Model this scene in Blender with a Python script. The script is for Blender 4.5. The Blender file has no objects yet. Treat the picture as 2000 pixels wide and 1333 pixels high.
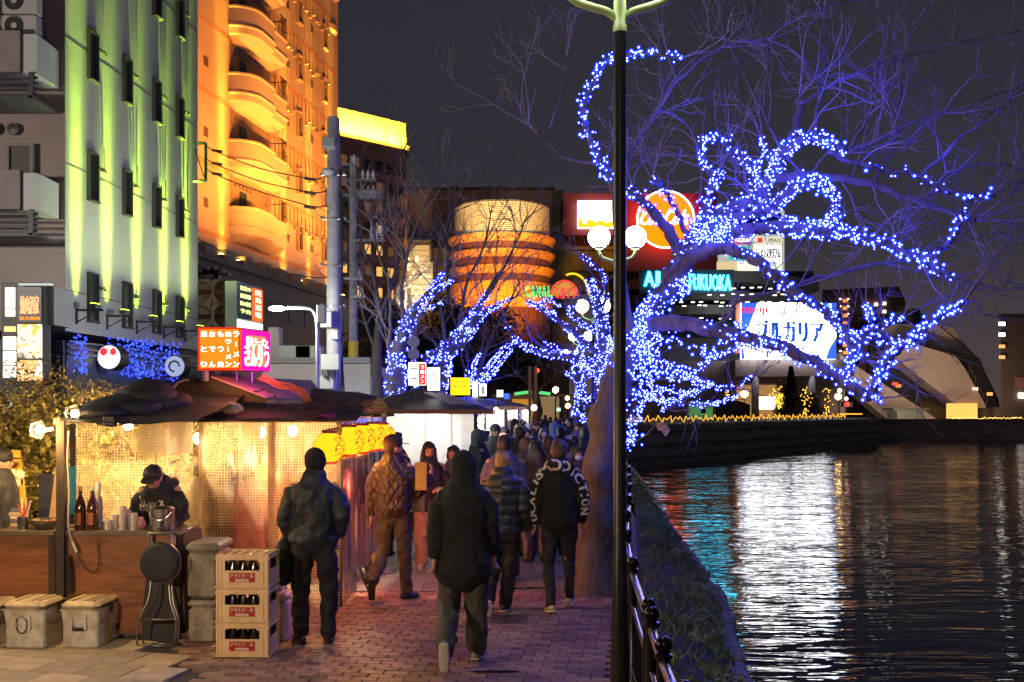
import bpy, math, random
import numpy as np
from mathutils import Vector, Matrix, noise
from mathutils.bvhtree import BVHTree
random.seed(7)
PI = math.pi
R = math.radians
sc = bpy.context.scene
COL = sc.collection

# ------------------------------------------------------------------ camera
CH, F, HY = 2.1, 2000.0, 800.0
cam_d = bpy.data.cameras.new('camera')
cam_d.lens = 36.0; cam_d.sensor_width = 36.0; cam_d.sensor_fit = 'HORIZONTAL'
cam_d.shift_y = (HY - 666.5) / 2000.0
cam_d.clip_start = 0.1; cam_d.clip_end = 3000
cam = bpy.data.objects.new('camera', cam_d)
cam.location = (0, 0, CH); cam.rotation_euler = (R(90), 0, 0)
COL.objects.link(cam); sc.camera = cam

# ------------------------------------------------------------------ night sky (weak nishita dusk + city glow)
w = bpy.data.worlds.new('World'); sc.world = w; w.use_nodes = True
nt = w.node_tree; nt.nodes.clear()
out = nt.nodes.new('ShaderNodeOutputWorld'); bg = nt.nodes.new('ShaderNodeBackground')
tc = nt.nodes.new('ShaderNodeTexCoord'); sep = nt.nodes.new('ShaderNodeSeparateXYZ')
ramp = nt.nodes.new('ShaderNodeValToRGB')
ramp.color_ramp.elements[0].position = 0.0; ramp.color_ramp.elements[0].color = (0.130, 0.096, 0.100, 1)
ramp.color_ramp.elements[1].position = 0.5; ramp.color_ramp.elements[1].color = (0.023, 0.027, 0.043, 1)
e = ramp.color_ramp.elements.new(0.16); e.color = (0.052, 0.047, 0.060, 1)
nz = nt.nodes.new('ShaderNodeTexNoise'); nz.inputs['Scale'].default_value = 1.6; nz.inputs['Detail'].default_value = 4
mx = nt.nodes.new('ShaderNodeMix'); mx.data_type = 'RGBA'; mx.blend_type = 'MULTIPLY'; mx.inputs[0].default_value = 0.7
nt.links.new(tc.outputs['Generated'], sep.inputs[0]); nt.links.new(sep.outputs['Z'], ramp.inputs[0])
nt.links.new(tc.outputs['Generated'], nz.inputs['Vector'])
nt.links.new(ramp.outputs[0], mx.inputs[6]); nt.links.new(nz.outputs[0], mx.inputs[7])
nt.links.new(mx.outputs[2], bg.inputs[0]); bg.inputs[1].default_value = 1.0
nt.links.new(bg.outputs[0], out.inputs[0])

sc.view_settings.view_transform = 'Standard'; sc.view_settings.look = 'None'
sc.view_settings.exposure = 0.0; sc.view_settings.gamma = 1.0; sc.view_settings.use_curve_mapping = False
sc.render.engine = 'CYCLES'
cy = sc.cycles
cy.use_denoising = True; cy.denoiser = 'OPENIMAGEDENOISE'
cy.use_light_tree = True; cy.max_bounces = 5; cy.diffuse_bounces = 2; cy.glossy_bounces = 3
cy.transmission_bounces = 4; cy.transparent_max_bounces = 12
cy.sample_clamp_indirect = 4.0; cy.sample_clamp_direct = 0.0; cy.caustics_reflective = False; cy.caustics_refractive = False

# ------------------------------------------------------------------ coordinate helpers
def P(px, py, d): return Vector(((px - 1000) / F * d, d, CH + (HY - py) / F * d))
def G(px, py, z=0.0):
    d = (CH - z) * F / (py - HY); return Vector(((px - 1000) / F * d, d, z))

# ------------------------------------------------------------------ materials
MATS = {}
def M(name, col=(.5, .5, .5), rough=.6, metal=0.0, emit=None, es=0.0, bump=0.0, bs=20.0, var=0.0, vs=4.0,
      island=0.0, objr=0.0, spec=.5, stretch=(1, 1, 1), col2=None, coat=0.0, trans=0.0, sss=0.0):
    if name in MATS: return MATS[name]
    m = bpy.data.materials.new(name); m.use_nodes = True; MATS[name] = m
    n = m.node_tree; b = n.nodes['Principled BSDF']; L = n.links
    b.inputs['Base Color'].default_value = (*col, 1)
    b.inputs['Roughness'].default_value = rough; b.inputs['Metallic'].default_value = metal
    b.inputs['Specular IOR Level'].default_value = spec
    b.inputs['Coat Weight'].default_value = coat
    if trans: b.inputs['Transmission Weight'].default_value = trans
    if emit is not None:
        b.inputs['Emission Color'].default_value = (*emit, 1); b.inputs['Emission Strength'].default_value = es
    m.diffuse_color = (*col, 1)
    t = n.nodes.new('ShaderNodeTexCoord'); mp = n.nodes.new('ShaderNodeMapping')
    mp.inputs['Scale'].default_value = stretch; L.new(t.outputs['Object'], mp.inputs[0])
    cur = None
    if var > 0 or col2 is not None:
        q = n.nodes.new('ShaderNodeTexNoise'); q.inputs['Scale'].default_value = vs; q.inputs['Detail'].default_value = 6
        q.inputs['Roughness'].default_value = .65
        L.new(mp.outputs[0], q.inputs['Vector'])
        r = n.nodes.new('ShaderNodeValToRGB')
        c2 = col2 if col2 is not None else tuple(c * (1 - var) for c in col)
        c1 = col if col2 is not None else tuple(min(1, c * (1 + var)) for c in col)
        r.color_ramp.elements[0].position = .35; r.color_ramp.elements[0].color = (*c2, 1)
        r.color_ramp.elements[1].position = .65; r.color_ramp.elements[1].color = (*c1, 1)
        L.new(q.outputs[0], r.inputs[0]); cur = r.outputs[0]
    if island > 0 or objr > 0:
        hs = n.nodes.new('ShaderNodeHueSaturation')
        if cur is not None: L.new(cur, hs.inputs['Color'])
        else: hs.inputs['Color'].default_value = (*col, 1)
        g = n.nodes.new('ShaderNodeNewGeometry'); oi = n.nodes.new('ShaderNodeObjectInfo')
        ad = n.nodes.new('ShaderNodeMath'); ad.operation = 'ADD'
        L.new(g.outputs['Random Per Island'], ad.inputs[0]); L.new(oi.outputs['Random'], ad.inputs[1])
        fr = n.nodes.new('ShaderNodeMath'); fr.operation = 'FRACT'; L.new(ad.outputs[0], fr.inputs[0])
        mr = n.nodes.new('ShaderNodeMapRange'); k = max(island, objr)
        mr.inputs[3].default_value = 1 - k; mr.inputs[4].default_value = 1 + k
        L.new(fr.outputs[0], mr.inputs[0]); L.new(mr.outputs[0], hs.inputs['Value'])
        ms = n.nodes.new('ShaderNodeMath'); ms.operation = 'MULTIPLY'; ms.inputs[1].default_value = 7.31
        f2 = n.nodes.new('ShaderNodeMath'); f2.operation = 'FRACT'; L.new(fr.outputs[0], ms.inputs[0]); L.new(ms.outputs[0], f2.inputs[0])
        m2 = n.nodes.new('ShaderNodeMapRange'); m2.inputs[3].default_value = .5 - .05 * k; m2.inputs[4].default_value = .5 + .05 * k
        L.new(f2.outputs[0], m2.inputs[0]); L.new(m2.outputs[0], hs.inputs['Hue'])
        cur = hs.outputs[0]
    if cur is not None: L.new(cur, b.inputs['Base Color'])
    if bump > 0:
        q2 = n.nodes.new('ShaderNodeTexNoise'); q2.inputs['Scale'].default_value = bs; q2.inputs['Detail'].default_value = 5
        L.new(mp.outputs[0], q2.inputs['Vector'])
        bp = n.nodes.new('ShaderNodeBump'); bp.inputs['Strength'].default_value = bump; bp.inputs['Distance'].default_value = .02
        L.new(q2.outputs[0], bp.inputs['Height']); L.new(bp.outputs[0], b.inputs['Normal'])
        mr2 = n.nodes.new('ShaderNodeMapRange'); mr2.inputs[3].default_value = max(0, rough - .12); mr2.inputs[4].default_value = min(1, rough + .12)
        L.new(q2.outputs[0], mr2.inputs[0]); L.new(mr2.outputs[0], b.inputs['Roughness'])
    return m

def EM(name, col, s):
    if name in MATS: return MATS[name]
    m = bpy.data.materials.new(name); m.use_nodes = True; MATS[name] = m
    n = m.node_tree; n.nodes.clear()
    o = n.nodes.new('ShaderNodeOutputMaterial'); em = n.nodes.new('ShaderNodeEmission')
    em.inputs[0].default_value = (*col, 1); em.inputs[1].default_value = s
    n.links.new(em.outputs[0], o.inputs[0]); m.diffuse_color = (*col, 1)
    return m

# ------------------------------------------------------------------ object helpers
def tag(o, label=None, cat=None, group=None, kind=None):
    if label: o['label'] = label
    if cat: o['category'] = cat
    if group: o['group'] = group
    if kind: o['kind'] = kind
    return o

WLOC = {}
def thing(name, label, cat, loc=(0, 0, 0), rotz=0.0, group=None):
    o = bpy.data.objects.new(name, None); COL.objects.link(o)
    o.location = loc; o.rotation_euler = (0, 0, rotz); o.empty_display_size = .2
    WLOC[o.name] = (Vector(loc), rotz)
    return tag(o, label, cat, group)

def origin_of(parent):
    if parent is None: return Vector((0, 0, 0))
    return WLOC.get(parent.name, (Vector((0, 0, 0)), 0))[0]

def link(name, me, parent=None, loc=None):
    o = bpy.data.objects.new(name, me); COL.objects.link(o)
    if parent is not None:
        o.parent = parent; WLOC[o.name] = WLOC.get(parent.name, (Vector((0, 0, 0)), 0))
    if loc is not None: o.location = loc
    return o

class MB:
    def __init__(s): s.v = []; s.f = []; s.uv = None; s.mi = []
    def add(s, vs, fs):
        k = len(s.v); s.v.extend([tuple(v) for v in vs]); s.f.extend([tuple(i + k for i in f) for f in fs]); return s
    def box(s, c, size, rz=0.0, mat=None):
        hx, hy, hz = size[0] / 2, size[1] / 2, size[2] / 2
        vs = [Vector((x, y, z)) for x in (-hx, hx) for y in (-hy, hy) for z in (-hz, hz)]
        m = mat if mat is not None else Matrix.Rotation(rz, 3, 'Z')
        c = Vector(c); vs = [m @ v + c for v in vs]
        return s.add(vs, [(0, 1, 3, 2), (4, 6, 7, 5), (0, 4, 5, 1), (2, 3, 7, 6), (0, 2, 6, 4), (1, 5, 7, 3)])
    def bbox(s, a, b):
        a = Vector(a); b = Vector(b); return s.box((a + b) / 2, (abs(b.x - a.x), abs(b.y - a.y), abs(b.z - a.z)))
    def rbox(s, c, size, r=.02, rz=0.0):   # bevelled box: chamfer on every edge
        hx, hy, hz = [q / 2 for q in size]; r = min(r, hx * .9, hy * .9, hz * .9)
        rings = []
        for (z, o) in ((-hz, r), (-hz + r, 0), (hz - r, 0), (hz, r)):
            x, y = hx - o, hy - o
            rings.append([(-x + r, -y, z), (x - r, -y, z), (x, -y + r, z), (x, y - r, z), (x - r, y, z), (-x + r, y, z), (-x, y - r, z), (-x, -y + r, z)])
        m = Matrix.Rotation(rz, 3, 'Z'); c = Vector(c)
        vs = [m @ Vector(p) + c for rg in rings for p in rg]; fs = []
        for k in range(3):
            for i in range(8): j = (i + 1) % 8; fs.append((k * 8 + i, k * 8 + j, k * 8 + 8 + j, k * 8 + 8 + i))
        fs.append(tuple(range(7, -1, -1))); fs.append(tuple(range(24, 32)))
        return s.add(vs, fs)
    def tube(s, pts, rad, n=8, cap=True):
        pts = [Vector(p) for p in pts]; N = len(pts)
        if not hasattr(rad, '__len__'): rad = [rad] * N
        vs = []; pn = None
        for i, p in enumerate(pts):
            t = (pts[min(i + 1, N - 1)] - pts[max(i - 1, 0)])
            if t.length < 1e-9: t = Vector((0, 0, 1))
            t.normalize()
            if pn is None:
                a = Vector((0, 0, 1)) if abs(t.z) < .9 else Vector((1, 0, 0)); nn = t.cross(a).normalized()
            else:
                nn = pn - t * pn.dot(t)
                if nn.length < 1e-6: nn = t.orthogonal()
                nn.normalize()
            pn = nn; bb = t.cross(nn)
            for k in range(n):
                a = 2 * PI * k / n; vs.append(p + (nn * math.cos(a) + bb * math.sin(a)) * rad[i])
        fs = [(i * n + k, i * n + (k + 1) % n, (i + 1) * n + (k + 1) % n, (i + 1) * n + k) for i in range(N - 1) for k in range(n)]
        if cap: fs.append(tuple(range(n - 1, -1, -1))); fs.append(tuple((N - 1) * n + k for k in range(n)))
        return s.add(vs, fs)
    def cyl(s, a, b, r0, r1=None, n=16): return s.tube([a, b], [r0, r1 if r1 is not None else r0], n)
    def lathe(s, prof, c=(0, 0, 0), n=20, a0=0.0, a1=2 * PI):
        c = Vector(c); full = abs(a1 - a0 - 2 * PI) < 1e-6; m = n if full else n + 1; vs = []
        for (r, z) in prof:
            for k in range(m):
                a = a0 + (a1 - a0) * k / n; vs.append(c + Vector((r * math.cos(a), r * math.sin(a), z)))
        fs = []
        for i in range(len(prof) - 1):
            for k in range(n):
                j = (k + 1) % m if full else k + 1
                fs.append((i * m + k, i * m + j, (i + 1) * m + j, (i + 1) * m + k))
        return s.add(vs, fs)
    def prism(s, poly, vec):    # poly: 3D points, extruded along vec
        poly = [Vector(p) for p in poly]; vec = Vector(vec); n = len(poly)
        vs = poly + [p + vec for p in poly]
        fs = [tuple(range(n - 1, -1, -1)), tuple(range(n, 2 * n))] + [(i, (i + 1) % n, n + (i + 1) % n, n + i) for i in range(n)]
        return s.add(vs, fs)
    def quad(s, a, b, c, d): return s.add([a, b, c, d], [(0, 1, 2, 3)])
    def ico(s, c, r, sub=1, sq=(1, 1, 1)):
        vs, fs = ICO[sub]; c = Vector(c)
        return s.add([(c.x + v[0] * r * sq[0], c.y + v[1] * r * sq[1], c.z + v[2] * r * sq[2]) for v in vs], fs)
    def sphere(s, c, r, n=16, sq=1.0):
        prof = [(max(1e-4, r * math.sin(PI * k / (n // 2))), -r * sq * math.cos(PI * k / (n // 2))) for k in range(n // 2 + 1)]
        return s.lathe(prof, c, n)
    def build(s, name, mat, parent=None, smooth=False, local=False, angle=None):
        me = bpy.data.meshes.new(name)
        off = Vector((0, 0, 0)) if (local or parent is None) else origin_of(parent)
        me.from_pydata([(v[0] - off.x, v[1] - off.y, v[2] - off.z) for v in s.v], [], s.f)
        if isinstance(mat, (list, tuple)):
            for q in mat: me.materials.append(q)
            if s.mi: me.polygons.foreach_set('material_index', s.mi[:len(me.polygons)])
        else: me.materials.append(mat)
        if smooth:
            me.polygons.foreach_set('use_smooth', [True] * len(me.polygons))
            if angle: me.set_sharp_from_angle(angle=angle)
        me.update()
        return link(name, me, parent)

def _ico():
    import bmesh
    res = {}
    for sub in (0, 1, 2):
        bm = bmesh.new(); bmesh.ops.create_icosphere(bm, subdivisions=max(1, sub), radius=1.0)
        res[sub] = ([tuple(v.co) for v in bm.verts], [tuple(v.index for v in f.verts) for f in bm.faces]); bm.free()
    res[0] = ([(1, 0, 0), (-1, 0, 0), (0, 1, 0), (0, -1, 0), (0, 0, 1), (0, 0, -1)],
              [(0, 2, 4), (2, 1, 4), (1, 3, 4), (3, 0, 4), (2, 0, 5), (1, 2, 5), (3, 1, 5), (0, 3, 5)])
    return res
ICO = _ico()

def copy_tree(o, parent=None):
    c = o.copy(); COL.objects.link(c)
    if parent is not None: c.parent = parent
    WLOC[c.name] = WLOC.get(o.name, (Vector((0, 0, 0)), 0))
    for ch in list(o.children): copy_tree(ch, c)
    return c

# text as real letter geometry, fitted to a w x h field centred on c, in the plane (right, up)
TXT = {}
def text_verts(body, extrude=.05):
    if body in TXT: return TXT[body]
    cu = bpy.data.curves.new('letters', 'FONT'); cu.body = body; cu.extrude = extrude; cu.resolution_u = 2
    o = bpy.data.objects.new('letters', cu); me = bpy.data.meshes.new_from_object(o)
    v = np.empty(len(me.vertices) * 3); me.vertices.foreach_get('co', v); v = v.reshape(-1, 3)
    f = [tuple(p.vertices) for p in me.polygons]
    bpy.data.objects.remove(o); bpy.data.curves.remove(cu); bpy.data.meshes.remove(me)
    TXT[body] = (v, f); return TXT[body]
def text_mb(mb, body, c, right, up, w, h, depth=.01, slant=0.0, bold=0.0):
    v, f = text_verts(body)
    mn, mxx = v.min(0), v.max(0); sz = mxx - mn
    right = Vector(right).normalized(); up = Vector(up).normalized(); nrm = right.cross(up).normalized(); c = Vector(c)
    sx = w / max(sz[0], 1e-6); sy = h / max(sz[1], 1e-6)
    off = [(0, 0)] if not bold else [(0, 0), (bold, 0), (-bold, 0)]
    for (ox, oy) in off:
        vs = []
        for p in v:
            x = (p[0] - mn[0]) * sx - w / 2 + ox; y = (p[1] - mn[1]) * sy - h / 2 + oy
            vs.append(c + right * (x + slant * y) + up * y + nrm * ((p[2] / .1 + .5) * depth))
        mb.add(vs, f)
    return mb

def add_light(kind, loc, energy, color, size=.1, name='lamp_light', **k):
    d = bpy.data.lights.new(name, kind); d.energy = energy; d.color = color
    if kind in ('POINT', 'SPOT'): d.shadow_soft_size = size
    if kind == 'AREA': d.size = size
    for a, b in k.items():
        if a not in ('rot', 'aim'): setattr(d, a, b)
    o = bpy.data.objects.new(name, d); COL.objects.link(o); o.location = loc
    if 'aim' in k:
        dv = (Vector(k['aim']) - Vector(loc)).normalized(); o.rotation_euler = dv.to_track_quat('-Z', 'Y').to_euler()
    return o
# ================================================================== SETTING: ground, river, quays
GM = M('paving concrete', (.16, .15, .15), .65, var=.25, vs=1.3, bump=.25, bs=60)
WZ = -1.0
# river side edge of the promenade (fence line) and outer coping line of the bank
FENCE = [(.62, 1.5), (.70, 4.0), (.75, 5.07), (.80, 5.9), (.92, 7.8), (1.08, 9.6), (1.30, 11.6), (1.53, 13.4), (1.95, 17), (2.62, 23), (3.40, 38), (4.0, 53), (4.6, 75), (5.2, 100)]
COPE = [(1.45, 1.5), (1.62, 4.0), (1.72, 6.0), (1.98, 9.0), (2.22, 11.0), (2.62, 13.0), (2.92, 17.1), (3.27, 21.8), (3.75, 28), (4.2, 33), (4.9, 42), (5.7, 53), (6.6, 75), (7.5, 100)]
def lerp_line(L, y):
    for (a, b) in zip(L, L[1:]):
        if a[1] <= y <= b[1]:
            t = (y - a[1]) / (b[1] - a[1]); return a[0] + (b[0] - a[0]) * t
    return L[-1][0] if y > L[-1][1] else L[0][0]

mb = MB()
ys = [-12, 0, 1.5, 4, 6, 8, 10, 12, 15, 20, 30, 40, 55, 75, 100]
for a, b in zip(ys, ys[1:]):
    mb.quad((-120, a, -.03), (lerp_line(FENCE, max(a, 1.5)) + .12, a, -.03), (lerp_line(FENCE, max(b, 1.5)) + .12, b, -.03), (-120, b, -.03))
mb.quad((-400, 100, -.03), (8, 100, -.03), (8, 420, -.03), (-400, 420, -.03))
ground = mb.build('ground', M('asphalt ground', (.06, .06, .06), .7, var=.3, vs=.8, bump=.2, bs=40)); tag(ground, kind='structure')

# bricks ---------------------------------------------------------
pave = thing('promenade_pavement', None, None); pave['kind'] = 'structure'
del WLOC[pave.name]; WLOC[pave.name] = (Vector((0, 0, 0)), 0)
MBR = M('paving brick', (.23, .135, .105), .5, island=.42, objr=.42, bump=.35, bs=90, var=.18, vs=11)
MSL = M('stone slab', (.36, .30, .23), .6, island=.22, objr=.22, bump=.3, bs=50, var=.2, vs=6)
JB = M('mortar bed', (.035, .03, .03), .9)
mb = MB(); mb.bbox((-7, 4, -.028), (.72, 11.9, -.012)); 
mb.v = []; mb.f = []
yy = [4, 5, 6, 7, 8, 9, 10, 11, 11.95]
for a, b in zip(yy, yy[1:]):
    mb.quad((-9, a, -.012), (lerp_line(FENCE, a) - .02, a, -.012), (lerp_line(FENCE, b) - .02, b, -.012), (-9, b, -.012))
mb.build('mortar_bed', JB, pave)

def brick_mb(lx, ly, h=.012, bev=.004):
    m = MB(); x, y = lx / 2, ly / 2
    vs = [(-x, -y, -.012), (x, -y, -.012), (x, y, -.012), (-x, y, -.012), (-x, -y, h - bev), (x, -y, h - bev), (x, y, h - bev), (-x, y, h - bev),
          (-x + bev, -y + bev, h), (x - bev, -y + bev, h), (x - bev, y - bev, h), (-x + bev, y - bev, h)]
    fs = [(0, 1, 5, 4), (1, 2, 6, 5), (2, 3, 7, 6), (3, 0, 4, 7), (4, 5, 9, 8), (5, 6, 10, 9), (6, 7, 11, 10), (7, 4, 8, 11), (8, 9, 10, 11)]
    return m.add(vs, fs)
BW, BH = .205, .103
ang = R(7.0); ca, sa = math.cos(ang), math.sin(ang)
proto = brick_mb(BW - .008, BH - .008)
bricks = []
for j in range(-30, 95):
    for i in range(-60, 30):
        u = (i + (.5 if j % 2 else 0)) * BW; v = 4.0 + j * BH
        x = u * ca + (v - 8) * sa; y = 8 - u * sa + (v - 8) * ca
        if y < 6.9 or y > 11.75: continue
        if x > lerp_line(FENCE, y) - .12: continue
        # stone slabs replace brick on the left, near the counters
        if x < -2.55 - (y - 8.2) * .45 and y < 10.5: continue
        if x < -4.2: continue
        s = F / y; px = 1000 + x * s; py = HY + CH * s
        vis = py < 1345 and -10 < px < 1225
        bricks.append((y if vis else 99 + y, x, y))
bricks.sort()
bm_mesh = None; rest = MB()
for k, (key, x, y) in enumerate(bricks):
    dz = random.uniform(-.0025, .0025)
    if k < 290:
        if bm_mesh is None:
            bm_mesh = bpy.data.meshes.new('brick'); bm_mesh.from_pydata(proto.v, [], proto.f); bm_mesh.materials.append(MBR)
        o = link('brick', bm_mesh, pave, (x, y, dz)); o.rotation_euler = (random.uniform(-.006, .006), random.uniform(-.006, .006), -ang)
    else:
        m3 = Matrix.Rotation(-ang, 3, 'Z')
        rest.add([m3 @ Vector(q) + Vector((x, y, dz)) for q in proto.v], proto.f)
tag(rest.build('bricks', MBR, pave), kind='stuff')
# stone slabs on the left foreground
SW = .40
sp = brick_mb(SW - .01, SW - .01, h=.013)
sme = bpy.data.meshes.new('stone_slab'); sme.from_pydata(sp.v, [], sp.f); sme.materials.append(MSL)
ang2 = R(14)
for j in range(-12, 14):
    for i in range(-16, 6):
        u = i * SW + (.2 if j % 2 else 0); v = j * SW
        x = -4 + u * math.cos(ang2) + v * math.sin(ang2); y = 8.4 - u * math.sin(ang2) + v * math.cos(ang2)
        if not (6.9 < y < 9.5): continue
        if x < -2.55 - (y - 8.2) * .45 - .13 and x > -6.2:
            o = link('stone_slab', sme, pave, (x, y, random.uniform(-.002, .003))); o.rotation_euler = (0, 0, -ang2)
# drain channel with steel cover plates across the path, then grey slabs beyond
DR = M('wet steel plate', (.12, .09, .10), .35, metal=.6, bump=.2, bs=30)
mb = MB()
for k in range(5): mb.rbox((-.42 + k * .36, 10.72 - .0 * k, .013), (.352, .07, .014), .003)
mb.build('drain_cover', DR, pave)
mb = MB(); mb.box((-.1, 10.2 + .0, .0135), (.5, .42, .0105), rz=-.1); mb.build('access_plate', M('damp plate', (.10, .075, .08), .3, metal=.3, bump=.3, bs=12), pave)
GS = M('grey paving slab', (.17, .155, .17), .5, island=.2, objr=.2, bump=.3, bs=40, var=.25, vs=3)
sl = brick_mb(.59, .59, h=.010)
slm = bpy.data.meshes.new('paving_slab'); slm.from_pydata(sl.v, [], sl.f); slm.materials.append(GS)
far = MB(); cnt = 0
for j in range(0, 46):
    for i in range(-9, 9):
        v = 12.1 + j * .6; x = i * .6 + (v - 8) * .11 + (.3 if j % 2 else 0); y = v
        if x > lerp_line(FENCE, y) - .35 or x < -1.8 + (y - 12) * .09 - 1.4: continue
        px = 1000 + x * F / y
        if y < 18 and px > 640:
            link('paving_slab', slm, pave, (x, y, random.uniform(-.002, .002)))
        else: far.add([Vector(q) + Vector((x, y, 0)) for q in sl.v], sl.f)
tag(far.build('paving_slabs', GS, pave), kind='stuff')
# puddles / wet patch
PU = M('thin puddle water', (.02, .02, .025), .03, spec=.8)
def blob(cx, cy, rx, ry, z, n=18, seed=1):
    rnd = random.Random(seed); m = MB()
    ring = [(cx + rx * math.cos(2 * PI * k / n) * (1 + rnd.uniform(-.25, .25)), cy + ry * math.sin(2 * PI * k / n) * (1 + rnd.uniform(-.25, .25)), z) for k in range(n)]
    m.add([(cx, cy, z)] + ring, [(0, k + 1, (k + 1) % n + 1) for k in range(n)]); return m
tag(blob(-.13, 8.13, .20, .05, .018).build('puddle', PU), kind='structure')
tag(blob(.22, 11.95, .35, .06, .014, seed=4).build('puddle', PU), kind='structure')

# river bank: grass strip between fence and water, stone coping and wall
N = 120; m = MB(); rows = []
ysb = [1.5 + (100 - 1.5) * (k / N) ** 2 for k in range(N + 1)]
for y in ysb:
    xa, xb = lerp_line(FENCE, y) + .12, lerp_line(COPE, y)
    row = []
    for q in range(9):
        t = q / 8; x = xa + (xb - xa) * t + (.04 * noise.noise(Vector((y * 1.3, q, 2))) if q > 6 else 0)
        z = -.03 - .22 * t * t - .08 * t + .05 * noise.noise(Vector((x * 2, y * 2, 0))) * (t > 0) + .03 * noise.noise(Vector((x * 7, y * 7, 0))) * (t > 0)
        row.append((x, y, z))
    rows.append(row)
vs = [p for r in rows for p in r]
fs = [(i * 9 + q, i * 9 + q + 1, (i + 1) * 9 + q + 1, (i + 1) * 9 + q) for i in range(N) for q in range(8)]
m.add(vs, fs)
bank = m.build('river_bank', M('bank soil', (.045, .05, .03), .9, col2=(.03, .024, .02), vs=5, bump=.6, bs=25), smooth=True); tag(bank, kind='structure')
# stone blocks of the coping along the river (parts of the embankment wall)
emb = thing('embankment_wall', None, None); emb['kind'] = 'structure'
ST = M('mossy embankment stone', (.24, .21, .19), .8, col2=(.10, .11, .07), vs=4, bump=.7, bs=14, objr=.25)
y = 4.0; rnd = random.Random(3)
while y < 60:
    L = rnd.uniform(.45, .75) * (1 if y < 25 else 2.4)
    xa, xb = lerp_line(COPE, y), lerp_line(COPE, y + L)
    a = math.atan2(xb - xa, L); dz = rnd.uniform(-.05, .02)
    MB().rbox((0, 0, 0), (.30, math.hypot(L, xb - xa) - .02, .22), .035).build('stone', ST, emb, local=True).location = ((xa + xb) / 2 + .02 + rnd.uniform(-.03, .03), y + L / 2, -.44 + dz)
    emb.children[-1].rotation_euler = (rnd.uniform(-.03, .03), rnd.uniform(-.06, .06), -a)
    y += L
mw = MB()
for a, b in zip(COPE, COPE[1:]):
    mw.quad((a[0] + .04, a[1], -.5), (b[0] + .04, b[1], -.5), (b[0] + .22, b[1], -2.2), (a[0] + .22, a[1], -2.2))
mw.build('wall_face', ST, emb)

# grass on the bank: stuff
gr = MB(); rnd = random.Random(11)
GRN = M('bank grass', (.15, .20, .06), .7, island=.6, objr=.0)
for k in range(21000):
    y = 2.4 + 34 * rnd.random() ** 1.9
    t = rnd.random() ** .8
    xa, xb = lerp_line(FENCE, y) + .16, lerp_line(COPE, y) + .05
    x = xa + (xb - xa) * t
    dens = noise.noise(Vector((x * 2.1, y * 1.1, 5)))
    if dens < -.12 and rnd.random() < .8: continue
    z = -.05 - .22 * t * t - .08 * t
    hgt = rnd.uniform(.03, .10) * (1 + .7 * max(0, dens)); wd = rnd.uniform(.006, .013); a = rnd.uniform(0, PI)
    dx, dy = math.cos(a) * wd, math.sin(a) * wd; lx, ly = rnd.gauss(0, .04), rnd.gauss(0, .04)
    gr.add([(x - dx, y - dy, z), (x + dx, y + dy, z), (x + dx * .6 + lx * .5, y + dy * .6 + ly * .5, z + hgt * .6), (x + lx, y + ly, z + hgt)], [(0, 1, 2), (0, 2, 3)])
g = gr.build('grass', GRN); tag(g, 'low grass and weeds growing on the narrow bank behind the railing', 'grass', kind='stuff')
# broad weeds
wd = MB()
for k in range(900):
    y = 2.6 + 14 * rnd.random() ** 1.5; t = .45 + .55 * rnd.random()
    x = lerp_line(FENCE, y) + .16 + (lerp_line(COPE, y) - lerp_line(FENCE, y)) * t
    if noise.noise(Vector((x * 1.5, y * .9, 9))) < .05: continue
    z = -.02 - .3 * t * t; 
    for q in range(4):
        a = rnd.uniform(0, 2 * PI); l = rnd.uniform(.03, .07); w2 = l * .45; dz = rnd.uniform(.01, .05)
        d = Vector((math.cos(a), math.sin(a), rnd.uniform(0, .6))).normalized(); s2 = Vector((-math.sin(a), math.cos(a), 0)) * w2 * .5; c = Vector((x, y, z + dz))
        wd.add([c, c + d * l * .5 + s2, c + d * l, c + d * l * .5 - s2], [(0, 1, 2, 3)])
tag(wd.build('weeds', GRN), 'broad leaved weeds tumbling over the stone edge of the bank', 'weeds', kind='stuff')

# water ----------------------------------------------------------
wm = bpy.data.materials.new('river water'); wm.use_nodes = True; n = wm.node_tree; b = n.nodes['Principled BSDF']; L = n.links
b.inputs['Base Color'].default_value = (.006, .009, .014, 1); b.inputs['Roughness'].default_value = .03; b.inputs['IOR'].default_value = 1.33
b.inputs['Specular IOR Level'].default_value = .5
t = n.nodes.new('ShaderNodeTexCoord')
def wave(scale, str_x, str_y, det):
    mp = n.nodes.new('ShaderNodeMapping'); mp.inputs['Scale'].default_value = (str_x, str_y, 1); L.new(t.outputs['Object'], mp.inputs[0])
    q = n.nodes.new('ShaderNodeTexNoise'); q.inputs['Scale'].default_value = scale; q.inputs['Detail'].default_value = det; q.inputs['Roughness'].default_value = .55
    q.inputs['Distortion'].default_value = .4
    L.new(mp.outputs[0], q.inputs['Vector']); return q.outputs[0]
w1, w2, w3 = wave(.62, .75, 2.3, 2), wave(2.6, .5, 2.0, 2), wave(.22, 1, 2.0, 1)
a1 = n.nodes.new('ShaderNodeMath'); a1.operation = 'MULTIPLY_ADD'; a1.inputs[1].default_value = .30; L.new(w2, a1.inputs[0]); L.new(w1, a1.inputs[2])
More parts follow.
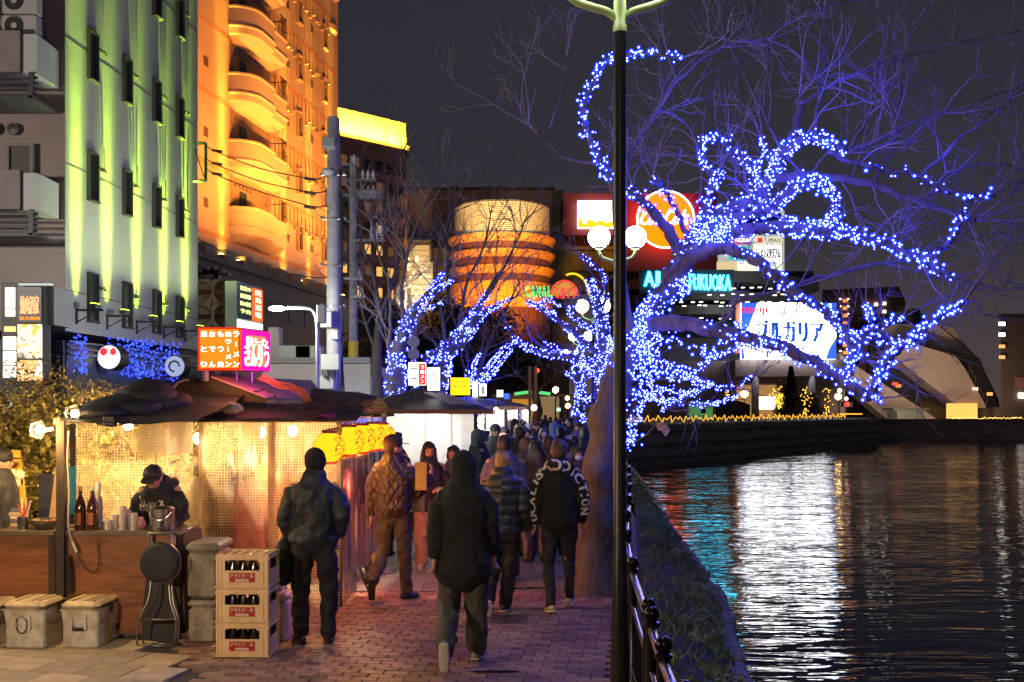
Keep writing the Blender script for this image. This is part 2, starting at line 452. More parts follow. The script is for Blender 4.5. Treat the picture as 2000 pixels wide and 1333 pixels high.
# calmer and rougher lanes of water
cal = n.nodes.new('ShaderNodeMapRange'); cal.inputs[1].default_value = .35; cal.inputs[2].default_value = .65; cal.inputs[3].default_value = .35; cal.inputs[4].default_value = 1.0
L.new(w3, cal.inputs[0])
bp = n.nodes.new('ShaderNodeBump'); bp.inputs['Distance'].default_value = .085
L.new(cal.outputs[0], bp.inputs['Strength']); L.new(a1.outputs[0], bp.inputs['Height']); L.new(bp.outputs[0], b.inputs['Normal'])
mb = MB(); mb.quad((1.2, -15, WZ), (160, -15, WZ), (160, 140, WZ), (1.2, 140, WZ))
water = mb.build('river_water', wm); tag(water, kind='structure')

# opposite quay: angular land tongue, and the far right bank
QT = 1.25
QS = M('quay concrete', (.42, .36, .32), .85, col2=(.24, .20, .18), vs=.7, bump=.3, bs=3, stretch=(1, 1, 3))
quay = thing('quay_wall', None, None); quay['kind'] = 'structure'
qa, qb, qc = Vector((5.5, 54.4, 0)), Vector((33.6, 94.5, 0)), Vector((34.6, 98.5, 0))
def wall_strip(pts, z0, z1, lean, mb):
    for a, b in zip(pts, pts[1:]):
        d = (b - a); nrm = Vector((d.y, -d.x, 0)).normalized()
        mb.quad(a + nrm * lean + Vector((0, 0, z0)), b + nrm * lean + Vector((0, 0, z0)), b + Vector((0, 0, z1)), a + Vector((0, 0, z1)))
m = MB(); wall_strip([Vector((3.0, 50.8, 0)), qa, qb, qc, Vector((34, 106, 0))], -2.2, QT - .42, .5, m); m.build('wall_face', QS, quay)
# lower ledge, course lines and cap stones
d = (qb - qa).normalized(); nrm = Vector((d.y, -d.x, 0)); Lq = (qb - qa).length; az = math.atan2(d.y, d.x)
for (z, t_, o_) in ((-.35, .35, .42), (.15, .06, .28)):
    MB().box(qa + d * Lq / 2 + nrm * o_ + Vector((0, 0, z)), (Lq, .3, t_), rz=az).build('ledge', QS, quay)
k = 0; u = 0
while u < Lq:
    MB().rbox(qa + d * (u + 1.0) + nrm * .02 + Vector((0, 0, QT - .21)), (1.97, .45, .42), .03, rz=az).build('cap_stone', QS, quay); u += 2.0
m = MB(); m.add([(8, 58, QT - .02), (5.5, 54.6, QT - .02), (33.4, 94.6, QT - .02), (34.4, 98.5, QT - .02), (34, 106, QT - .02), (34, 420, QT - .02), (-30, 420, QT - .02), (-30, 106, QT - .02), (7.4, 100, QT - .02)], [(0, 1, 2, 3, 4, 5, 6, 7, 8)])
tag(m.build('far_promenade', M('far promenade paving', (.1, .085, .08), .8, var=.2, vs=.5)), kind='structure')
fb = thing('far_bank', None, None); fb['kind'] = 'structure'
m = MB(); m.bbox((34, 104, -2), (140, 104.6, .95)); m.build('bank_wall', QS, fb)
m = MB(); m.bbox((34, 103.6, .95), (140, 104.9, 1.12)); m.build('bank_cap', M('pale kerb', (.2, .19, .18), .8, var=.2, vs=1), fb)
m = MB(); m.bbox((34, 104.6, -2), (220, 420, .93)); m.build('bank_ground', M('bank asphalt', (.05, .05, .05), .8), fb)
m = MB(); m.bbox((34, 103.2, -2), (140, 104, -.45)); m.build('bank_footing', QS, fb)
# ================================================================== BUILDINGS
class Fac:
    """a vertical facade plane from ground point a to b; outward normal is right-hand side of a->b"""
    def __init__(s, a, b):
        s.a = Vector((a[0], a[1], 0)); s.b = Vector((b[0], b[1], 0)); s.L = (s.b - s.a).length
        s.d = (s.b - s.a) / s.L; s.n = Vector((s.d.y, -s.d.x, 0)); s.az = math.atan2(s.d.y, s.d.x)
    def p(s, u, z, o=0.0): return s.a + s.d * u + s.n * o + Vector((0, 0, z))
    def box(s, mb, u, z, o, su, sz, so): return mb.box(s.p(u, z, o), (su, so, sz), rz=s.az)
def window(f, parent, u, z, w, h, glass, frame, fr=.05, depth=.10, mull=0, sill=True):
    m = MB()
    f.box(m, u - w / 2 - fr / 2, z, depth / 2, fr, h + 2 * fr, depth); f.box(m, u + w / 2 + fr / 2, z, depth / 2, fr, h + 2 * fr, depth)
    f.box(m, u, z + h / 2 + fr / 2, depth / 2, w, fr, depth)
    f.box(m, u, z - h / 2 - fr / 2, depth / 2 + (.03 if sill else 0), w, fr, depth + (.06 if sill else 0))
    for k in range(mull): f.box(m, u - w / 2 + w * (k + 1) / (mull + 1), z, depth * .3, fr * .6, h, depth * .5)
    o = m.build('window', frame, parent)
    m = MB(); f.box(m, u, z, .012, w, h, .02); m.build('pane', glass, o)
    return o
GD = M('dark window glass', (.02, .022, .025), .12, spec=.8)
GD2 = M('green tinted glass', (.03, .045, .035), .15, spec=.8)
FRM = M('bronze window frame', (.06, .055, .05), .5)
def tile_mat(name, c1, c2, mortar, scale, rough=.45, bw=.5, bh=.25, bump=.3):
    if name in MATS: return MATS[name]
    m = bpy.data.materials.new(name); m.use_nodes = True; MATS[name] = m; n = m.node_tree; L = n.links; b = n.nodes['Principled BSDF']
    t = n.nodes.new('ShaderNodeTexCoord'); sp = n.nodes.new('ShaderNodeSeparateXYZ'); cb = n.nodes.new('ShaderNodeCombineXYZ')
    L.new(t.outputs['Object'], sp.inputs[0]); ad = n.nodes.new('ShaderNodeMath'); ad.operation = 'ADD'
    L.new(sp.outputs[0], ad.inputs[0]); L.new(sp.outputs[1], ad.inputs[1]); L.new(ad.outputs[0], cb.inputs[0]); L.new(sp.outputs[2], cb.inputs[1])
    q = n.nodes.new('ShaderNodeTexBrick'); q.inputs['Scale'].default_value = scale; q.inputs['Color1'].default_value = (*c1, 1); q.inputs['Color2'].default_value = (*c2, 1)
    q.inputs['Mortar'].default_value = (*mortar, 1); q.inputs['Mortar Size'].default_value = .02; q.inputs['Brick Width'].default_value = bw; q.inputs['Row Height'].default_value = bh
    L.new(cb.outputs[0], q.inputs['Vector'])
    ns = n.nodes.new('ShaderNodeTexNoise'); ns.inputs['Scale'].default_value = .7; ns.inputs['Detail'].default_value = 7; L.new(t.outputs['Object'], ns.inputs['Vector'])
    mr = n.nodes.new('ShaderNodeMapRange'); mr.inputs[3].default_value = .72; mr.inputs[4].default_value = 1.15; L.new(ns.outputs[0], mr.inputs[0])
    mm = n.nodes.new('ShaderNodeMix'); mm.data_type = 'RGBA'; mm.blend_type = 'MULTIPLY'; mm.inputs[0].default_value = 1
    L.new(q.outputs[0], mm.inputs[6]); L.new(mr.outputs[0], mm.inputs[7]); L.new(mm.outputs[2], b.inputs['Base Color'])
    bp = n.nodes.new('ShaderNodeBump'); bp.inputs['Strength'].default_value = bump; bp.inputs['Distance'].default_value = .01; L.new(q.outputs[1], bp.inputs['Height']); bp.invert = True
    L.new(bp.outputs[0], b.inputs['Normal']); b.inputs['Roughness'].default_value = rough
    return m

def wash(f, u, z, o, col, k, spill, widths=(60, 40, 23, 14, 9), hs=(.42, 1.1, 2.6, 5.2, 9.0), es=(26, 230, 2300, 7500, 11000)):
    for w_, h_, e_ in zip(widths, hs, es): add_light('SPOT', f.p(u, z, o * .6), e_ * k, col, .02, 'floodlight_beam', aim=f.p(u, z + h_, 0), spot_size=R(w_), spot_blend=1)
    if spill: add_light('SPOT', f.p(u, z, o + .9), spill, (.84, 1, .50), .05, 'floodlight_spill', aim=f.p(u, z + 7, -.3), spot_size=R(110), spot_blend=1)
# ---------------------------------------------- B1: white tiled hotel with lime uplights
B1 = thing('hotel_building', 'tall white tiled hotel with lime green wall washing lights at the left edge', 'building', (-10.8, 24.8, 0))
X1 = lambda z: .084 * z - 12.9
f1 = Fac((X1(24.8), 24.8), (X1(33.0), 33.0)); f1r = Fac((-22, 24.78), (X1(24.8), 24.78))
WT = tile_mat('white facade tile', (.50, .50, .47), (.44, .45, .42), (.30, .30, .28), 2.2, bw=.12, bh=.12, bump=.15)
BT = tile_mat('brown pink tile', (.26, .19, .165), (.23, .165, .145), (.31, .24, .21), 2.2, bw=.125, bh=.125)
m = MB(); f1.box(m, f1.L / 2, 14, -2.5, f1.L, 20.0, 5.0); m.build('side_wall', WT, B1)
m = MB(); f1r.box(m, f1r.L / 2, 14, -.10, f1r.L - .002, 20.0, .2); m.build('front_wall', BT, B1)
NB = M('navy fascia panel', (.045, .055, .085), .4, var=.1)
for k in range(5):
    m = MB(); f1.box(m, (k + .5) * f1.L / 5, 1.95, -.12, f1.L / 5 - .02, 3.6, .3); m.build('fascia_panel', NB, B1)
for z in (3.75, 3.6, 3.46):
    m = MB(); f1.box(m, f1.L / 2, z, .07, f1.L, .05, .09); m.build('cornice', M('grey metal trim', (.16, .17, .2), .4, metal=.4), B1)
m = MB(); f1r.box(m, f1r.L / 2, 1.9, .05, f1r.L, 3.75, .12); m.build('shop_front', NB, B1)
for px in (168, 237, 296, 342):
    z0 = 25800 / (1168 - px); u = (z0 - 24.8) / (33.0 - 24.8) * f1.L + .28
    for k in range(6):
        zc = 11.7 - .62 + (k - 2) * 3.07
        window(f1, B1, u, zc, .42, 1.2, GD if k else GD2, FRM, .035, .09)
        for q, du in enumerate((.38, .50, .62)):
            if random.random() < .25: continue
            m = MB(); f1.box(m, u + du, zc + .33, .03, .03, .04, .06)
            c = f1.p(u + du, zc + .27, .07); m.lathe([(.0, .04), (.03, .02), (.045, -.02), (.04, -.025)], c, 8)
            m.build('wall_vent', M('vent hood', (.10, .10, .09), .5), B1)
        if k % 2: m = MB(); m.tube([f1.p(u + .62, zc + .9, .03), f1.p(u + .62, zc + .35, .03)], .010, 6); m.build('drain_pipe', FRM, B1)
# expansion joints
for k in range(5):
    m = MB(); f1.box(m, f1.L / 2, 5.0 + k * 3.07, .001, f1.L, .025, .004); m.build('joint', FRM, B1)
# floodlight brackets + fixtures + the light they give
LIME = (.62, 1.0, .045)
for px in (148, 208, 266, 319, 361):
    z0 = 25800 / (1168 - px); u = max(.35, (z0 - 24.8) / 8.2 * f1.L)
    m = MB(); f1.box(m, u, 4.55, .35, .05, .05, .7); f1.box(m, u, 4.4, .02, .05, .4, .05); m.tube([f1.p(u, 4.25, .03), f1.p(u, 4.55, .6)], .015, 6)
    fx = m.build('floodlight_bracket', FRM, B1)
    m = MB(); f1.box(m, u, 4.64, .5, .30, .12, .16); m.build('floodlight', M('lamp housing', (.08, .08, .08), .5), fx)
    m = MB(); f1.box(m, u, 4.706, .5, .26, .01, .12); m.build('lens', EM('lime lens', LIME, 12), fx)
    wash(f1, u, 4.75, .42, LIME, 2.2, 300)
# balcony plant enclosures with air conditioners
BX = M('brown grey cladding', (.22, .18, .16), .6, var=.12, vs=2)
AC = M('air conditioner casing', (.42, .40, .36), .5, var=.1)
for (zt, zb) in ((10.8, 9.85), (7.6, 6.70)):
    for (xa, xb) in ((-15.5, -12.9), (-12.88, -11.3)):
        m = MB(); m.bbox((xa, 23.5, zb), (xb, 24.74, zt)); m.build('balcony_panel', BX, B1)
    m = MB(); m.bbox((-11.28, 23.6, zb), (-10.95, 24.74, zt - .05)); m.build('balcony_side', M('pale side panel', (.45, .46, .42), .5), B1)
    m = MB()
    for q in range(4): m.bbox((-15.5, 23.6, zb - .12 - q * .13), (-10.95, 23.66, zb - .07 - q * .13))
    m.bbox((-15.5, 23.5, zb - .62), (-10.95, 24.7, zb - .55)); m.bbox((-11.1, 23.5, zb - .6), (-11.0, 23.6, zb)); m.bbox((-12.95, 23.5, zb - .6), (-12.85, 23.6, zb))
    m.build('louvre', M('dark louvre', (.05, .05, .055), .5), B1)
def ac_unit(x, z, w=.82, h=.58, y=23.9, parent=None, lab=None):
    t = thing('air_conditioner', lab, 'air conditioner', (x, y, z), 0, 'air conditioners on the brown wall')
    m = MB(); m.rbox((0, .15, h / 2), (w, .3, h), .02); m.build('casing', AC, t, local=True)
    m = MB(); m.lathe([(.22, 0), (.22, -.012), (.20, -.012)], (0, 0, 0), 20)
    vs = [(p[0] - .12, p[2] - .012, p[1] + h / 2) for p in m.v]; m.v = vs; m.build('fan_ring', M('grille black', (.03, .03, .03), .5), t, local=True)
    m = MB(); m.add([(-.12 + .2 * math.cos(a * PI / 10), -.004, h / 2 + .2 * math.sin(a * PI / 10)) for a in range(20)], [tuple(range(20))]); m.build('fan_grille', MATS['grille black'], t, local=True)
    m = MB(); m.add([(-.12 + .07 * math.cos(a * PI / 6), -.02, h / 2 + .07 * math.sin(a * PI / 6)) for a in range(12)], [tuple(range(12))]); m.build('fan_hub', AC, t, local=True)
    return t
ac_unit(-11.5, 11.35, lab='topmost air conditioner above the upper brown balcony enclosure, beside the white wall')
ac_unit(-11.5, 10.81, h=.5, lab='air conditioner directly on the upper brown balcony enclosure, below another unit')
ac_unit(-12.45, 11.35, lab='air conditioner cut off by the left edge of the picture')
for (x, z) in ((-12.45, 8.85), (-12.0, 8.85)):
    m = MB(); m.lathe([(.001, .08), (.14, .05), (.15, 0)], (0, 0, 0), 14); m.v = [(p[0] + x, 24.66 - p[2], p[1] + z) for p in m.v]; m.build('round_vent', FRM, B1)
f1w = Fac((-14, 24.66), (-10.9, 24.66)); window(f1w, B1, 2.18, 8.0, .5, .82, M('brown panel', (.09, .07, .055), .6), BX, .08, .1)
m = MB(); f1w.box(m, 1.2, 7.7, .1, .9, .06, .2); m.build('ledge', FRM, B1)

# vertical shop sign of the hotel's restaurant (lightboxes) at bottom left
SG = thing('restaurant_sign', 'tall lit restaurant sign of stacked light boxes on the brown wall above the hedge', 'sign', (-11.3, 23.2, 0))
dk = M('sign casing', (.05, .045, .04), .5)
fs = Fac((-11.66, 23.3), (-10.6, 23.3))
def PS(px, py, d=23.3): return P(px, py, d)
def board(parent, x0, y0, x1, y1, d, mat, name='panel', th=.05):
    a, b = P(x0, y1, d), P(x1, y0, d); m = MB(); m.bbox((a.x, d, a.z), (b.x, d + th, b.z)); return m.build(name, mat, parent)
board(SG, 3, 552, 84, 745, 23.34, dk, 'casing', .4)
yel = EM('sign yellow white', (1, .86, .45), 2.2); yw = EM('sign warm white', (1, .93, .72), 2.6)
for (a, b) in ((562, 576), (577, 586), (587, 602), (604, 618)): board(SG, 10, a, 28, b, 23.30, yw, 'lit_character')
for t_, a, b in (('居', 562, 576), ('酒', 577, 588), ('屋', 590, 602), ('店', 604, 617)):
    pass
for (a, b) in ((658, 684), (687, 712), (715, 738)): board(SG, 6, a, 30, b, 23.30, yw, 'lit_panel')
board(SG, 8, 638, 29, 648, 23.30, EM('gold crest', (1, .75, .25), 1.6), 'crest')
def foodmat(name, cols, scale, s):
    m = bpy.data.materials.new(name); m.use_nodes = True; n = m.node_tree; n.nodes.clear(); L = n.links
    o = n.nodes.new('ShaderNodeOutputMaterial'); em = n.nodes.new('ShaderNodeEmission'); t = n.nodes.new('ShaderNodeTexCoord')
    q = n.nodes.new('ShaderNodeTexNoise'); q.inputs['Scale'].default_value = scale; q.inputs['Detail'].default_value = 3; q.inputs['Distortion'].default_value = 1.5
    L.new(t.outputs['Object'], q.inputs['Vector']); r = n.nodes.new('ShaderNodeValToRGB'); cr = r.color_ramp
    for i, c in enumerate(cols):
        pos = .3 + .4 * i / (len(cols) - 1)
        el = cr.elements[i] if i < 2 else cr.elements.new(pos); 
        el.position = pos; el.color = (*c, 1)
    L.new(q.outputs[0], r.inputs[0]); L.new(r.outputs[0], em.inputs[0]); em.inputs[1].default_value = s; L.new(em.outputs[0], o.inputs[0]); return m
fm1 = foodmat('printed food photo', [(.12, .06, .02), (1, .93, .7), (.9, .45, .03)], 3.2, 1.7)
fm3 = foodmat('printed food photo pale', [(1, .95, .85), (.9, .35, .1), (1, .8, .4)], 3.0, 1.8)
board(SG, 34, 560, 81, 630, 23.30, M('dark print', (.045, .04, .04), .4), 'upper_poster')
m = MB(); text_mb(m, '焼肉酒家', P(58, 596, 23.29), (1, 0, 0), (0, 0, 1), .42, .42, .01, bold=.01); m.build('calligraphy', EM('ember lettering', (1, .40, .18), 1.9), SG)
m = MB(); text_mb(m, '炭火焼肉', P(58, 622, 23.29), (1, 0, 0), (0, 0, 1), .46, .08, .01, bold=.004); m.build('lettering', EM('orange lettering', (1, .30, .04), 1.8), SG)
board(SG, 34, 634, 81, 700, 23.30, fm1, 'food_poster'); board(SG, 34, 704, 81, 744, 23.30, fm3, 'lower_poster')
board(SG, 84, 560, 106, 635, 23.6, M('grey duct cover', (.3, .3, .29), .5), 'duct_cover', 1.0)
m = MB(); m.box(P(70, 556, 23.2), (.75, .12, .04)); m.build('light_bar', EM('pale tube', (.8, .85, .8), .8), SG)

# round drum signs and blue wall lights on the navy fascia
for k, (px, py, lab, cc) in enumerate(((213, 698, 'round drum sign with red and white face nearest the hedge on the navy wall', 1), (341, 716, 'round drum sign with pale blue face at the far end of the navy wall', 2))):
    z0 = 25800 / (1168 - px) * .97; c = P(px, py, z0)
    t = thing('drum_sign', lab, 'sign', c, 0, 'round signs on the navy wall')
    fdir = f1.d * -1 
    m = MB(); r = .33 
    m.tube([c, c + f1.d * .45], r, 24); m.build('drum', M('black enamel', (.02, .02, .022), .3), t)
    m = MB(); m.tube([c - f1.d * .012, c - f1.d * .002], r * .92, 24); m.build('face', EM('drum face%d' % cc, (.95, .93, .98) if cc == 1 else (.55, .65, 1), 1.1 if cc == 1 else .7), t)
    m = MB()
    if cc == 1:
        for sx in (-.13, .13): m.ico(c - f1.d * .02 + Vector((sx, 0, .14)), .11, 1, (1, .12, 1))
        m.build('emblem', EM('red print', (1, .05, .06), 1.2), t)
    else:
        m.tube([c - f1.d * .02 + Vector((.16 * math.cos(a / 8 * 2 * PI), 0, .16 * math.sin(a / 8 * 2 * PI))) for a in range(7)], .03, 6); m.build('emblem', M('dark print', (.05, .05, .06), .4), t)

# ---------------------------------------------- brown block with round ducts + lightbox sign behind
RD = thing('duct_box', 'bronze box with four big round openings beside the lime lit hotel', 'ventilation box', P(415, 640, 35))
bz = M('bronze panel', (.52, .42, .32), .4, metal=.15, var=.1)
d = 35
for i, (xa, xb) in enumerate(((372, 413), (413, 458))):
    for j, (ya, yb) in enumerate(((545, 593), (593, 640))):
        a, b = P(xa, yb, d), P(xb, ya, d); cx, cz = (a.x + b.x) / 2, (a.z + b.z) / 2; rr = .345
        m = MB(); sq = []; ci = []
        for k in range(24):
            t_ = 2 * PI * (k + .5) / 24; c_, s_ = math.cos(t_), math.sin(t_); q = max(abs(c_) / ((b.x - a.x) / 2 - .01), abs(s_) / ((b.z - a.z) / 2 - .01))
            sq.append((cx + c_ / q, d, cz + s_ / q)); ci.append((cx + c_ * rr, d, cz + s_ * rr))
        m.add(sq + ci, [(k, (k + 1) % 24, 24 + (k + 1) % 24, 24 + k) for k in range(24)])
        m.add(ci + [(p[0], d + .5, p[2]) for p in ci], [(k, (k + 1) % 24, 24 + (k + 1) % 24, 24 + k) for k in range(24)] + [tuple(range(24, 48))])
        m.build('round_opening', bz, RD)
        m = MB(); m.box((cx, d + .12, cz - .03), (rr * 1.9, .02, .16)); m.build('blade', M('polished steel blade', (.6, .58, .5), .2, metal=1), RD)
a, b = P(372, 640, d), P(458, 545, d); m = MB(); m.bbox((a.x, d + .52, a.z), (b.x, d + 1.5, b.z)); m.build('casing', bz, RD)
# rooftop clutter above it
RC = thing('rooftop_machinery', 'small tangle of pipes and boxes on the roof of the duct box', 'machinery', P(400, 545, 36))
m = MB(); rnd = random.Random(5)
for k in range(9): x = rnd.uniform(380, 440); c = P(x, rnd.uniform(528, 541), 36); m.box(c, (rnd.uniform(.15, .5), .3, rnd.uniform(.06, .3)))
for k in range(4): m.tube([P(378 + k * 16, 541, 36), P(380 + k * 16, 515 + k * 4, 36), P(392 + k * 15, 520, 36)], .03, 6)
m.build('pipes', M('dull steel', (.2, .18, .16), .5, metal=.5, var=.2), RC)

LB = thing('tenant_sign', 'tall lit sign box with grey, red and white panels over the pink ramen sign', 'sign', P(486, 650, 34))
fl = Fac((P(462, 0, 33.2).x, 33.2), (P(512, 0, 35.2).x, 35.2))
zt0, zb0 = P(0, 552, 33.2).z, P(0, 640, 33.2).z
m = MB(); fl.box(m, fl.L / 2, (zt0 + zb0) / 2, -.2, fl.L, zt0 - zb0 + .1, .4); m.build('casing', M('lime washed casing', (.45, .47, .4), .5), LB)
H_ = zt0 - zb0
m = MB(); fl.box(m, fl.L * .29, zb0 + H_ * .60, .02, fl.L * .5, H_ * .75, .04); m.build('grey_panel', M('grey sign face', (.10, .10, .10), .4), LB)
m = MB(); fl.box(m, fl.L * .78, zb0 + H_ * .60, .02, fl.L * .40, H_ * .75, .04); m.build('red_panel', EM('red sign face', (1, .13, .03), 1.5), LB)
m = MB(); fl.box(m, fl.L * .5, zb0 + H_ * .09, .02, fl.L * .97, H_ * .19, .04); m.build('white_panel', EM('white sign face', (.9, 1, .85), 1.6), LB)
m = MB()
for k, s_ in enumerate(('営業中', '個室居酒屋', '飲み放題', '予約')): text_mb(m, s_, fl.p(fl.L * .29, zb0 + H_ * (.90 - k * .17), .045), fl.d, (0, 0, 1), fl.L * .4, H_ * .10, .01)
m.build('lettering', EM('yellow lettering', (.9, 1, .3), 2.2), LB)
m = MB()
for k, s_ in enumerate('焼鳥酒場'): text_mb(m, s_, fl.p(fl.L * .78, zb0 + H_ * (.88 - k * .17), .045), fl.d, (0, 0, 1), fl.L * .26, H_ * .13, .01)
m.build('lettering', EM('cream lettering', (1, .85, .6), 2.4), LB)

# ---------------------------------------------- B2: orange lit apartment hotel with round balconies
B2 = thing('orange_building', 'tall apartment building washed in orange light with stacked rounded balconies', 'building', (-18, 46, 0))
X2 = lambda z: (1330 - 1000) / F * z - 41800 / F
f2 = Fac((X2(42), 42), (X2(62.4), 62.4))
OT = tile_mat('cream facade tile', (.52, .44, .36), (.48, .40, .33), (.34, .28, .22), 1.6, bw=.2, bh=.1, bump=.1)
def u2(px): z = 41800 / (1330 - px); return (z - 42) / 20.4 * f2.L
m = MB(); f2.box(m, f2.L / 2, 18.2, -3.5, f2.L, 19.2, 7.0); m.build('wall', OT, B2)
c = f2.p(f2.L - .9, 0, -.9)
m = MB(); m.lathe([(.9, 8.6), (.9, 27.8)], c, 24); m.build('rounded_corner', OT, B2, smooth=True)
m = MB(); m.lathe([(.9, 26.6), (1.25, 26.9), (1.3, 27.3), (1.5, 27.6), (1.5, 28.0), (.1, 28.0)], c, 24)
f2.box(m, f2.L / 2 - .45, 27.2, .15, f2.L - .9, .5, .5); m.build('cornice', OT, B2)
m = MB(); m.lathe([(.95, 24.6), (1.12, 24.8), (1.12, 25.1), (.95, 25.2)], c, 24); m.build('corner_band', OT, B2)
RIB = M('terracotta band', (.40, .22, .13), .7)
for k in range(6):
    zz = 9.9 + k * 3.1
    m = MB(); f2.box(m, f2.L / 2, zz, .002, f2.L - 1.0, .22, .008); m.build('floor_band', RIB, B2)
ORG = (1.0, .42, .03)
for k in range(6):
    for px in (583, 632):
        zc = 11.1 + (k - 0) * 3.1 + .45
        z_ = 41800 / (1330 - px); 
        window(f2, B2, u2(px), zc - .1, .55, 1.3, GD, OT, .07, .16)
    # small square windows and pilaster-like vertical ribs in groups
    for px in (562, 609, 402):
        m = MB(); f2.box(m, u2(px), 11.9 + k * 3.1 - .7, .012, .4, .42, .024); m.build('small_window', M('dull purple glass', (.10, .07, .08), .4), B2)
    for base in (536, 566, 596, 620):
        for q in range(4):
            m = MB(); u = u2(base) + q * .55; hh = .75 + .3 * ((q * 7 + k) % 3)
            f2.box(m, u, 12.4 + k * 3.1, .04, .07, hh, .08); f2.box(m, u, 12.4 + k * 3.1 - hh / 2, .09, .14, .10, .18); m.build('drip_rib', OT, B2)
# balconies
BW_ = M('balcony plaster', (.46, .40, .34), .6, var=.08)
ub0, ub1 = u2(447), u2(528)
for k in range(6):
    z0 = 9.6 + k * 3.1 + .62
    bw = ub1 - ub0; rr = 1.15
    prof = [(-.02, 0), (.02, .25), (.08, .32), (.08, .38), (.02, .42), (.0, 1.15), (.04, 1.2), (.04, 1.28)]
    def plan(o):   # near end rounded, far end squared
        pts = []
        for a in range(9):
            t_ = PI / 2 * a / 8; pts.append((ub0 + rr - (rr + o) * math.cos(t_) , (rr + o) * math.sin(t_)))
        pts.append((ub0 + rr + 1.3, rr + o)); 
        for a in range(1, 5):
            t_ = PI / 2 * a / 4; pts.append((ub0 + rr + 1.3 + (.5) * math.sin(t_), rr + o - .28 * (1 - math.cos(t_))))
        pts.append((ub1 + o, rr - .28 + o)); pts.append((ub1 + o, 0)); return pts
    rows = [[f2.p(u, z0 + z, oo) for (u, oo) in plan(o)] for (o, z) in prof]; n_ = len(rows[0])
    m = MB(); m.add([p for r_ in rows for p in r_], [(i * n_ + q, i * n_ + q + 1, (i + 1) * n_ + q + 1, (i + 1) * n_ + q) for i in range(len(rows) - 1) for q in range(n_ - 1)])
    inn = [f2.p(u, z0 + 1.28, oo) for (u, oo) in plan(-.12)]; m.add(rows[-1] + inn, [(q, q + 1, n_ + q + 1, n_ + q) for q in range(n_ - 1)])
    low = [f2.p(u, z0 - .0, oo) for (u, oo) in plan(-.02)]; m.add(low, [tuple(range(n_))])
    low2 = [f2.p(u, z0 - .35, oo * .55) for (u, oo) in plan(-.4)]; m.add(low + low2, [(q, q + 1, n_ + q + 1, n_ + q) for q in range(n_ - 1)] + [tuple(range(n_, 2 * n_))])
    bal = m.build('balcony', BW_, B2)
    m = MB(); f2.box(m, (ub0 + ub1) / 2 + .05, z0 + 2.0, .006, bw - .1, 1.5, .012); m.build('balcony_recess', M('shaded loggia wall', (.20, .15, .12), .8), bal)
    m = MB(); f2.box(m, ub0 + 1.5, z0 + 1.7, .03, .75, 1.0, .04); m.build('balcony_door', GD2 if k < 2 else GD, bal)
    for q in range(5): m = MB(); f2.box(m, ub0 + .7 + q * .42, z0 + 2.42, .03, .18, .16, .05); m.build('vent', M('vent hood', (.10, .10, .09), .5), bal)
    m = MB()
    for q in range(6): m.tube([f2.p(ub1 - .75 + q * .13, z0 + 1.28, rr - .28), f2.p(ub1 - .75 + q * .13, z0 + 2.35, rr - .28)], .02, 5)
    for zz in (1.6, 2.3): m.tube([f2.p(ub1 - .85, z0 + zz, rr - .28), f2.p(ub1 + .02, z0 + zz, rr - .28)], .025, 5)
    m.tube([f2.p(ub1, z0 + 2.3, rr - .28), f2.p(ub1, z0 + 2.3, 0)], .025, 5)
    m.build('railing', M('dark iron', (.03, .03, .03), .4, metal=.6), bal)
# orange floodlights
for px, en, s_ in ((396, 4200, 26), (433, 6500, 16), (508, 4800, 18), (553, 6500, 15), (602, 7000, 13), (640, 6500, 14)):
    u = u2(px)
    m = MB(); f2.box(m, u, 8.75, .9, .35, .18, .22); fx = m.build('floodlight', M('lamp housing', (.08, .08, .08), .5), B2)
    m = MB(); f2.box(m, u, 8.86, .9, .32, .015, .2); m.build('lens', EM('orange lens', (1, .6, .12), 30), fx)
    wash(f2, u, 8.95, 1.1, ORG, en / 4200, 0, (70, 34, 20, 14, 10), (.7, 1.8, 4.5, 9, 15), (140, 620, 4200, 17000, 50000))
    add_light('SPOT', f2.p(u, 8.95, 5.5), 6500, (1, .29, .03), .1, 'floodlight_spill', aim=f2.p(u, 19, -.3), spot_size=R(120), spot_blend=1)  # added frontal fill well out from the wall, away from the fixtures
for k in range(6):  # cove lamps under the balconies
    pass
# podium in front of B2
PD = thing('podium_building', 'low dark brown building below the orange apartment tower behind the street lamp', 'building', (-17, 44, 0))
fp = Fac((X2(40) + 1.2, 40), (X2(62.4) + 1.2, 62.4))
pm = M('podium cladding', (.28, .23, .21), .7, var=.15, vs=.6)
m = MB(); fp.box(m, fp.L / 2, 4.25, -1, fp.L, 8.5, 2); m.build('wall', pm, PD)
for k in range(9):
    m = MB(); fp.box(m, 1.5 + k * 2.2, 6.9, .02, 1.9, .9, .04); m.build('relief_panel', M('podium relief', (.12, .10, .095), .6), PD)
m = MB(); fp.box(m, fp.L / 2, 8.4, .1, fp.L, .25, .3); m.build('coping', pm, PD)
m = MB()
for k in range(10): fp.box(m, 1 + k * 2.0, 8.8, -.3, .9, .5, .5)
tag(m.build('roof_boxes', M('roof unit', (.30, .25, .2), .6), PD), kind='stuff')
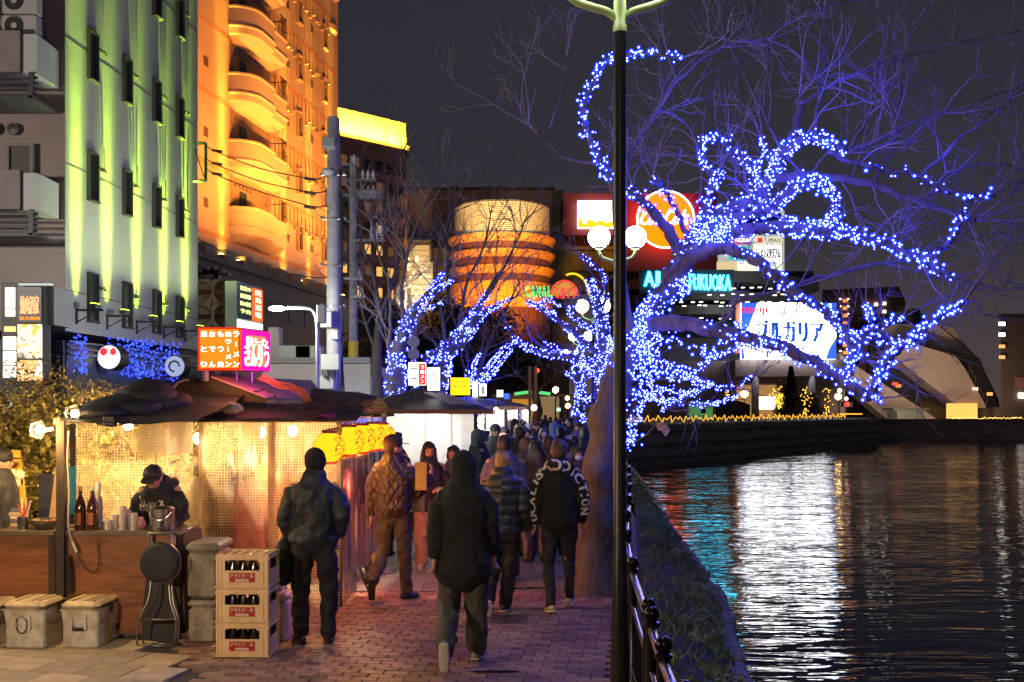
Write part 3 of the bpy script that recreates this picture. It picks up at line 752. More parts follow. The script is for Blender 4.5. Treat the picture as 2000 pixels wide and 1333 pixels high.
# beige lower volume with ac units
LV = thing('shop_building', 'low beige building with air conditioners on its roof behind the ramen sign', 'building', P(580, 780, 30))
a, b = P(520, 0, 30), P(690, 0, 30)
m = MB(); m.bbox((a.x - 1.5, 30, 0), (b.x + .5, 37, 3.45)); m.build('wall', M('beige render', (.42, .36, .30), .7, var=.12, vs=.8), LV)
m = MB(); m.bbox((a.x - 1.5, 29.9, 3.45), (b.x + .5, 30.1, 3.62)); m.build('parapet', M('grey cap', (.2, .19, .18), .6), LV)
m = MB(); m.bbox((-4.9, 29.4, 2.3), (-4.2, 30, 2.55)); m.build('shop_sign', EM('blue shop light', (.1, .45, 1), .8), LV)
for k, (px, w_) in enumerate(((538, .35), (578, 1.0), (605, .8))):
    c = P(px, 700, 31); m = MB(); m.rbox((c.x, 31, 3.75 + (.25 if k == 0 else 0)), (w_, .5, .55 + (.6 if k == 0 else 0)), .03); m.build('roof_unit', AC if k else M('tan duct', (.42, .36, .29), .6), LV)

# ---------------------------------------------- B3: far brown tower with yellow crown
B3 = thing('hotel_tower', 'distant brown hotel tower with a glowing yellow top band', 'building', (-24, 160, 0))
f3 = Fac((P(610, 0, 150).x, 150), (P(795, 0, 162).x, 162)); 
tw = M('brown tower facade', (.30, .215, .175), .7, var=.1, vs=.3)
m = MB(); f3.box(m, f3.L / 2, 21, -8, f3.L, 42, 16); m.build('wall', tw, B3)
zt = P(0, 286, 160).z
m = MB(); f3.box(m, f3.L / 2, zt - .4, .25, f3.L, 1.6, .5); m.build('cornice', tw, B3)
m = MB(); f3.box(m, f3.L / 2, zt + 2.25, -1.3, f3.L, 3.8, 2); m.build('crown', M('cream crown panel', (.6, .52, .36), .6), B3)
for k in range(4):
    u = f3.L * (k + .5) / 4
    add_light('AREA', f3.p(u, zt + .5, 1.4), 5200, (1, .5, .02), 1.0, 'crown_light', aim=f3.p(u, zt + 2.4, -.3), shape='RECTANGLE', size_y=.3)
    d_ = bpy.context.scene.objects[-1].data if False else None
for o in [o for o in COL.objects if o.name.startswith('crown_light')]: o.data.size = f3.L / 4.4
wl = EM('amber lit window', (1, .5, .12), 1.1); wd_ = M('dark tower window', (.03, .02, .018), .3); wm_ = EM('dim lit window', (.6, .28, .1), .22)
nW = 8
for r_ in range(11):
    zz = zt - 3.6 - r_ * 3.25
    if zz < 4: break
    m = MB(); f3.box(m, f3.L / 2, zz - 1.45, .1, f3.L, .45, .2); m.build('floor_band', M('tower band', (.42, .31, .25), .7), B3)
    for q in range(nW):
        u = f3.L * (q + .5) / nW; lit = (q, r_) in ((5, 3), (5, 4), (4, 4), (6, 5), (5, 5), (3, 6), (5, 6), (6, 6), (2, 5), (5, 7)); dim = random.random() < .22
        m = MB(); f3.box(m, u, zz, .05, f3.L / nW * .62, 1.7, .1); fr_ = m.build('window', M('tower frame', (.09, .07, .06), .6), B3)
        m = MB(); f3.box(m, u, zz, .11, f3.L / nW * .5, 1.45, .03); m.build('pane', wl if lit else (wm_ if dim else wd_), fr_)

# ---------------------------------------------- B4: long dark mall mass behind
B4 = thing('mall_building', 'long dark shopping mall block on the skyline behind the striped drum', 'building', (-10, 210, 0))
d = 205
a, b = P(795, 0, d), P(1085, 372, d)
m = MB(); m.bbox((a.x, d, 0), (b.x, d + 20, b.z)); m.build('wall', M('dark mall wall', (.28, .21, .19), .8, var=.12, vs=.15), B4)
m = MB(); m.bbox((a.x, d - .3, b.z), (b.x, d + 20, b.z + .6)); m.build('parapet', M('mall parapet', (.1, .08, .08), .8), B4)
a, b = P(1078, 0, d), P(1102, 374, d); m = MB(); m.bbox((a.x, d - 1, 0), (b.x, d + 18, b.z)); m.build('pier', M('grey pier', (.14, .12, .125), .8), B4)
beige = M('beige mall wall', (.36, .32, .24), .7, var=.1, vs=.2)
a, b = P(1080, 0, 190), P(1112, 458, 190); m = MB(); m.bbox((a.x, 190, 0), (b.x, 195, b.z)); m.build('beige_pier', beige, B4)
for (ya, yb) in ((458, 488), (491, 530), (533, 570)):
    a, b = P(1112, yb, 192), P(1215, ya, 192); m = MB(); m.bbox((a.x, 192, a.z), (b.x, 196, b.z)); m.build('beige_panel', beige, B4)
# left stepped block with green-cream striped tower
SB = thing('stepped_building', 'pale banded building left of the striped drum behind bare branches', 'building', P(822, 600, 170))
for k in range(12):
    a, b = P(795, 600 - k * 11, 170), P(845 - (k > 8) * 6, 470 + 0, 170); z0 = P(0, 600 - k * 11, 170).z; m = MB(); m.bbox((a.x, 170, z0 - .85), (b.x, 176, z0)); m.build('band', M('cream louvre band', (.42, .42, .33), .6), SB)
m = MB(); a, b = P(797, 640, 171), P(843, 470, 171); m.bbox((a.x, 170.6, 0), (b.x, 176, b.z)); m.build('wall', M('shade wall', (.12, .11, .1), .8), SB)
add_light('SPOT', (a.x + 1, 158, 18), 9000, (1, .95, .7), .5, 'facade_floodlight', aim=(a.x + 1.5, 170, 24), spot_size=R(70), spot_blend=1)
a, b = P(845, 0, 175), P(872, 485, 175); m = MB(); m.bbox((a.x, 175, 0), (b.x, 180, b.z)); m.build('annex', M('annex wall', (.16, .145, .12), .8), SB)
m = MB(); rnd = random.Random(8)
for k in range(26):
    c = P(rnd.uniform(797, 842), rnd.uniform(492, 590), 169.7); m.box(c, (rnd.uniform(.3, .7), .1, rnd.uniform(.3, .6)))
m.build('window_lights', EM('warm window light', (1, .8, .45), 1.6), SB)

# ---------------------------------------------- B5: striped drum
B5 = thing('striped_drum_building', 'round mall building with flaring orange bands and a ribbed pale crown', 'building', P(980, 600, 150))
cx, cyy = P(980, 0, 158).x, 158.0
Zs = lambda py: CH + (HY - py) / F * 151
def dr(px): return (px / F) * 151
cb = M('cream drum band', (.74, .36, .08), .6, var=.06, vs=.2); brn = M('maroon drum band', (.16, .055, .04), .7)
for k in range(17):
    py = 393 + k * 3.9; r_ = dr(97)
    m = MB(); m.lathe([(r_ - .18, Zs(py + 3.4)), (r_, Zs(py + 3.1)), (r_, Zs(py + .6)), (r_ - .18, Zs(py + .2))], (cx, cyy, 0), 48); m.build('crown_rib', M('pale crown rib', (.62, .62, .50), .5), B5, smooth=False)
m = MB(); m.lathe([(dr(95), Zs(462)), (dr(95), Zs(390)), (.1, Zs(389))], (cx, cyy, 0), 48); m.build('crown_core', M('crown core', (.16, .15, .12), .7), B5)
for (ya, yb, rt, rb) in ((456, 471, 110, 102), (487, 501, 109, 101), (518, 533, 108, 100), (549, 600, 104, 108)):
    m = MB(); m.lathe([(dr(rb - 2), Zs(yb)), (dr(rb), Zs(yb)), (dr(rt), Zs(ya + 4)), (dr(rt), Zs(ya)), (dr(rt - 8), Zs(ya - 2))], (cx, cyy, 0), 56); m.build('flared_band', cb, B5, smooth=False)
m = MB(); m.lathe([(dr(98), 0), (dr(98), Zs(455))], (cx, cyy, 0), 56); m.build('drum_wall', brn, B5)
for (px, py, en) in ((930, 590, 30000), (1030, 590, 30000)):
    p = P(px, py, 122); add_light('SPOT', p, en * 2.3, (1, .40, .035), 1.5, 'orange_floodlight', aim=(cx + (px - 980) * .02, 150, Zs(520)), spot_size=R(46), spot_blend=.5)
p = P(960, 440, 118); add_light('SPOT', p, 32000, (1, 1, .8), 1.0, 'crown_floodlight', aim=(cx - .5, 150, Zs(408)), spot_size=R(24), spot_blend=.35)
# evergreen clump silhouettes below are trees (see vegetation)

# sign: CANAL CITY
CS = thing('mall_name_sign', 'green and red neon mall name under the striped drum', 'sign', P(1085, 600, 146))
for k, ch in enumerate('CANAL'): m = MB(); text_mb(m, ch, P(1030 + k * 11.0, 570, 146), (1, 0, 0), (0, 0, 1), .55, 1.55, .1, bold=.05); m.build('green_letter', EM('green neon', (.03, 1, .18), 2.4), CS)
for k, ch in enumerate('CITY'): m = MB(); text_mb(m, ch, P(1088 + k * 11, 573, 146), (1, 0, 0), (0, 0, 1), .5, 1.5, .1, bold=.05); m.build('red_letter', EM('red neon', (1, .05, .03), 2.4), CS)
m = MB(); c = P(1102, 578, 147); m.tube([c + Vector((1.95 * math.cos(a * PI / 16), 0, 2.15 * math.sin(a * PI / 16))) for a in range(0, 17)], .13, 6); m.build('neon_arch', EM('red neon', (1, .05, .03), 2.4), CS)
m = MB(); ring = [c + Vector((1.8 * math.cos(a * PI / 16), .3, 2.0 * math.sin(a * PI / 16))) for a in range(0, 17)]; m.add(ring, [tuple(range(17))]); m.build('arch_panel', EM('orange glow panel', (1, .42, .08), .75), CS)
m = MB(); c = P(1118, 578, 148); m.tube([c + Vector((2.4 * math.cos(a * PI / 16), 0, 3.2 * math.sin(a * PI / 16))) for a in range(0, 11)], .16, 6); m.build('yellow_arc', EM('yellow neon', (1, .62, .02), 1.6), CS)

# ---------------------------------------------- B6: red block with screen and cola disc
B6 = thing('red_block_building', 'dark red windowless block carrying a white screen and a round neon disc', 'building', P(1250, 600, 180))
rd = M('dark red panel', (.20, .025, .035), .6, var=.12, vs=.2)
a, b = P(1100, 460, 180), P(1400, 378, 180); m = MB(); m.bbox((a.x, 180, a.z), (b.x, 192, b.z)); m.build('upper_wall', rd, B6)
a, b = P(1215, 580, 180.4), P(1400, 460, 180.4); m = MB(); m.bbox((a.x, 180.4, 0), (b.x, 192, b.z)); m.build('lower_wall', M('maroon brown wall', (.13, .05, .055), .7, var=.15, vs=.2), B6)
SC = thing('billboard_screen', 'glowing white billboard with an orange skyline print on the red block', 'billboard', P(1163, 445, 179))
a, b = P(1128, 446, 179), P(1200, 392, 179); m = MB(); m.bbox((a.x, 179, a.z), (b.x, 179.6, b.z)); m.build('panel', EM('billboard white', (1, .97, .95), 4), SC)
m = MB(); z0 = P(0, 444.5, 178.9).z; pts = [P(1129, 444.5, 178.9)]
rnd = random.Random(2)
for k in range(15): pts.append(P(1129 + k * 5, 438 - rnd.uniform(0, 11), 178.9))
pts.append(P(1199, 444.5, 178.9)); m.prism(pts, (0, -.06, 0)); m.build('skyline_print', EM('billboard orange', (1, .32, .01), 2.6), SC)
m = MB(); text_mb(m, 'FIGHT', P(1163, 405, 178.9), (1, 0, 0), (0, 0, 1), 2.4, .7, .05); text_mb(m, 'ふくおか', P(1163, 417, 178.9), (1, 0, 0), (0, 0, 1), 3.4, .7, .05); m.build('pale_lettering', EM('pale gold lettering', (1, .8, .5), 2.2), SC)
CC = thing('round_neon_sign', 'round glowing orange disc sign with a white script drink name behind the branches', 'sign', P(1300, 487, 178))
c = P(1300, 429, 178); rr = 4.95
m = MB(); m.tube([c, c + Vector((0, .8, 0))], rr, 48); m.build('disc', EM('cola disc orange', (1, .045, .0004), 9), CC)
m = MB(); m.tube([c + Vector((rr * math.cos(a * PI / 32), -.1, rr * math.sin(a * PI / 32))) for a in range(65)], .13, 6); m.build('neon_ring', EM('neon white pink', (1, .75, .8), 9), CC)
m = MB(); text_mb(m, 'Coca', c + Vector((-2.2, -.15, .15)), (1, 0, .0), (0, 0, 1), 4.2, 2.3, .1, slant=.35, bold=.12); text_mb(m, 'Cola', c + Vector((2.0, -.15, .35)), (1, 0, .0), (0, 0, 1), 4.2, 2.6, .1, slant=.35, bold=.12)
m.build('script_lettering', EM('neon script white', (1, .8, .75), 5), CC)

# ---------------------------------------------- B7: sign tower with shop list
B7 = thing('sign_tower', 'white lit sign tower listing cinema and ramen tenants', 'billboard', P(1480, 530, 150))
a, b = P(1418, 530, 150), P(1532, 412, 150); m = MB(); m.bbox((a.x, 150, a.z - 2), (b.x, 156, b.z)); m.build('frame', EM('sign frame glow', (.85, .9, .75), .55), B7)
def pan(x0, y0, x1, y1, mat, nm='sign_panel', d=149.9): a, b = P(x0, y1, d), P(x1, y0, d); m = MB(); m.bbox((a.x, d, a.z), (b.x, d + .1, b.z)); return m.build(nm, mat, B7)
pan(1424, 417, 1526, 458, M('navy sign face', (.01, .03, .07), .4), 'navy_panel')
pan(1472, 462, 1527, 478, EM('cream sign face', (.95, .9, .6), .9)); pan(1472, 479, 1526, 511, EM('bright sign face', (1, .97, .85), 2.0))
pan(1424, 462, 1468, 477, EM('red station face', (1, .08, .05), .8)); pan(1424, 482, 1464, 508, EM('teal sign face', (.02, .62, .42), 1.0)); pan(1424, 511, 1527, 529, EM('lower sign glow', (.9, .95, .7), 1.2))
m = MB(); text_mb(m, 'ラーメンスタジアム', P(1499, 495, 149.8), (1, 0, 0), (0, 0, 1), 3.7, 1.5, .05, bold=.05)
text_mb(m, 'IMAX', P(1513, 470, 149.8), (1, 0, 0), (0, 0, 1), 1.8, .55, .05); m.build('black_lettering', M('black print', (.02, .02, .02), .5), B7)
m = MB(); text_mb(m, 'STATION', P(1450, 470, 149.8), (1, 0, 0), (0, 0, 1), 2.2, .6, .05, bold=.03); text_mb(m, 'MUJI', P(1447, 496, 149.8), (1, 0, 0), (0, 0, 1), 2.6, 1.0, .05, bold=.06); m.build('white_lettering', EM('white lettering', (1, 1, 1), 2.0), B7)
m = MB(); text_mb(m, 'CINEMAS', P(1508, 450, 149.8), (1, 0, 0), (0, 0, 1), 2.2, .5, .05); m.build('cyan_lettering', EM('cyan lettering', (.05, .5, .8), 1.2), B7)
m = MB(); a, b = P(1480, 474, 149.8), P(1489, 465, 149.8); m.bbox((a.x, 149.75, a.z), (b.x, 149.9, b.z)); m.build('red_emblem', EM('red station face', (1, .08, .05), .8), B7)

# ---------------------------------------------- B8: terraced dark building with AI FUKUOKA sign
B8 = thing('terraced_building', 'dark curved terraced building with rows of ceiling lights across the river', 'building', P(1400, 800, 125))
dkm = M('dark terrace slab', (.045, .045, .05), .6); 
for (ya, yb, x0, x1) in ((535, 556, 1215, 1600), (572, 590, 1190, 1570), (600, 618, 1190, 1560), (628, 650, 1190, 1450)):
    m = MB(); pts = []
    for k in range(13):
        t_ = k / 12; px = x0 + (x1 - x0) * t_; pts.append(P(px, 0, 125 + 10 * (1 - (2 * t_ - 1) ** 2) * -1 + 8))
    za, zb = P(0, ya, 126).z, P(0, yb, 126).z
    low = [Vector((p.x, p.y, zb)) for p in pts]; top = [Vector((p.x, p.y, za)) for p in pts]; bk = [Vector((p.x, p.y + 9, zb)) for p in pts]; bt = [Vector((p.x, p.y + 9, za)) for p in pts]
    n_ = 13; m.add(low + top + bk + bt, [(k, k + 1, n_ + k + 1, n_ + k) for k in range(12)] + [(k, k + 1, 2 * n_ + k + 1, 2 * n_ + k) for k in range(12)] + [(n_ + k, n_ + k + 1, 3 * n_ + k + 1, 3 * n_ + k) for k in range(12)])
    m.build('terrace', dkm, B8)
a, b = P(1190, 0, 135), P(1590, 530, 135); m = MB(); m.bbox((a.x, 135, 0), (b.x, 145, b.z)); m.build('wall', M('terrace back wall', (.07, .06, .062), .7, var=.2, vs=.2), B8)
rnd = random.Random(4)
for ry, x0, x1, n_ in ((522, 1440, 1480, 2), (563, 1400, 1560, 8), (576, 1380, 1560, 9), (591, 1300, 1560, 12), (598, 1330, 1440, 5), (622, 1270, 1440, 7), (588, 1255, 1300, 3)):
    for k in range(n_):
        px = x0 + (x1 - x0) * (k + rnd.uniform(.1, .7)) / n_; c = P(px, ry + rnd.uniform(-1.5, 1.5), 121)
        MB().box(c, (.42, .3, .08)).build('ceiling_light', EM('terrace ceiling light', (1, .9, .68), 4), B8)
for (px, py, w_, h_) in ((1412, 521, 1.6, 1.2), (1432, 520, 1.0, 1.2), (1516, 565, .9, 1.0), (1490, 556, .8, 1.0)):
    MB().box(P(px, py, 133), (w_, .2, h_)).build('lit_window', EM('beige lit window', (1, .75, .42), .8), B8)
AS = thing('city_sign', 'cyan lit lettering ending in FUKUOKA on the dark terrace', 'sign', P(1340, 570, 121))
a, b = P(1250, 573, 121.2), P(1434, 527, 121.2); m = MB(); m.bbox((a.x, 121.2, a.z), (b.x, 121.6, b.z)); m.build('backing', M('black backing', (.012, .02, .024), .5), AS)
for s_, px, w_ in (('A', 1268, 1.15), ('I', 1285, .35), ('c', 1297, .6)): m = MB(); text_mb(m, s_, P(px, 545, 121), (1, 0, -.02), (0, 0, 1), w_, 1.75, .08, bold=.06); m.build('letter', EM('cyan neon', (.02, .5, .8), 24), AS)
m = MB()
text_mb(m, 'FUKUOKA', P(1387, 552, 121), (1, 0, -.03), (0, 0, 1), 4.9, 1.85, .08, bold=.05); m.build('letters', EM('cyan neon', (.02, .5, .8), 24), AS)

# ---------------------------------------------- B9: meiji screen
B9 = thing('led_billboard', 'huge bright white and blue dairy billboard with Japanese lettering across the water', 'billboard', P(1540, 705, 112))
d = 112
a, b = P(1448, 702, d), P(1633, 592, d)
m = MB(); m.bbox((a.x, d, a.z), (b.x, d + .5, b.z)); m.build('screen', EM('screen white', (.93, .96, 1), 9), B9)
def pp(pts, mat, nm, o=-.02): m = MB(); m.prism([P(x, y, d + o) for x, y in pts], (0, -.02, 0)); m.build(nm, mat, B9)
blu = EM('screen blue', (.03, .10, .75), 1.9); cyb = EM('screen sky blue', (.05, .45, 1), 2.0)
pp([(1448, 592), (1480, 592), (1462, 640), (1448, 650)], blu, 'blue_corner'); pp([(1450, 628), (1465, 618), (1456, 655), (1450, 660)], cyb, 'cyan_stripe')
pp([(1633, 592), (1605, 592), (1622, 612), (1628, 640), (1633, 650)], blu, 'blue_corner'); pp([(1633, 660), (1620, 680), (1612, 702), (1633, 702)], blu, 'blue_corner'); pp([(1448, 660), (1455, 702), (1448, 702)], blu, 'blue_corner')
pp([(1612, 594), (1618, 594), (1629, 625), (1627, 640)], cyb, 'cyan_stripe', -.05); pp([(1619, 594), (1623, 594), (1631, 620), (1630, 630)], EM('screen white', (.93, .96, 1), 3.4), 'white_stripe', -.05)
m = MB(); text_mb(m, 'meiji', P(1474, 607, d - .08), (1, 0, 0), (0, 0, 1), 2.7, 1.15, .04, bold=.05); m.build('red_lettering', EM('screen red', (.9, .02, .06), 1.6), B9)
m = MB(); text_mb(m, '明治', P(1541, 610, d - .08), (1, 0, 0), (0, 0, 1), 1.95, 1.2, .04, bold=.03); m.build('navy_lettering', EM('screen navy', (.02, .02, .22), 1.0), B9)
m = MB(); text_mb(m, 'ブルガリア', P(1543, 647, d - .08), (1, 0, 0), (0, 0, 1), 7.2, 2.5, .04, slant=-.06, bold=.13)
text_mb(m, 'ヨーグルト', P(1530, 690, d - .08), (1, 0, 0), (0, 0, 1), 4.8, 1.0, .04, bold=.07); m.build('blue_lettering', EM('screen royal blue', (.01, .07, .42), 1.5), B9)
a, b = P(1436, 690, d + 1), P(1447, 588, d + 1); m = MB(); m.bbox((a.x, d + .8, a.z), (b.x, d + 2, b.z)); m.build('orange_pier', M('orange brick pier', (.30, .09, .05), .7), B9)
BB = thing('riverside_building', 'brown riverside building with a lit entrance beneath the bright billboard', 'building', P(1530, 830, 113))
rb = M('mauve brown wall', (.17, .125, .12), .75, var=.1, vs=.3)
a, b = P(1250, 830, 114), P(1668, 703, 114); m = MB(); m.bbox((a.x, 117, QT - .02), (b.x, 126, b.z)); m.build('wall', rb, BB)
a, b = P(1436, 735, 113), P(1668, 703, 113); m = MB(); m.bbox((a.x, 112.9, a.z), (b.x, 117, b.z)); m.build('canopy', rb, BB)
for px in (1475, 1585): c = P(px, 0, 113.3); m = MB(); m.cyl((c.x, c.y, QT), (c.x, c.y, P(0, 735, 113).z), .42, n=16); m.build('column', M('grey column', (.2, .18, .2), .6), BB, smooth=True)
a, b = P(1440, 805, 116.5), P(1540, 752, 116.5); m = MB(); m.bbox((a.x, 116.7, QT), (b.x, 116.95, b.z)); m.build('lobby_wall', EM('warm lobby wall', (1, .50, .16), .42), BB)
a, b = P(1480, 800, 116.2), P(1515, 775, 116.2); m = MB(); m.bbox((a.x, 116.4, a.z), (b.x, 116.6, b.z)); m.build('shop_window', EM('bright shop window', (.9, 1, .88), 2.4), BB)
KI = thing('riverside_kiosk', 'small kiosk with green lit side and dark wall on the far quay', 'kiosk', P(1410, 818, 88))
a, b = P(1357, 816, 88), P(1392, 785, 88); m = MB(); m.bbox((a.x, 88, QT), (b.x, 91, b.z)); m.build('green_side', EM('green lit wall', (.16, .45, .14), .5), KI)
m = MB(); c = P(1374, 803, 87.9); m.box((c.x, 87.95, c.z), (.45, .1, .4)); m.build('hatch', M('dark hatch', (.02, .03, .02), .5), KI)
a, b = P(1396, 816, 88), P(1464, 785, 88); m = MB(); m.prism([(a.x, 87.8, QT), (b.x, 87.8, QT), (b.x, 87.8, b.z - .25), (P(1440, 0, 88).x, 87.8, b.z + .1), (a.x, 87.8, b.z + .05)], (0, 3.4, 0)); m.build('dark_wall', M('charcoal wall', (.05, .05, .05), .8), KI)

# ---------------------------------------------- B10 brown block right of billboard, B11 angular hall, B12 dark tower
B10 = thing('brown_apartment_building', 'brown apartment building with a column of small orange lights right of the billboard', 'building', P(1690, 700, 190))
a, b = P(1606, 0, 190), P(1768, 560, 190); br = M('maroon apartment wall', (.085, .042, .038), .8, var=.15, vs=.2)
m = MB(); m.prism([(a.x, 190, 0), (b.x, 190, 0), (b.x, 190, b.z - 2.5), (b.x - 1.2, 190, b.z), (a.x, 190, b.z - .6)], (4.4, 14, 0)); m.build('wall', br, B10)
for k in range(9):
    z_ = P(0, 588 + k * 14.5, 189.8).z
    MB().box((P(1653, 0, 189).x, 189.6, z_), (.75, .5, .55)).build('stair_light', EM('orange stair light', (1, .32, .06), 1.4), B10)
    for px in (1643, 1658):
        if random.random() < .8: MB().box((P(px, 0, 189).x, 189.4, z_ + .3), (.22, .3, .25)).build('wall_lamp', EM('white wall lamp', (1, .9, .8), 5), B10)
    MB().box((P(1690, 0, 189).x, 189.9, z_ - 1.0), (15, .3, .18)).build('floor_line', M('floor line', (.13, .08, .075), .7), B10)
for (px, py) in ((1693, 594), (1711, 595), (1727, 593), (1695, 610), (1727, 609), (1771, 614), (1740, 652)):
    MB().box(P(px, py, 189.5), (.55, .3, .5)).build('lit_window', EM('white wall lamp', (1, .9, .8), 5), B10)
B13 = thing('slim_building', 'slim dark building with a pale edge between the brown block and the angular hall', 'building', P(1795, 660, 180))
a, b = P(1782, 0, 180), P(1797, 603, 180); m = MB(); m.bbox((a.x, 180, 0), (b.x, 188, b.z)); m.build('wall', M('blue black wall', (.02, .025, .05), .6), B13)
a, b = P(1798, 0, 180), P(1806, 612, 180); m = MB(); m.bbox((a.x, 180, 0), (b.x, 188, b.z)); m.build('pale_edge', M('pale edge', (.25, .25, .25), .7), B13)
B11 = thing('angular_hall', 'sculptural concrete hall of sloping angular shells on the far bank', 'building', P(1800, 820, 128))
cn = M('warm concrete', (.40, .31, .255), .75, var=.12, vs=.12, bump=.1, bs=2)
dk2 = M('dark glass cladding', (.022, .02, .022), .3)
def poly(pts, d0, th, mat, nm): m = MB(); m.prism([P(x, y, d0) for x, y in pts], (0, th, 0)); return m.build(nm, mat, B11)
poly([(1722, 648), (1745, 632), (1860, 640), (1884, 672), (1912, 702), (1950, 780), (1958, 820), (1900, 820), (1760, 760)], 134, 12, M('rear concrete shell', (.34, .24, .19), .8, var=.15, vs=.12), 'rear_shell')
poly([(1700, 670), (1722, 650), (1800, 700), (1870, 790), (1870, 822), (1690, 822)], 132.8, 1, dk2, 'glass_gap')
poly([(1640, 690), (1672, 715), (1832, 820), (1832, 826), (1740, 826), (1640, 740)], 126, 3, cn, 'low_ramp_shell')
poly([(1757, 660), (1800, 676), (1866, 696), (1886, 722), (1925, 792), (1925, 797), (1876, 797), (1778, 722), (1738, 690)], 129, 3.5, cn, 'front_shell')
poly([(1868, 698), (1915, 703), (1950, 796), (1925, 797), (1886, 722)], 130, 2, dk2, 'glass_wedge')
poly([(1800, 672), (1868, 696), (1916, 702), (1905, 694), (1860, 690)], 128.8, 2, dk2, 'roof_slot')
poly([(1805, 640), (1830, 634), (1870, 668), (1912, 700), (1900, 700), (1840, 678)], 133.5, 1, cn, 'upper_shell')
for k in range(7): c = P(1893 + k * 5.5, 712 + k * 11, 129.9); MB().box((c.x, 129.8, c.z - 1.2), (.12, .1, 2.4)).build('mullion', M('mullion grey', (.1, .1, .11), .5), B11)
a, b = P(1858, 818, 127), P(1920, 788, 127)
for k in range(6):
    x0 = a.x + (b.x - a.x) * k / 6; m = MB(); m.bbox((x0 + .05, 128.4, .95), (x0 + (b.x - a.x) / 6 - .05, 128.6, b.z)); m.build('lit_entrance_bay', EM('amber entrance', (1, .48, .10), 1.5), B11)
for (px, py, c_) in ((1755, 754, (1, .25, .05)), (1748, 750, (1, .1, .05)), (1933, 770, (1, .4, .1)), (1905, 760, (.9, .6, .4))): MB().box(P(px, py, 128.5 if px > 1800 else 132.5), (.7, .1, .4)).build('window_light', EM('window light %d' % px, c_, 1.6), B11)
add_light('SPOT', P(1760, 822, 108), 14000, (1, .72, .48), 1.0, 'hall_floodlight', aim=P(1790, 745, 129), spot_size=R(95), spot_blend=.9)
add_light('SPOT', P(1880, 822, 112), 11000, (1, .68, .42), 1.0, 'hall_floodlight', aim=P(1880, 735, 129), spot_size=R(95), spot_blend=.9)
B12 = thing('dark_tower_building', 'plain dark brown building at the right edge of the far bank', 'building', P(1980, 820, 120))
a, b = P(1955, 0, 120), P(2100, 622, 120); m = MB(); m.prism([(a.x, 120, 0), (b.x, 120, 0), (b.x, 120, b.z), (a.x, 120, b.z)], (6.2, 12, 0)); m.build('wall', M('dark brown wall', (.07, .05, .043), .8, var=.15, vs=.3), B12)
m = MB(); m.bbox((a.x - .3, 119.7, b.z), (b.x, 120.2, b.z + .5)); m.build('parapet', M('roof edge dark', (.03, .03, .03), .7), B12)
for (py, c_, s_) in ((633, (1, 1, .9), 7), (654, (1, 1, .9), 6), (677, (1, .5, .15), 1.2), (698, (1, .5, .15), 1.2)):
    o = MB().box(P(1957, py, 119.8), (.8, .2, .5)).build('window', FRM, B12); MB().box(P(1957, py, 119.65), (.7, .1, .4)).build('pane', EM('window glow %d' % py, c_, s_), o)
MB().box(P(1992, 748, 119.8), (1.0, .2, 1.3)).build('window', M('dim pink window', (.25, .12, .10), .5), B12); MB().box(P(1996, 773, 119.7), (.8, .2, .6)).build('lit_sign', EM('white wall lamp', (1, .9, .8), 5), B12)

# another lamp of the hotel's street stands left of the frame, and a stall's work lamp left of the camera
add_light('SPOT', P(1680, 824, 108), 7000, (1, .78, .58), 1.0, 'hall_floodlight', aim=P(1720, 770, 126), spot_size=R(80), spot_blend=.9)  # extra unseen spot added to brighten the hall's low ramp shell
add_light('POINT', (-15.5, 13.5, 6.5), 2600, (1, .90, .80), .3, 'street_lamp_light')
add_light('POINT', (-4.2, 4.2, 1.9), 470, (1, .70, .42), .15, 'stall_light')
# ================================================================== TREES AND STRING LIGHTS
BK = M('cherry bark', (.13, .10, .088), .85, col2=(.06, .045, .04), vs=9, bump=1.0, bs=20, stretch=(1, 1, .35))
TW = M('bare twig', (.17, .13, .145), .8, var=.2)
ledm = bpy.data.materials.new('blue led lens'); ledm.use_nodes = True; n = ledm.node_tree; n.nodes.clear(); L = n.links
o_ = n.nodes.new('ShaderNodeOutputMaterial'); em = n.nodes.new('ShaderNodeEmission'); lw = n.nodes.new('ShaderNodeLayerWeight'); lw.inputs[0].default_value = .5
rp = n.nodes.new('ShaderNodeValToRGB'); rp.color_ramp.elements[0].color = (.40, .50, 1, 1); rp.color_ramp.elements[0].position = .04
rp.color_ramp.elements[1].color = (.001, .010, .8, 1); rp.color_ramp.elements[1].position = .14
L.new(lw.outputs['Facing'], rp.inputs[0]); L.new(rp.outputs[0], em.inputs[0]); em.inputs[1].default_value = 11; L.new(em.outputs[0], o_.inputs[0])

def px_path(pts):      # [(px,py,d)]
    return [P(*p) for p in pts]
def smooth_path(pts, n=4, jit=0.0, rnd=random):
    out = []
    N = len(pts)
    for i in range(N - 1):
        p0, p1, p2, p3 = pts[max(i - 1, 0)], pts[i], pts[i + 1], pts[min(i + 2, N - 1)]
        for k in range(n):
            t = k / n
            q = .5 * ((2 * p1) + (p2 - p0) * t + (2 * p0 - 5 * p1 + 4 * p2 - p3) * t * t + (3 * p1 - p0 - 3 * p2 + p3) * t ** 3)
            if jit: q = q + Vector((rnd.gauss(0, jit), rnd.gauss(0, jit), rnd.gauss(0, jit)))
            out.append(q)
    out.append(pts[-1]); return out

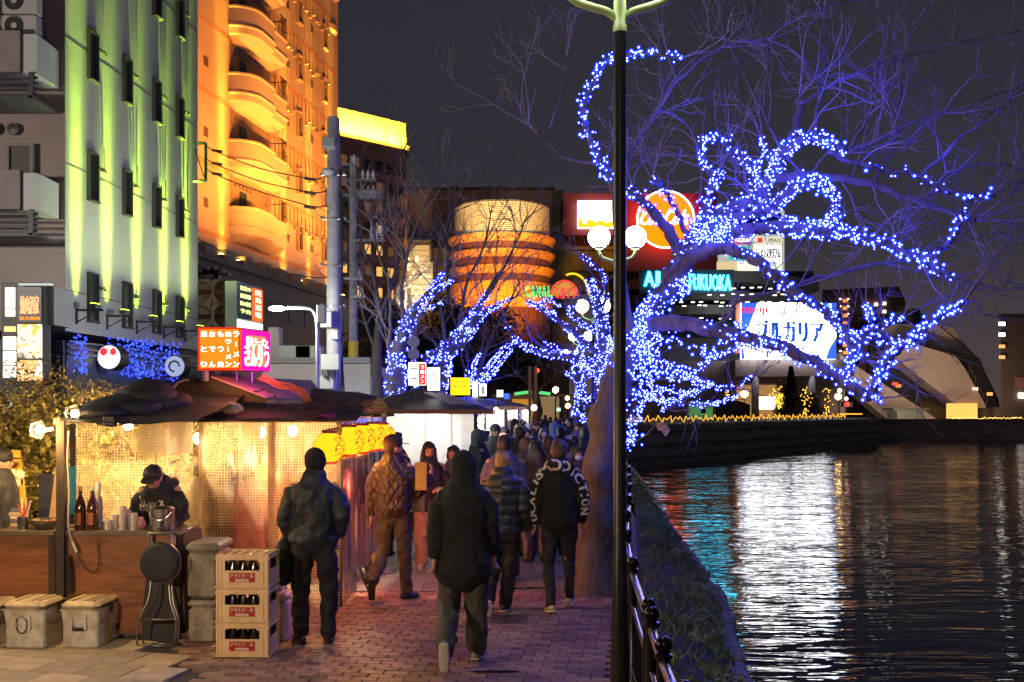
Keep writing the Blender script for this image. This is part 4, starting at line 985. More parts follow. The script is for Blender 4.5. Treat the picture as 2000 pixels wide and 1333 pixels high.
def limb(parent, pts, r0, r1, name='limb', n=9, jit=.012, rnd=random, mat=None):
    sp = smooth_path(pts, 5, jit, rnd); N = len(sp)
    rad = [(r0 + (r1 - r0) * (k / (N - 1)) ** .8) * (1 + .07 * math.sin(k * 1.7)) for k in range(N)]
    m = MB(); m.tube(sp, rad, n); o = m.build(name, mat or BK, parent, smooth=True)
    return sp, rad
def twigs(mb, p, d, length, r, depth, rnd, up=.25, spread=.55):
    n = 3 if depth else 2; q = p.copy(); pts = [q.copy()]; dd = d.copy()
    for k in range(n):
        dd = (dd + Vector((rnd.gauss(0, .22), rnd.gauss(0, .22), rnd.gauss(0, .2) + up * .12))).normalized(); q = q + dd * (length / n); pts.append(q.copy())
    mb.tube(pts, [r * (1 - .55 * k / n) for k in range(n + 1)], 3 if r < .008 else 4, cap=False)
    if depth <= 0: return
    for k in range(rnd.randint(2, 4)):
        t = rnd.uniform(.25, 1); i = min(int(t * n), n - 1); b = pts[i].lerp(pts[i + 1], t * n - i)
        side = dd.cross(Vector((rnd.gauss(0, 1), rnd.gauss(0, 1), rnd.gauss(0, 1)))).normalized()
        nd = (dd * (1 - spread * .5) + side * spread * rnd.uniform(.6, 1.3) + Vector((0, 0, up * .5))).normalized()
        twigs(mb, b, nd, length * rnd.uniform(.5, .78), r * .6, depth - 1, rnd, up, spread)
def leds(mb, sp, rad, n_per_m, rnd, r=.024, a=0.0, b=1.0, loose=.05, cable=None):
    N = len(sp); i0, i1 = int(a * (N - 1)), int(b * (N - 1)); ph = rnd.uniform(0, 6)
    for i in range(i0, i1):
        seg = sp[i + 1] - sp[i]; Ls = seg.length; cnt = Ls * n_per_m * max(.15, 1 + 1.5 * noise.noise(sp[i] * 2.6)); c = int(cnt) + (rnd.random() < cnt - int(cnt))
        t = seg.normalized(); u = t.orthogonal().normalized(); v = t.cross(u)
        for k in range(c):
            f_ = rnd.random(); ang = rnd.uniform(0, 2 * PI); rr = rad[min(i, len(rad) - 1)] + abs(rnd.gauss(.012, loose * .5))
            mb.ico(sp[i] + seg * f_ + (u * math.cos(ang) + v * math.sin(ang)) * rr, r * rnd.choice((.55, .8, .95, 1.05, 1.3)) * rnd.uniform(.9, 1.1), 1)
    if cable is not None:
        pts = []
        for i in range(i0, i1):
            t = (sp[i + 1] - sp[i]).normalized(); u = t.orthogonal().normalized(); v = t.cross(u)
            for k in range(4): ang = ph; ph += 1.3; pts.append(sp[i].lerp(sp[i + 1], k / 4) + (u * math.cos(ang) + v * math.sin(ang)) * (rad[min(i, len(rad) - 1)] + .012))
        if len(pts) > 2: cable.tube(pts, .006, 3, cap=False)
CB = M('dark cable', (.02, .02, .022), .6)

def tree_with_lights(name_lab, light_lab, base, trunk, tr, limbs, seed, ledr, ledn, tw_depth=2, tw_len=1.0, tw_n=3, tw_r=.012, trunk_leds=None, free=(), cat='tree'):
    """limbs: list of (pts(px,py,d), r0, r1, led_from, led_to, led_density_factor, twig_factor)"""
    rnd = random.Random(seed)
    T = thing('bare_tree', name_lab, cat, base); T['group'] = 'bare trees along the promenade'
    S = thing('string_lights', light_lab, 'string lights', base); S['group'] = 'blue string lights wound on the trees'
    lm, cm, tm = MB(), MB(), MB()
    sp, rad = None, None
    pts = px_path(trunk); s = smooth_path(pts, 6, .015, rnd); N = len(s)
    rr = [np.interp(k / (N - 1) * (len(tr) - 1), range(len(tr)), tr) * (1 + .05 * math.sin(k * 1.3)) for k in range(N)]
    m = MB(); m.tube(s, rr, 18)
    for i, v in enumerate(m.v):   # knobbly bark
        q = Vector(v); k = i // 18; c = s[min(k, N - 1)]; nn = noise.noise(q * 3.2) * .14 + noise.noise(q * 9) * .07; w_ = (q - c); m.v[i] = tuple(c + w_ * (1 + nn * 1.6))
    m.build('trunk', BK, T, smooth=True)
    if trunk_leds: leds(lm, s, rr, ledn * trunk_leds[2], rnd, ledr, trunk_leds[0], trunk_leds[1], cable=cm)
    for (lp, r0, r1, a, b, dn, tf) in limbs:
        sp, rad = limb(T, px_path(lp), r0, r1, 'limb', 9, .012 if len(lp) > 2 else 0, rnd)
        if dn > 0: leds(lm, sp, rad, ledn * dn, rnd, ledr, a, b, cable=cm)
        Lt = sum((sp[i + 1] - sp[i]).length for i in range(len(sp) - 1))
        for k in range(int(Lt * tw_n * tf)):
            i = rnd.randint(int(len(sp) * .2), len(sp) - 2); t = (sp[i + 1] - sp[i]).normalized()
            side = t.cross(Vector((rnd.gauss(0, 1), rnd.gauss(0, 1), rnd.gauss(0, 1)))).normalized()
            twigs(tm, sp[i], (t * .5 + side * .8 + Vector((0, 0, .45))).normalized(), tw_len * rnd.uniform(.5, 1.2), tw_r * rnd.uniform(.6, 1.1), tw_depth, rnd)
        for k in range(3): twigs(tm, sp[-1], ((sp[-1] - sp[-2]).normalized() + Vector((rnd.gauss(0, .3), rnd.gauss(0, .3), .55 + rnd.gauss(0, .3)))).normalized(), tw_len * rnd.uniform(.4, .9), min(max(r1 * .6, .006), tw_r), tw_depth, rnd)
    tag(tm.build('twigs', TW, T), kind='stuff')
    for (lp, dn) in free:
        q = smooth_path(px_path(lp), 5, .02, rnd); leds(lm, q, [.02] * len(q), ledn * dn, rnd, ledr, loose=.1, cable=cm)
    if lm.v: tag(lm.build('bulbs', ledm, S, smooth=True), kind='stuff'); cm.build('cable', CB, S)
    return T

D0 = 11.7
tree_with_lights(
 'large bare cherry tree with thick leaning trunk beside the railing, limbs over the water',
 'dense blue string lights wound along the limbs of the large near tree over the water',
 P(1163, 1158, D0),
 [(1160, 1185, 11.7), (1166, 1120, 11.7), (1170, 1000, 11.75), (1178, 880, 11.8), (1196, 780, 11.8), (1222, 700, 11.8), (1258, 640, 11.75), (1302, 565, 11.7), (1332, 505, 11.7), (1348, 468, 11.6)],
 [.42, .27, .235, .205, .185, .155, .135, .12, .11, .10],
 [
  ([(1330, 500, 11.7), (1305, 450, 11.6), (1270, 408, 11.5), (1240, 382, 11.4), (1236, 366, 11.4)], .085, .03, .35, 1, .45, .4),
  ([(1345, 465, 11.6), (1325, 415, 11.5), (1297, 375, 11.3), (1272, 348, 11.2)], .04, .012, .2, 1, .4, .3),
  ([(1345, 470, 11.6), (1400, 425, 11.5), (1468, 392, 11.3), (1508, 345, 11.2), (1530, 295, 11.1), (1585, 268, 11.0), (1655, 298, 10.9)], .10, .03, .15, 1, 1.9, 1.0),
  ([(1372, 440, 11.6), (1380, 392, 11.7), (1398, 352, 11.8), (1408, 330, 11.8)], .05, .02, .0, 1, 1.1, .6),
  ([(1500, 388, 11.3), (1478, 340, 11.5), (1440, 300, 11.6), (1388, 265, 11.7), (1366, 296, 11.7), (1380, 330, 11.7)], .035, .012, .0, 1, .9, .7),
  ([(1470, 360, 11.4), (1478, 330, 11.3), (1492, 300, 11.2), (1486, 268, 11.2)], .02, .01, 0, 1, 1.1, .6),
  ([(1400, 425, 11.5), (1490, 412, 11.2), (1555, 368, 11.0), (1592, 348, 10.9), (1625, 375, 10.9), (1636, 412, 10.9), (1605, 440, 11.0), (1540, 436, 11.1)], .06, .02, .1, 1, 2.0, .7),
  ([(1510, 345, 11.2), (1600, 345, 11.0), (1700, 362, 10.8), (1800, 398, 10.6), (1905, 432, 10.4)], .055, .025, 0, 1, 0, 1.5),
  ([(1345, 500, 11.6), (1400, 468, 11.5), (1470, 447, 11.3), (1600, 448, 11.0), (1690, 462, 10.9), (1765, 492, 10.7), (1862, 542, 10.5)], .10, .025, .15, 1, 1.3, .9),
  ([(1800, 505, 10.6), (1850, 480, 10.5), (1875, 430, 10.4), (1890, 395, 10.3), (1945, 380, 10.2)], .025, .010, .1, 1, .7, 1.0),
  ([(1620, 300, 10.9), (1700, 325, 10.8), (1790, 345, 10.7), (1850, 372, 10.5), (1910, 382, 10.4)], .03, .012, .2, 1, .22, 1.6),
  ([(1300, 560, 11.7), (1350, 508, 11.4), (1410, 484, 11.1), (1470, 506, 10.9), (1518, 543, 10.7), (1560, 576, 10.6), (1612, 610, 10.5), (1652, 655, 10.3), (1692, 705, 10.2)], .085, .035, .25, 1, .75, .4),
  ([(1525, 568, 10.7), (1600, 545, 10.7), (1690, 520, 10.8), (1790, 505, 10.9), (1870, 470, 11.0)], .03, .010, 0, 1, 0, .8),
  ([(1250, 640, 11.75), (1330, 630, 11.3), (1400, 648, 11.0), (1480, 664, 10.7), (1560, 690, 10.4), (1640, 738, 10.2), (1702, 778, 10.0)], .10, .045, .3, 1, .9, .4),
  ([(1702, 778, 10.0), (1722, 722, 9.9), (1778, 662, 9.8), (1832, 622, 9.7), (1884, 590, 9.6)], .05, .015, 0, 1, 1.3, .6),
  ([(1650, 745, 10.2), (1662, 712, 10.2), (1690, 652, 10.1), (1740, 628, 10.0), (1762, 622, 10.0)], .035, .012, .1, 1, 1.0, .5),
  ([(1640, 650, 10.5), (1680, 655, 10.4), (1735, 662, 10.3), (1790, 672, 10.2)], .03, .012, 0, 1, .9, .5),
  ([(1700, 648, 10.2), (1698, 620, 10.1), (1692, 598, 10.1)], .02, .01, 0, 1, 1.2, .8),
  ([(1400, 640, 11.0), (1430, 610, 10.9), (1440, 590, 10.8), (1500, 570, 10.7), (1560, 560, 10.6)], .03, .012, 0, 0, 0, .7),
  ([(1235, 650, 11.7), (1216, 540, 11.6), (1206, 430, 11.4), (1196, 360, 11.3), (1165, 300, 11.2), (1140, 240, 11.1), (1146, 190, 11.0), (1184, 122, 10.9), (1240, 108, 10.8), (1332, 113, 10.7)], .06, .014, .36, 1, .85, .35),
  ([(1196, 360, 11.3), (1225, 300, 11.2), (1290, 205, 11.1), (1350, 130, 11.0), (1430, 85, 10.9), (1500, 78, 10.9)], .032, .008, 0, 1, 0, 1.2),
  ([(1290, 205, 11.1), (1295, 150, 11.1), (1285, 95, 11.1)], .018, .007, 0, 1, 0, 1.0),
  ([(1222, 335, 11.2), (1260, 315, 11.1), (1300, 288, 11.0), (1345, 300, 10.9), (1370, 345, 10.9)], .016, .007, 0, 1, 0, 1.0),
  ([(1165, 320, 11.2), (1110, 312, 11.3), (1075, 285, 11.4), (1030, 240, 11.5), (1000, 205, 11.6)], .016, .005, 0, 1, 0, 1.6),
  ([(1075, 250, 11.4), (1095, 180, 11.4), (1106, 110, 11.4)], .012, .004, 0, 1, 0, 1.0),
  ([(1400, 350, 11.8), (1380, 330, 11.8), (1372, 250, 11.9), (1400, 150, 12.0), (1450, 60, 12.1), (1470, 10, 12.2)], .022, .006, 0, 1, 0, 1.3),
  ([(1550, 272, 11.1), (1556, 230, 11.1), (1561, 190, 11.1)], .045, .035, 0, 1, 0, 1.0),
  ([(1561, 200, 11.1), (1640, 160, 11.0), (1740, 120, 10.9), (1860, 90, 10.8), (1990, 60, 10.7)], .022, .007, 0, 1, 0, 1.8),
  ([(1590, 268, 11.0), (1600, 180, 11.0), (1612, 90, 11.1), (1605, 0, 11.2)], .026, .010, 0, 1, 0, 1.6),
  ([(1650, 300, 10.9), (1690, 240, 10.9), (1710, 150, 10.9), (1730, 60, 11.0)], .022, .007, 0, 1, 0, 1.6),
  ([(1655, 300, 10.9), (1760, 250, 10.7), (1870, 212, 10.5), (1990, 170, 10.3)], .028, .010, 0, 1, 0, 1.8),
  ([(1790, 345, 10.7), (1860, 285, 10.5), (1930, 230, 10.4), (1995, 175, 10.3)], .024, .009, 0, 1, 0, 1.6),
  ([(1800, 398, 10.6), (1870, 330, 10.5), (1960, 325, 10.4), (2040, 350, 10.3)], .02, .008, 0, 1, 0, 1.8),
  ([(1530, 295, 11.1), (1480, 200, 11.3), (1440, 120, 11.5), (1400, 50, 11.6)], .022, .007, 0, 1, 0, 1.6),
  ([(1700, 362, 10.8), (1740, 300, 10.8), (1760, 220, 10.9), (1755, 150, 10.9)], .018, .006, 0, 1, 0, 1.6),
  ([(1862, 542, 10.5), (1905, 560, 10.4), (1960, 560, 10.3)], .012, .005, 0, 1, 0, 1.2),
 ], 21, .0215, 78, tw_depth=2, tw_len=.85, tw_n=1.9, tw_r=.0095, trunk_leds=(.52, 1.0, 2.2),
 free=[([(1345, 470, 11.5), (1380, 430, 11.4), (1420, 450, 11.3), (1400, 480, 11.3), (1360, 440, 11.3)], 1.6), ([(1350, 430, 11.4), (1390, 460, 11.4), (1440, 430, 11.4)], 1.4),
       ([(1230, 872, 11.3), (1236, 840, 11.3), (1246, 800, 11.4), (1250, 740, 11.5), (1262, 690, 11.5)], 1.1),
       ([(1255, 700, 11.5), (1300, 660, 11.4), (1360, 690, 11.3), (1400, 690, 11.2)], 1.5), ([(1270, 600, 11.6), (1250, 640, 11.5), (1260, 700, 11.5), (1300, 730, 11.4), (1350, 720, 11.4)], 1.8),
       ([(1265, 580, 11.6), (1300, 590, 11.5), (1340, 570, 11.5), (1330, 540, 11.5)], 1.6)])

# second tree right behind: drooping lit branches over the water and along the path
tree_with_lights(
 'bare tree behind the near trunk with branches drooping toward the quay', 'small blue string lights on the second tree behind the lamp post',
 P(1168, 905, 22),
 [(1166, 925, 22), (1168, 870, 22), (1180, 810, 22), (1188, 740, 22), (1180, 660, 22), (1168, 590, 22), (1150, 545, 22)], [.26, .22, .20, .17, .13, .09, .05],
 [
  ([(1186, 760, 22), (1150, 712, 22), (1100, 695, 22), (1050, 688, 22), (1010, 665, 22), (990, 636, 22)], .10, .03, .05, 1, 1.2, .8),
  ([(1185, 700, 22), (1140, 668, 22), (1090, 625, 22), (1055, 600, 22), (1030, 590, 22)], .09, .02, .05, 1, 1.2, .8),
  ([(1055, 600, 22), (1070, 585, 22), (1095, 600, 22)], .03, .01, 0, 1, 1.2, .8),
  ([(1180, 660, 22), (1150, 640, 22), (1110, 612, 22), (1120, 600, 22)], .05, .02, 0, 1, 1.5, .6),
  ([(1190, 740, 22), (1215, 690, 21.6), (1240, 700, 21.3), (1270, 745, 21), (1300, 800, 20.6)], .09, .02, .2, 1, 1.6, .7),
  ([(1220, 700, 21.5), (1280, 700, 21), (1350, 740, 20.5), (1420, 760, 20), (1470, 735, 19.8)], .05, .012, .1, 1, 1.5, 1.4),
  ([(1230, 760, 21.4), (1290, 780, 21), (1350, 790, 20.5), (1410, 785, 20), (1440, 770, 20)], .04, .01, .1, 1, 1.6, 1.3),
  ([(1280, 740, 21), (1340, 735, 20.6), (1390, 700, 20.3), (1450, 675, 20), (1490, 690, 20)], .035, .01, .1, 1, 1.2, 1.2),
  ([(1170, 620, 22), (1185, 560, 22), (1160, 520, 22), (1135, 500, 22)], .05, .015, .2, 1, .8, 1.4),
  ([(1160, 700, 22), (1140, 740, 22), (1125, 800, 22), (1160, 830, 22)], .04, .015, 0, 1, 1.5, .4),
 ], 33, .0245, 50, tw_depth=1, tw_len=.9, tw_n=2.2, tw_r=.012, trunk_leds=(.25, 1.0, 2.8),
 free=[([(1160, 845, 21.7), (1182, 800, 21.7), (1195, 740, 21.7), (1190, 660, 21.7)], 3), ([(1130, 700, 21.8), (1170, 740, 21.8), (1190, 700, 21.8)], 2), ([(1250, 790, 21), (1290, 760, 21), (1340, 770, 21), (1390, 745, 20.6)], 1.8)])
# third, thin lit trunk further along right side
tree_with_lights('slender bare tree further along the railing, lit to the ground', 'blue string lights wrapped round the slender far trunk by the lamp posts',
 P(1128, 855, 40), [(1126, 858, 40), (1128, 820, 40), (1134, 770, 40), (1128, 720, 40), (1138, 660, 40)], [.25, .22, .18, .14, .08],
 [([(1130, 800, 40), (1150, 780, 40), (1162, 768, 40)], .08, .03, 0, 1, 1.6, .5), ([(1132, 750, 40), (1118, 735, 40), (1104, 728, 40)], .07, .02, 0, 1, 1.2, .5), ([(1130, 720, 40), (1160, 690, 40), (1175, 640, 40)], .08, .02, 0, 1, 1.4, .8),
  ([(1128, 730, 40), (1100, 690, 40), (1060, 665, 40)], .08, .02, 0, 1, .7, 1)], 41, .042, 22, tw_depth=1, tw_len=1.5, tw_n=1.2, tw_r=.02, trunk_leds=(0, 1, 4))
# left row of trees
tree_with_lights('leaning bare tree left of the white lightboxes, wrapped in dense light', 'dense blue string lights on the leftmost lit tree above the second stall',
 P(775, 850, 27), [(772, 858, 27), (775, 800, 27), (772, 740, 27), (776, 690, 27), (792, 640, 27), (815, 600, 27)], [.30, .27, .24, .20, .16, .10],
 [([(815, 600, 27), (835, 575, 27), (858, 545, 27), (865, 535, 27)], .09, .03, 0, 1, 1.8, .8), ([(820, 595, 27), (850, 570, 27), (885, 548, 27)], .07, .02, 0, 1, 1.3, .8), ([(808, 612, 27), (840, 600, 27), (868, 592, 27)], .05, .02, 0, 1, 1.0, .5),
  ([(775, 700, 27), (760, 690, 27), (762, 640, 27), (760, 560, 27), (740, 500, 27), (728, 440, 27)], .08, .02, 0, 1, 0, 1.6), ([(790, 640, 27), (785, 560, 27), (800, 480, 27), (830, 400, 27), (850, 350, 27)], .07, .015, 0, 1, 0, 1.6),
  ([(772, 760, 27), (800, 740, 27), (810, 700, 27)], .07, .03, 0, 1, 2.2, .3)], 51, .032, 30, tw_depth=2, tw_len=1.7, tw_n=1.7, tw_r=.020, trunk_leds=(.1, 1, 4.2),
 free=[([(790, 780, 26.8), (812, 760, 26.8), (800, 720, 26.8)], 2.4)])
tree_with_lights('tall bare tree behind the second stall with twin lit limbs', 'blue string lights on the twin limbs behind the white lightboxes',
 P(850, 850, 31), [(862, 850, 31), (860, 800, 31), (858, 740, 31), (870, 700, 31), (895, 660, 31), (930, 620, 31)], [.30, .26, .24, .20, .17, .10],
 [([(830, 705, 31), (860, 680, 31), (900, 645, 31), (930, 605, 31), (950, 575, 31), (968, 540, 31)], .14, .04, 0, .85, 2.0, .8), ([(870, 700, 31), (905, 670, 31), (940, 620, 31), (970, 598, 31), (1005, 582, 31)], .12, .03, 0, 1, 1.8, .8),
  ([(930, 610, 31), (975, 540, 31), (1010, 470, 31), (1030, 420, 31)], .07, .015, 0, 1, 0, 1.8), ([(900, 640, 31), (910, 560, 31), (945, 480, 31), (960, 410, 31)], .07, .015, 0, 1, 0, 1.8),
  ([(870, 700, 31), (865, 620, 31), (850, 540, 31), (870, 440, 31), (900, 380, 31)], .07, .015, 0, 1, 0, 1.6), ([(858, 760, 31), (880, 720, 31), (862, 690, 31)], .07, .04, 0, 1, 2.4, .3)], 61, .034, 30, tw_depth=2, tw_len=1.9, tw_n=1.5, tw_r=.020, trunk_leds=(.25, .9, 4))
tree_with_lights('bare tree with four steep lit branches above the yellow stall sign', 'four steep streaks of pale blue string lights above the yellow stall sign',
 P(928, 850, 36), [(925, 850, 36), (925, 800, 36), (928, 765, 36)], [.26, .24, .2],
 [([(928, 765, 36), (945, 730, 36), (975, 690, 36), (1000, 670, 36)], .10, .03, 0, 1, 2.2, .5), ([(925, 770, 36), (925, 720, 36), (938, 690, 36)], .08, .03, 0, 1, 2.2, .5), ([(940, 755, 36), (965, 725, 36), (1000, 682, 36)], .08, .03, 0, 1, 2.2, .5), ([(922, 760, 36), (912, 735, 36), (915, 715, 36)], .07, .03, 0, 1, 2.0, .4),
  ([(928, 765, 36), (950, 680, 36), (990, 600, 36), (1020, 540, 36)], .08, .02, 0, 1, 0, 1.6), ([(925, 770, 36), (900, 690, 36), (905, 600, 36)], .08, .02, 0, 1, 0, 1.6)], 71, .036, 26, tw_depth=2, tw_len=2.0, tw_n=1.3, tw_r=.02)
tree_with_lights('unlit bare tree beside the utility poles', '', P(735, 860, 30), [(742, 860, 30), (740, 780, 30), (735, 700, 30), (742, 620, 30)], [.2, .18, .15, .1],
 [([(742, 620, 30), (730, 540, 30), (705, 470, 30), (700, 400, 30)], .08, .015, 0, 0, 0, 2), ([(742, 620, 30), (770, 540, 30), (790, 450, 30), (800, 380, 30)], .08, .015, 0, 0, 0, 2), ([(735, 690, 30), (710, 620, 30), (706, 560, 30)], .06, .015, 0, 0, 0, 2)], 81, .03, 20, tw_depth=2, tw_len=1.8, tw_n=1.4, tw_r=.018)
for o in [o for o in COL.objects if o.name.startswith('string_lights') and not o.children]: bpy.data.objects.remove(o)
tree_with_lights('dark leafless tree in the middle distance above the crowd', '', P(1050, 840, 60), [(1048, 842, 60), (1050, 800, 60), (1045, 760, 60)], [.3, .26, .2],
 [([(1045, 760, 60), (1010, 730, 60), (985, 700, 60)], .14, .04, 0, 0, 0, 2), ([(1048, 765, 60), (1080, 740, 60), (1115, 715, 60)], .14, .04, 0, 0, 0, 2), ([(1046, 765, 60), (1050, 700, 60), (1060, 660, 60)], .14, .04, 0, 0, 0, 2)], 91, .03, 20, tw_depth=2, tw_len=3.5, tw_n=.9, tw_r=.035)
for o in [o for o in COL.objects if o.name.startswith('string_lights') and not o.children]: bpy.data.objects.remove(o)

# ------------------------------------------------------------------ leafy masses
def leaf_cloud(mb, center, size, count, leaf, rnd, shape=1.0, z0=None):
    c = Vector(center)
    for k in range(count):
        while True:
            q = Vector((rnd.uniform(-1, 1), rnd.uniform(-1, 1), rnd.uniform(-1, 1)))
            l = q.length
            if l <= 1 and l > .35: break
        nz_ = 1 + .28 * noise.noise(Vector((q.x * 2.3 + c.x, q.y * 2.3 + c.y, q.z * 2.3)))
        p = Vector((c.x + q.x * size[0] * nz_, c.y + q.y * size[1] * nz_, c.z + q.z * size[2] * nz_))
        if noise.noise(p * 2.2) < -.22: continue
        if z0 is not None and p.z < z0: continue
        a = Vector((rnd.gauss(0, 1), rnd.gauss(0, 1), rnd.gauss(0, .7))).normalized(); b = a.orthogonal().normalized(); l_ = leaf * rnd.uniform(.6, 1.3)
        mb.add([p - a * l_, p + b * l_ * .45, p + a * l_, p - b * l_ * .45], [(0, 1, 2, 3)])
HL = M('hedge leaf', (.24, .20, .045), .5, island=.55, var=.3, vs=3)
DL = M('dark evergreen leaf', (.030, .036, .020), .6, island=.5)
H = thing('hedge', 'large rounded clipped hedge glowing yellow in the lamp light behind the stall', 'hedge', (-5.6, 12.2, 0))
rnd = random.Random(17); m = MB()
for (x, y, sx, sz, zc) in ((-6.4, 11.9, 1.4, 1.10, 1.50), (-5.6, 12.2, 1.2, 1.0, 1.65), (-5.0, 12.7, .9, .85, 1.6), (-4.3, 13.2, .75, .6, 1.62), (-6.4, 11.6, 1.3, .8, .9), (-5.3, 12.0, 1.3, .8, .8)):
    leaf_cloud(m, (x, y, zc), (sx, 1.0, sz), 9500, .026, rnd)
tag(m.build('foliage', HL, H), kind='stuff')
m = MB()
for k in range(14):
    a = Vector((rnd.uniform(-6.5, -4.6), rnd.uniform(11.8, 12.6), 0)); m.tube([a, a + Vector((rnd.uniform(-.3, .3), 0, .9)), a + Vector((rnd.uniform(-.6, .6), .1, 1.9))], [.03, .02, .008], 5)
m.build('stems', BK, H)
m = MB()   # dense interior so that the street does not shine through
for (x, y, sx, sz, zc) in ((-6.4, 11.9, 1.15, .85, 1.45), (-5.6, 12.2, .95, .75, 1.55), (-5.0, 12.7, .7, .6, 1.5), (-4.3, 13.2, .5, .4, 1.5), (-6.3, 11.8, 1.2, .8, .7), (-5.2, 12.2, 1.2, .8, .7)): leaf_cloud(m, (x, y, zc), (sx, .8, sz), 2200, .075, rnd)
tag(m.build('inner_foliage', HL, H), kind='stuff')
def leafy_tree(lab, base, h, w_, leafn, leaf, mat=DL, trunkr=.2, seed=1, name='evergreen_tree', z0f=.25):
    rnd = random.Random(seed); T = thing(name, lab, 'tree', base); b = Vector(base)
    m = MB(); m.tube([b, b + Vector((.05 * h, 0, h * .35)), b + Vector((0, 0, h * .8))], [trunkr, trunkr * .8, trunkr * .3], 8); m.build('trunk', BK, T)
    m = MB()
    for k in range(7):
        c = b + Vector((rnd.uniform(-.5, .5) * w_, rnd.uniform(-.3, .3) * w_, h * rnd.uniform(z0f + .15, .88))); s_ = w_ * rnd.uniform(.3, .5); leaf_cloud(m, c, (s_, s_, s_ * .75), leafn // 7, leaf, rnd)
    tag(m.build('crown', mat, T), kind='stuff'); return T
leafy_tree('dark evergreen tree right of the grey utility pole', (P(715, 0, 40).x, 40, 0), 6.8, 2.2, 5000, .12, M('pine leaf', (.05, .06, .028), .6, island=.5), seed=2, z0f=.1)
leafy_tree('tall dark evergreen in front of the striped drum building, on its left', (P(920, 0, 105).x, 105, 0), 13.5, 6.5, 5000, .26, seed=3)
leafy_tree('broad dark evergreen in front of the striped drum building, on its right', (P(985, 0, 110).x, 110, 0), 13.3, 6.0, 5000, .26, seed=4)
leafy_tree('dark evergreen behind the twin lit limbs', (P(860, 0, 100).x, 100, 0), 10.5, 6.0, 4200, .24, seed=5)
leafy_tree('dark round bush tree strung with golden lights on the far quay', (P(1592, 0, 96).x + .2, 100, QT), 3.6, 2.6, 3000, .12, seed=6, name='bushy_tree', z0f=0)
leafy_tree('tall dark tapering conifer on the far quay beside the lit shop window', (P(1548, 0, 100).x, 103, QT), 4.6, 1.3, 2600, .12, seed=7, name='conifer_tree', z0f=-.1)
leafy_tree('dark tree mass at the left behind the utility poles', (P(700, 0, 50).x, 52, 0), 6.5, 3.0, 3500, .16, seed=8)
# conifer pointed top
c = thing('clipped_obelisk_shrub', 'tall dark cone shaped shrub rising above the far quay', 'shrub', (P(1545, 0, 99).x, 99, QT)); rnd = random.Random(77); m = MB()
for k in range(3500):
    z_ = rnd.random() ** .8 * 5.0; r_ = (1.15 * (1 - z_ / 5.6)) * math.sqrt(rnd.random()); a = rnd.uniform(0, 2 * PI); p = Vector((P(1545, 0, 99).x + r_ * math.cos(a), 99 + r_ * math.sin(a), QT + z_)); q = Vector((rnd.gauss(0, 1), rnd.gauss(0, 1), rnd.gauss(0, 1))).normalized() * .12; b_ = q.orthogonal() * .5; m.add([p - q, p + b_, p + q, p - b_], [(0, 1, 2, 3)])
tag(m.build('foliage', DL, c), kind='stuff'); m = MB(); m.cyl((P(1545, 0, 99).x, 99, QT), (P(1545, 0, 99).x, 99, QT + 3), .1); m.build('stem', BK, c)

# golden lights: zigzag along the quay railing and small trees
GOLD = EM('golden led', (1, .50, .04), 5)
QR = thing('quay_railing', 'low quay railing wrapped in zigzag golden string lights', 'railing', qa + Vector((0, 0, QT)))
m = MB(); lm = MB(); ru = 0; steps = 60; pl = []
qd = (qb - qa).normalized()
uu = 0; k = 0
while uu < Lq - 8:
    p = qa + qd * uu + Vector((-.3, .3, QT)); MB().box(p + Vector((0, 0, .25)), (.06, .06, .5)).build('post', M('dark iron', (.03, .03, .03), .4, metal=.6), QR); uu += 1.5
pl = [qa + qd * (k * .36 + .12 * math.sin(k * 2.3)) + Vector((-.3, .2, QT + (.16 if k % 2 else .42) + .09 * math.sin(k * 1.7))) for k in range(int((Lq - 7.5) / .36))]
lm.tube(pl, .028, 4); LG = thing('golden_string_lights', 'golden zigzag string lights along the edge of the far quay', 'string lights', qa + Vector((0, 0, QT))); lm.build('light_rope', EM('golden rope', (1, .46, .04), 1.6), LG)
m = MB(); m.tube([P(1640, 809, 104), P(1684, 809, 104)], .06, 5); t = m.build('light_rope', EM('golden rope', (1, .46, .04), 1.6)); t.name = 'rope_light'; tag(t, 'short straight golden rope light near the red traffic lamp on the far quay', 'rope light')
for k, (px, dd_, h_, lab) in enumerate(((1523, 103, 2.9, 'small bare tree wrapped in golden lights beside the cone shaped shrub'), (1430, 104, 2.6, 'small bare tree with faint golden lights left of the bright shop window'))):
    b = Vector((P(px, 0, dd_).x, dd_, QT)); T = thing('small_tree', lab, 'tree', b); rnd = random.Random(k + 5); m = MB(); lm = MB()
    for q in range(6):
        tip = b + Vector((rnd.uniform(-1, 1), rnd.uniform(-.5, .5), h_ * rnd.uniform(.8, 1.15))); mid = b + Vector((0, 0, h_ * .4)); sp = smooth_path([b, mid, tip], 5); m.tube(sp, [.12 - .1 * i / len(sp) for i in range(len(sp))], 6); leds(lm, sp, [.1] * len(sp), 16, rnd, .045)
    m.build('trunk', BK, T); tag(lm.build('bulbs', GOLD, T), kind='stuff')
lm = MB(); rnd = random.Random(9); bx = P(1592, 0, 98).x
for k in range(70): lm.ico((bx + rnd.choice((-1.1, -.8, .9, 1.2)) + rnd.gauss(0, .18), 98 + rnd.uniform(-.6, .2), QT + rnd.uniform(.3, 3.0)), .05, 0)
tag(lm.build('golden_bulbs', GOLD), 'golden bulbs hanging on the dark bushy tree of the far quay', 'string lights', kind='stuff')
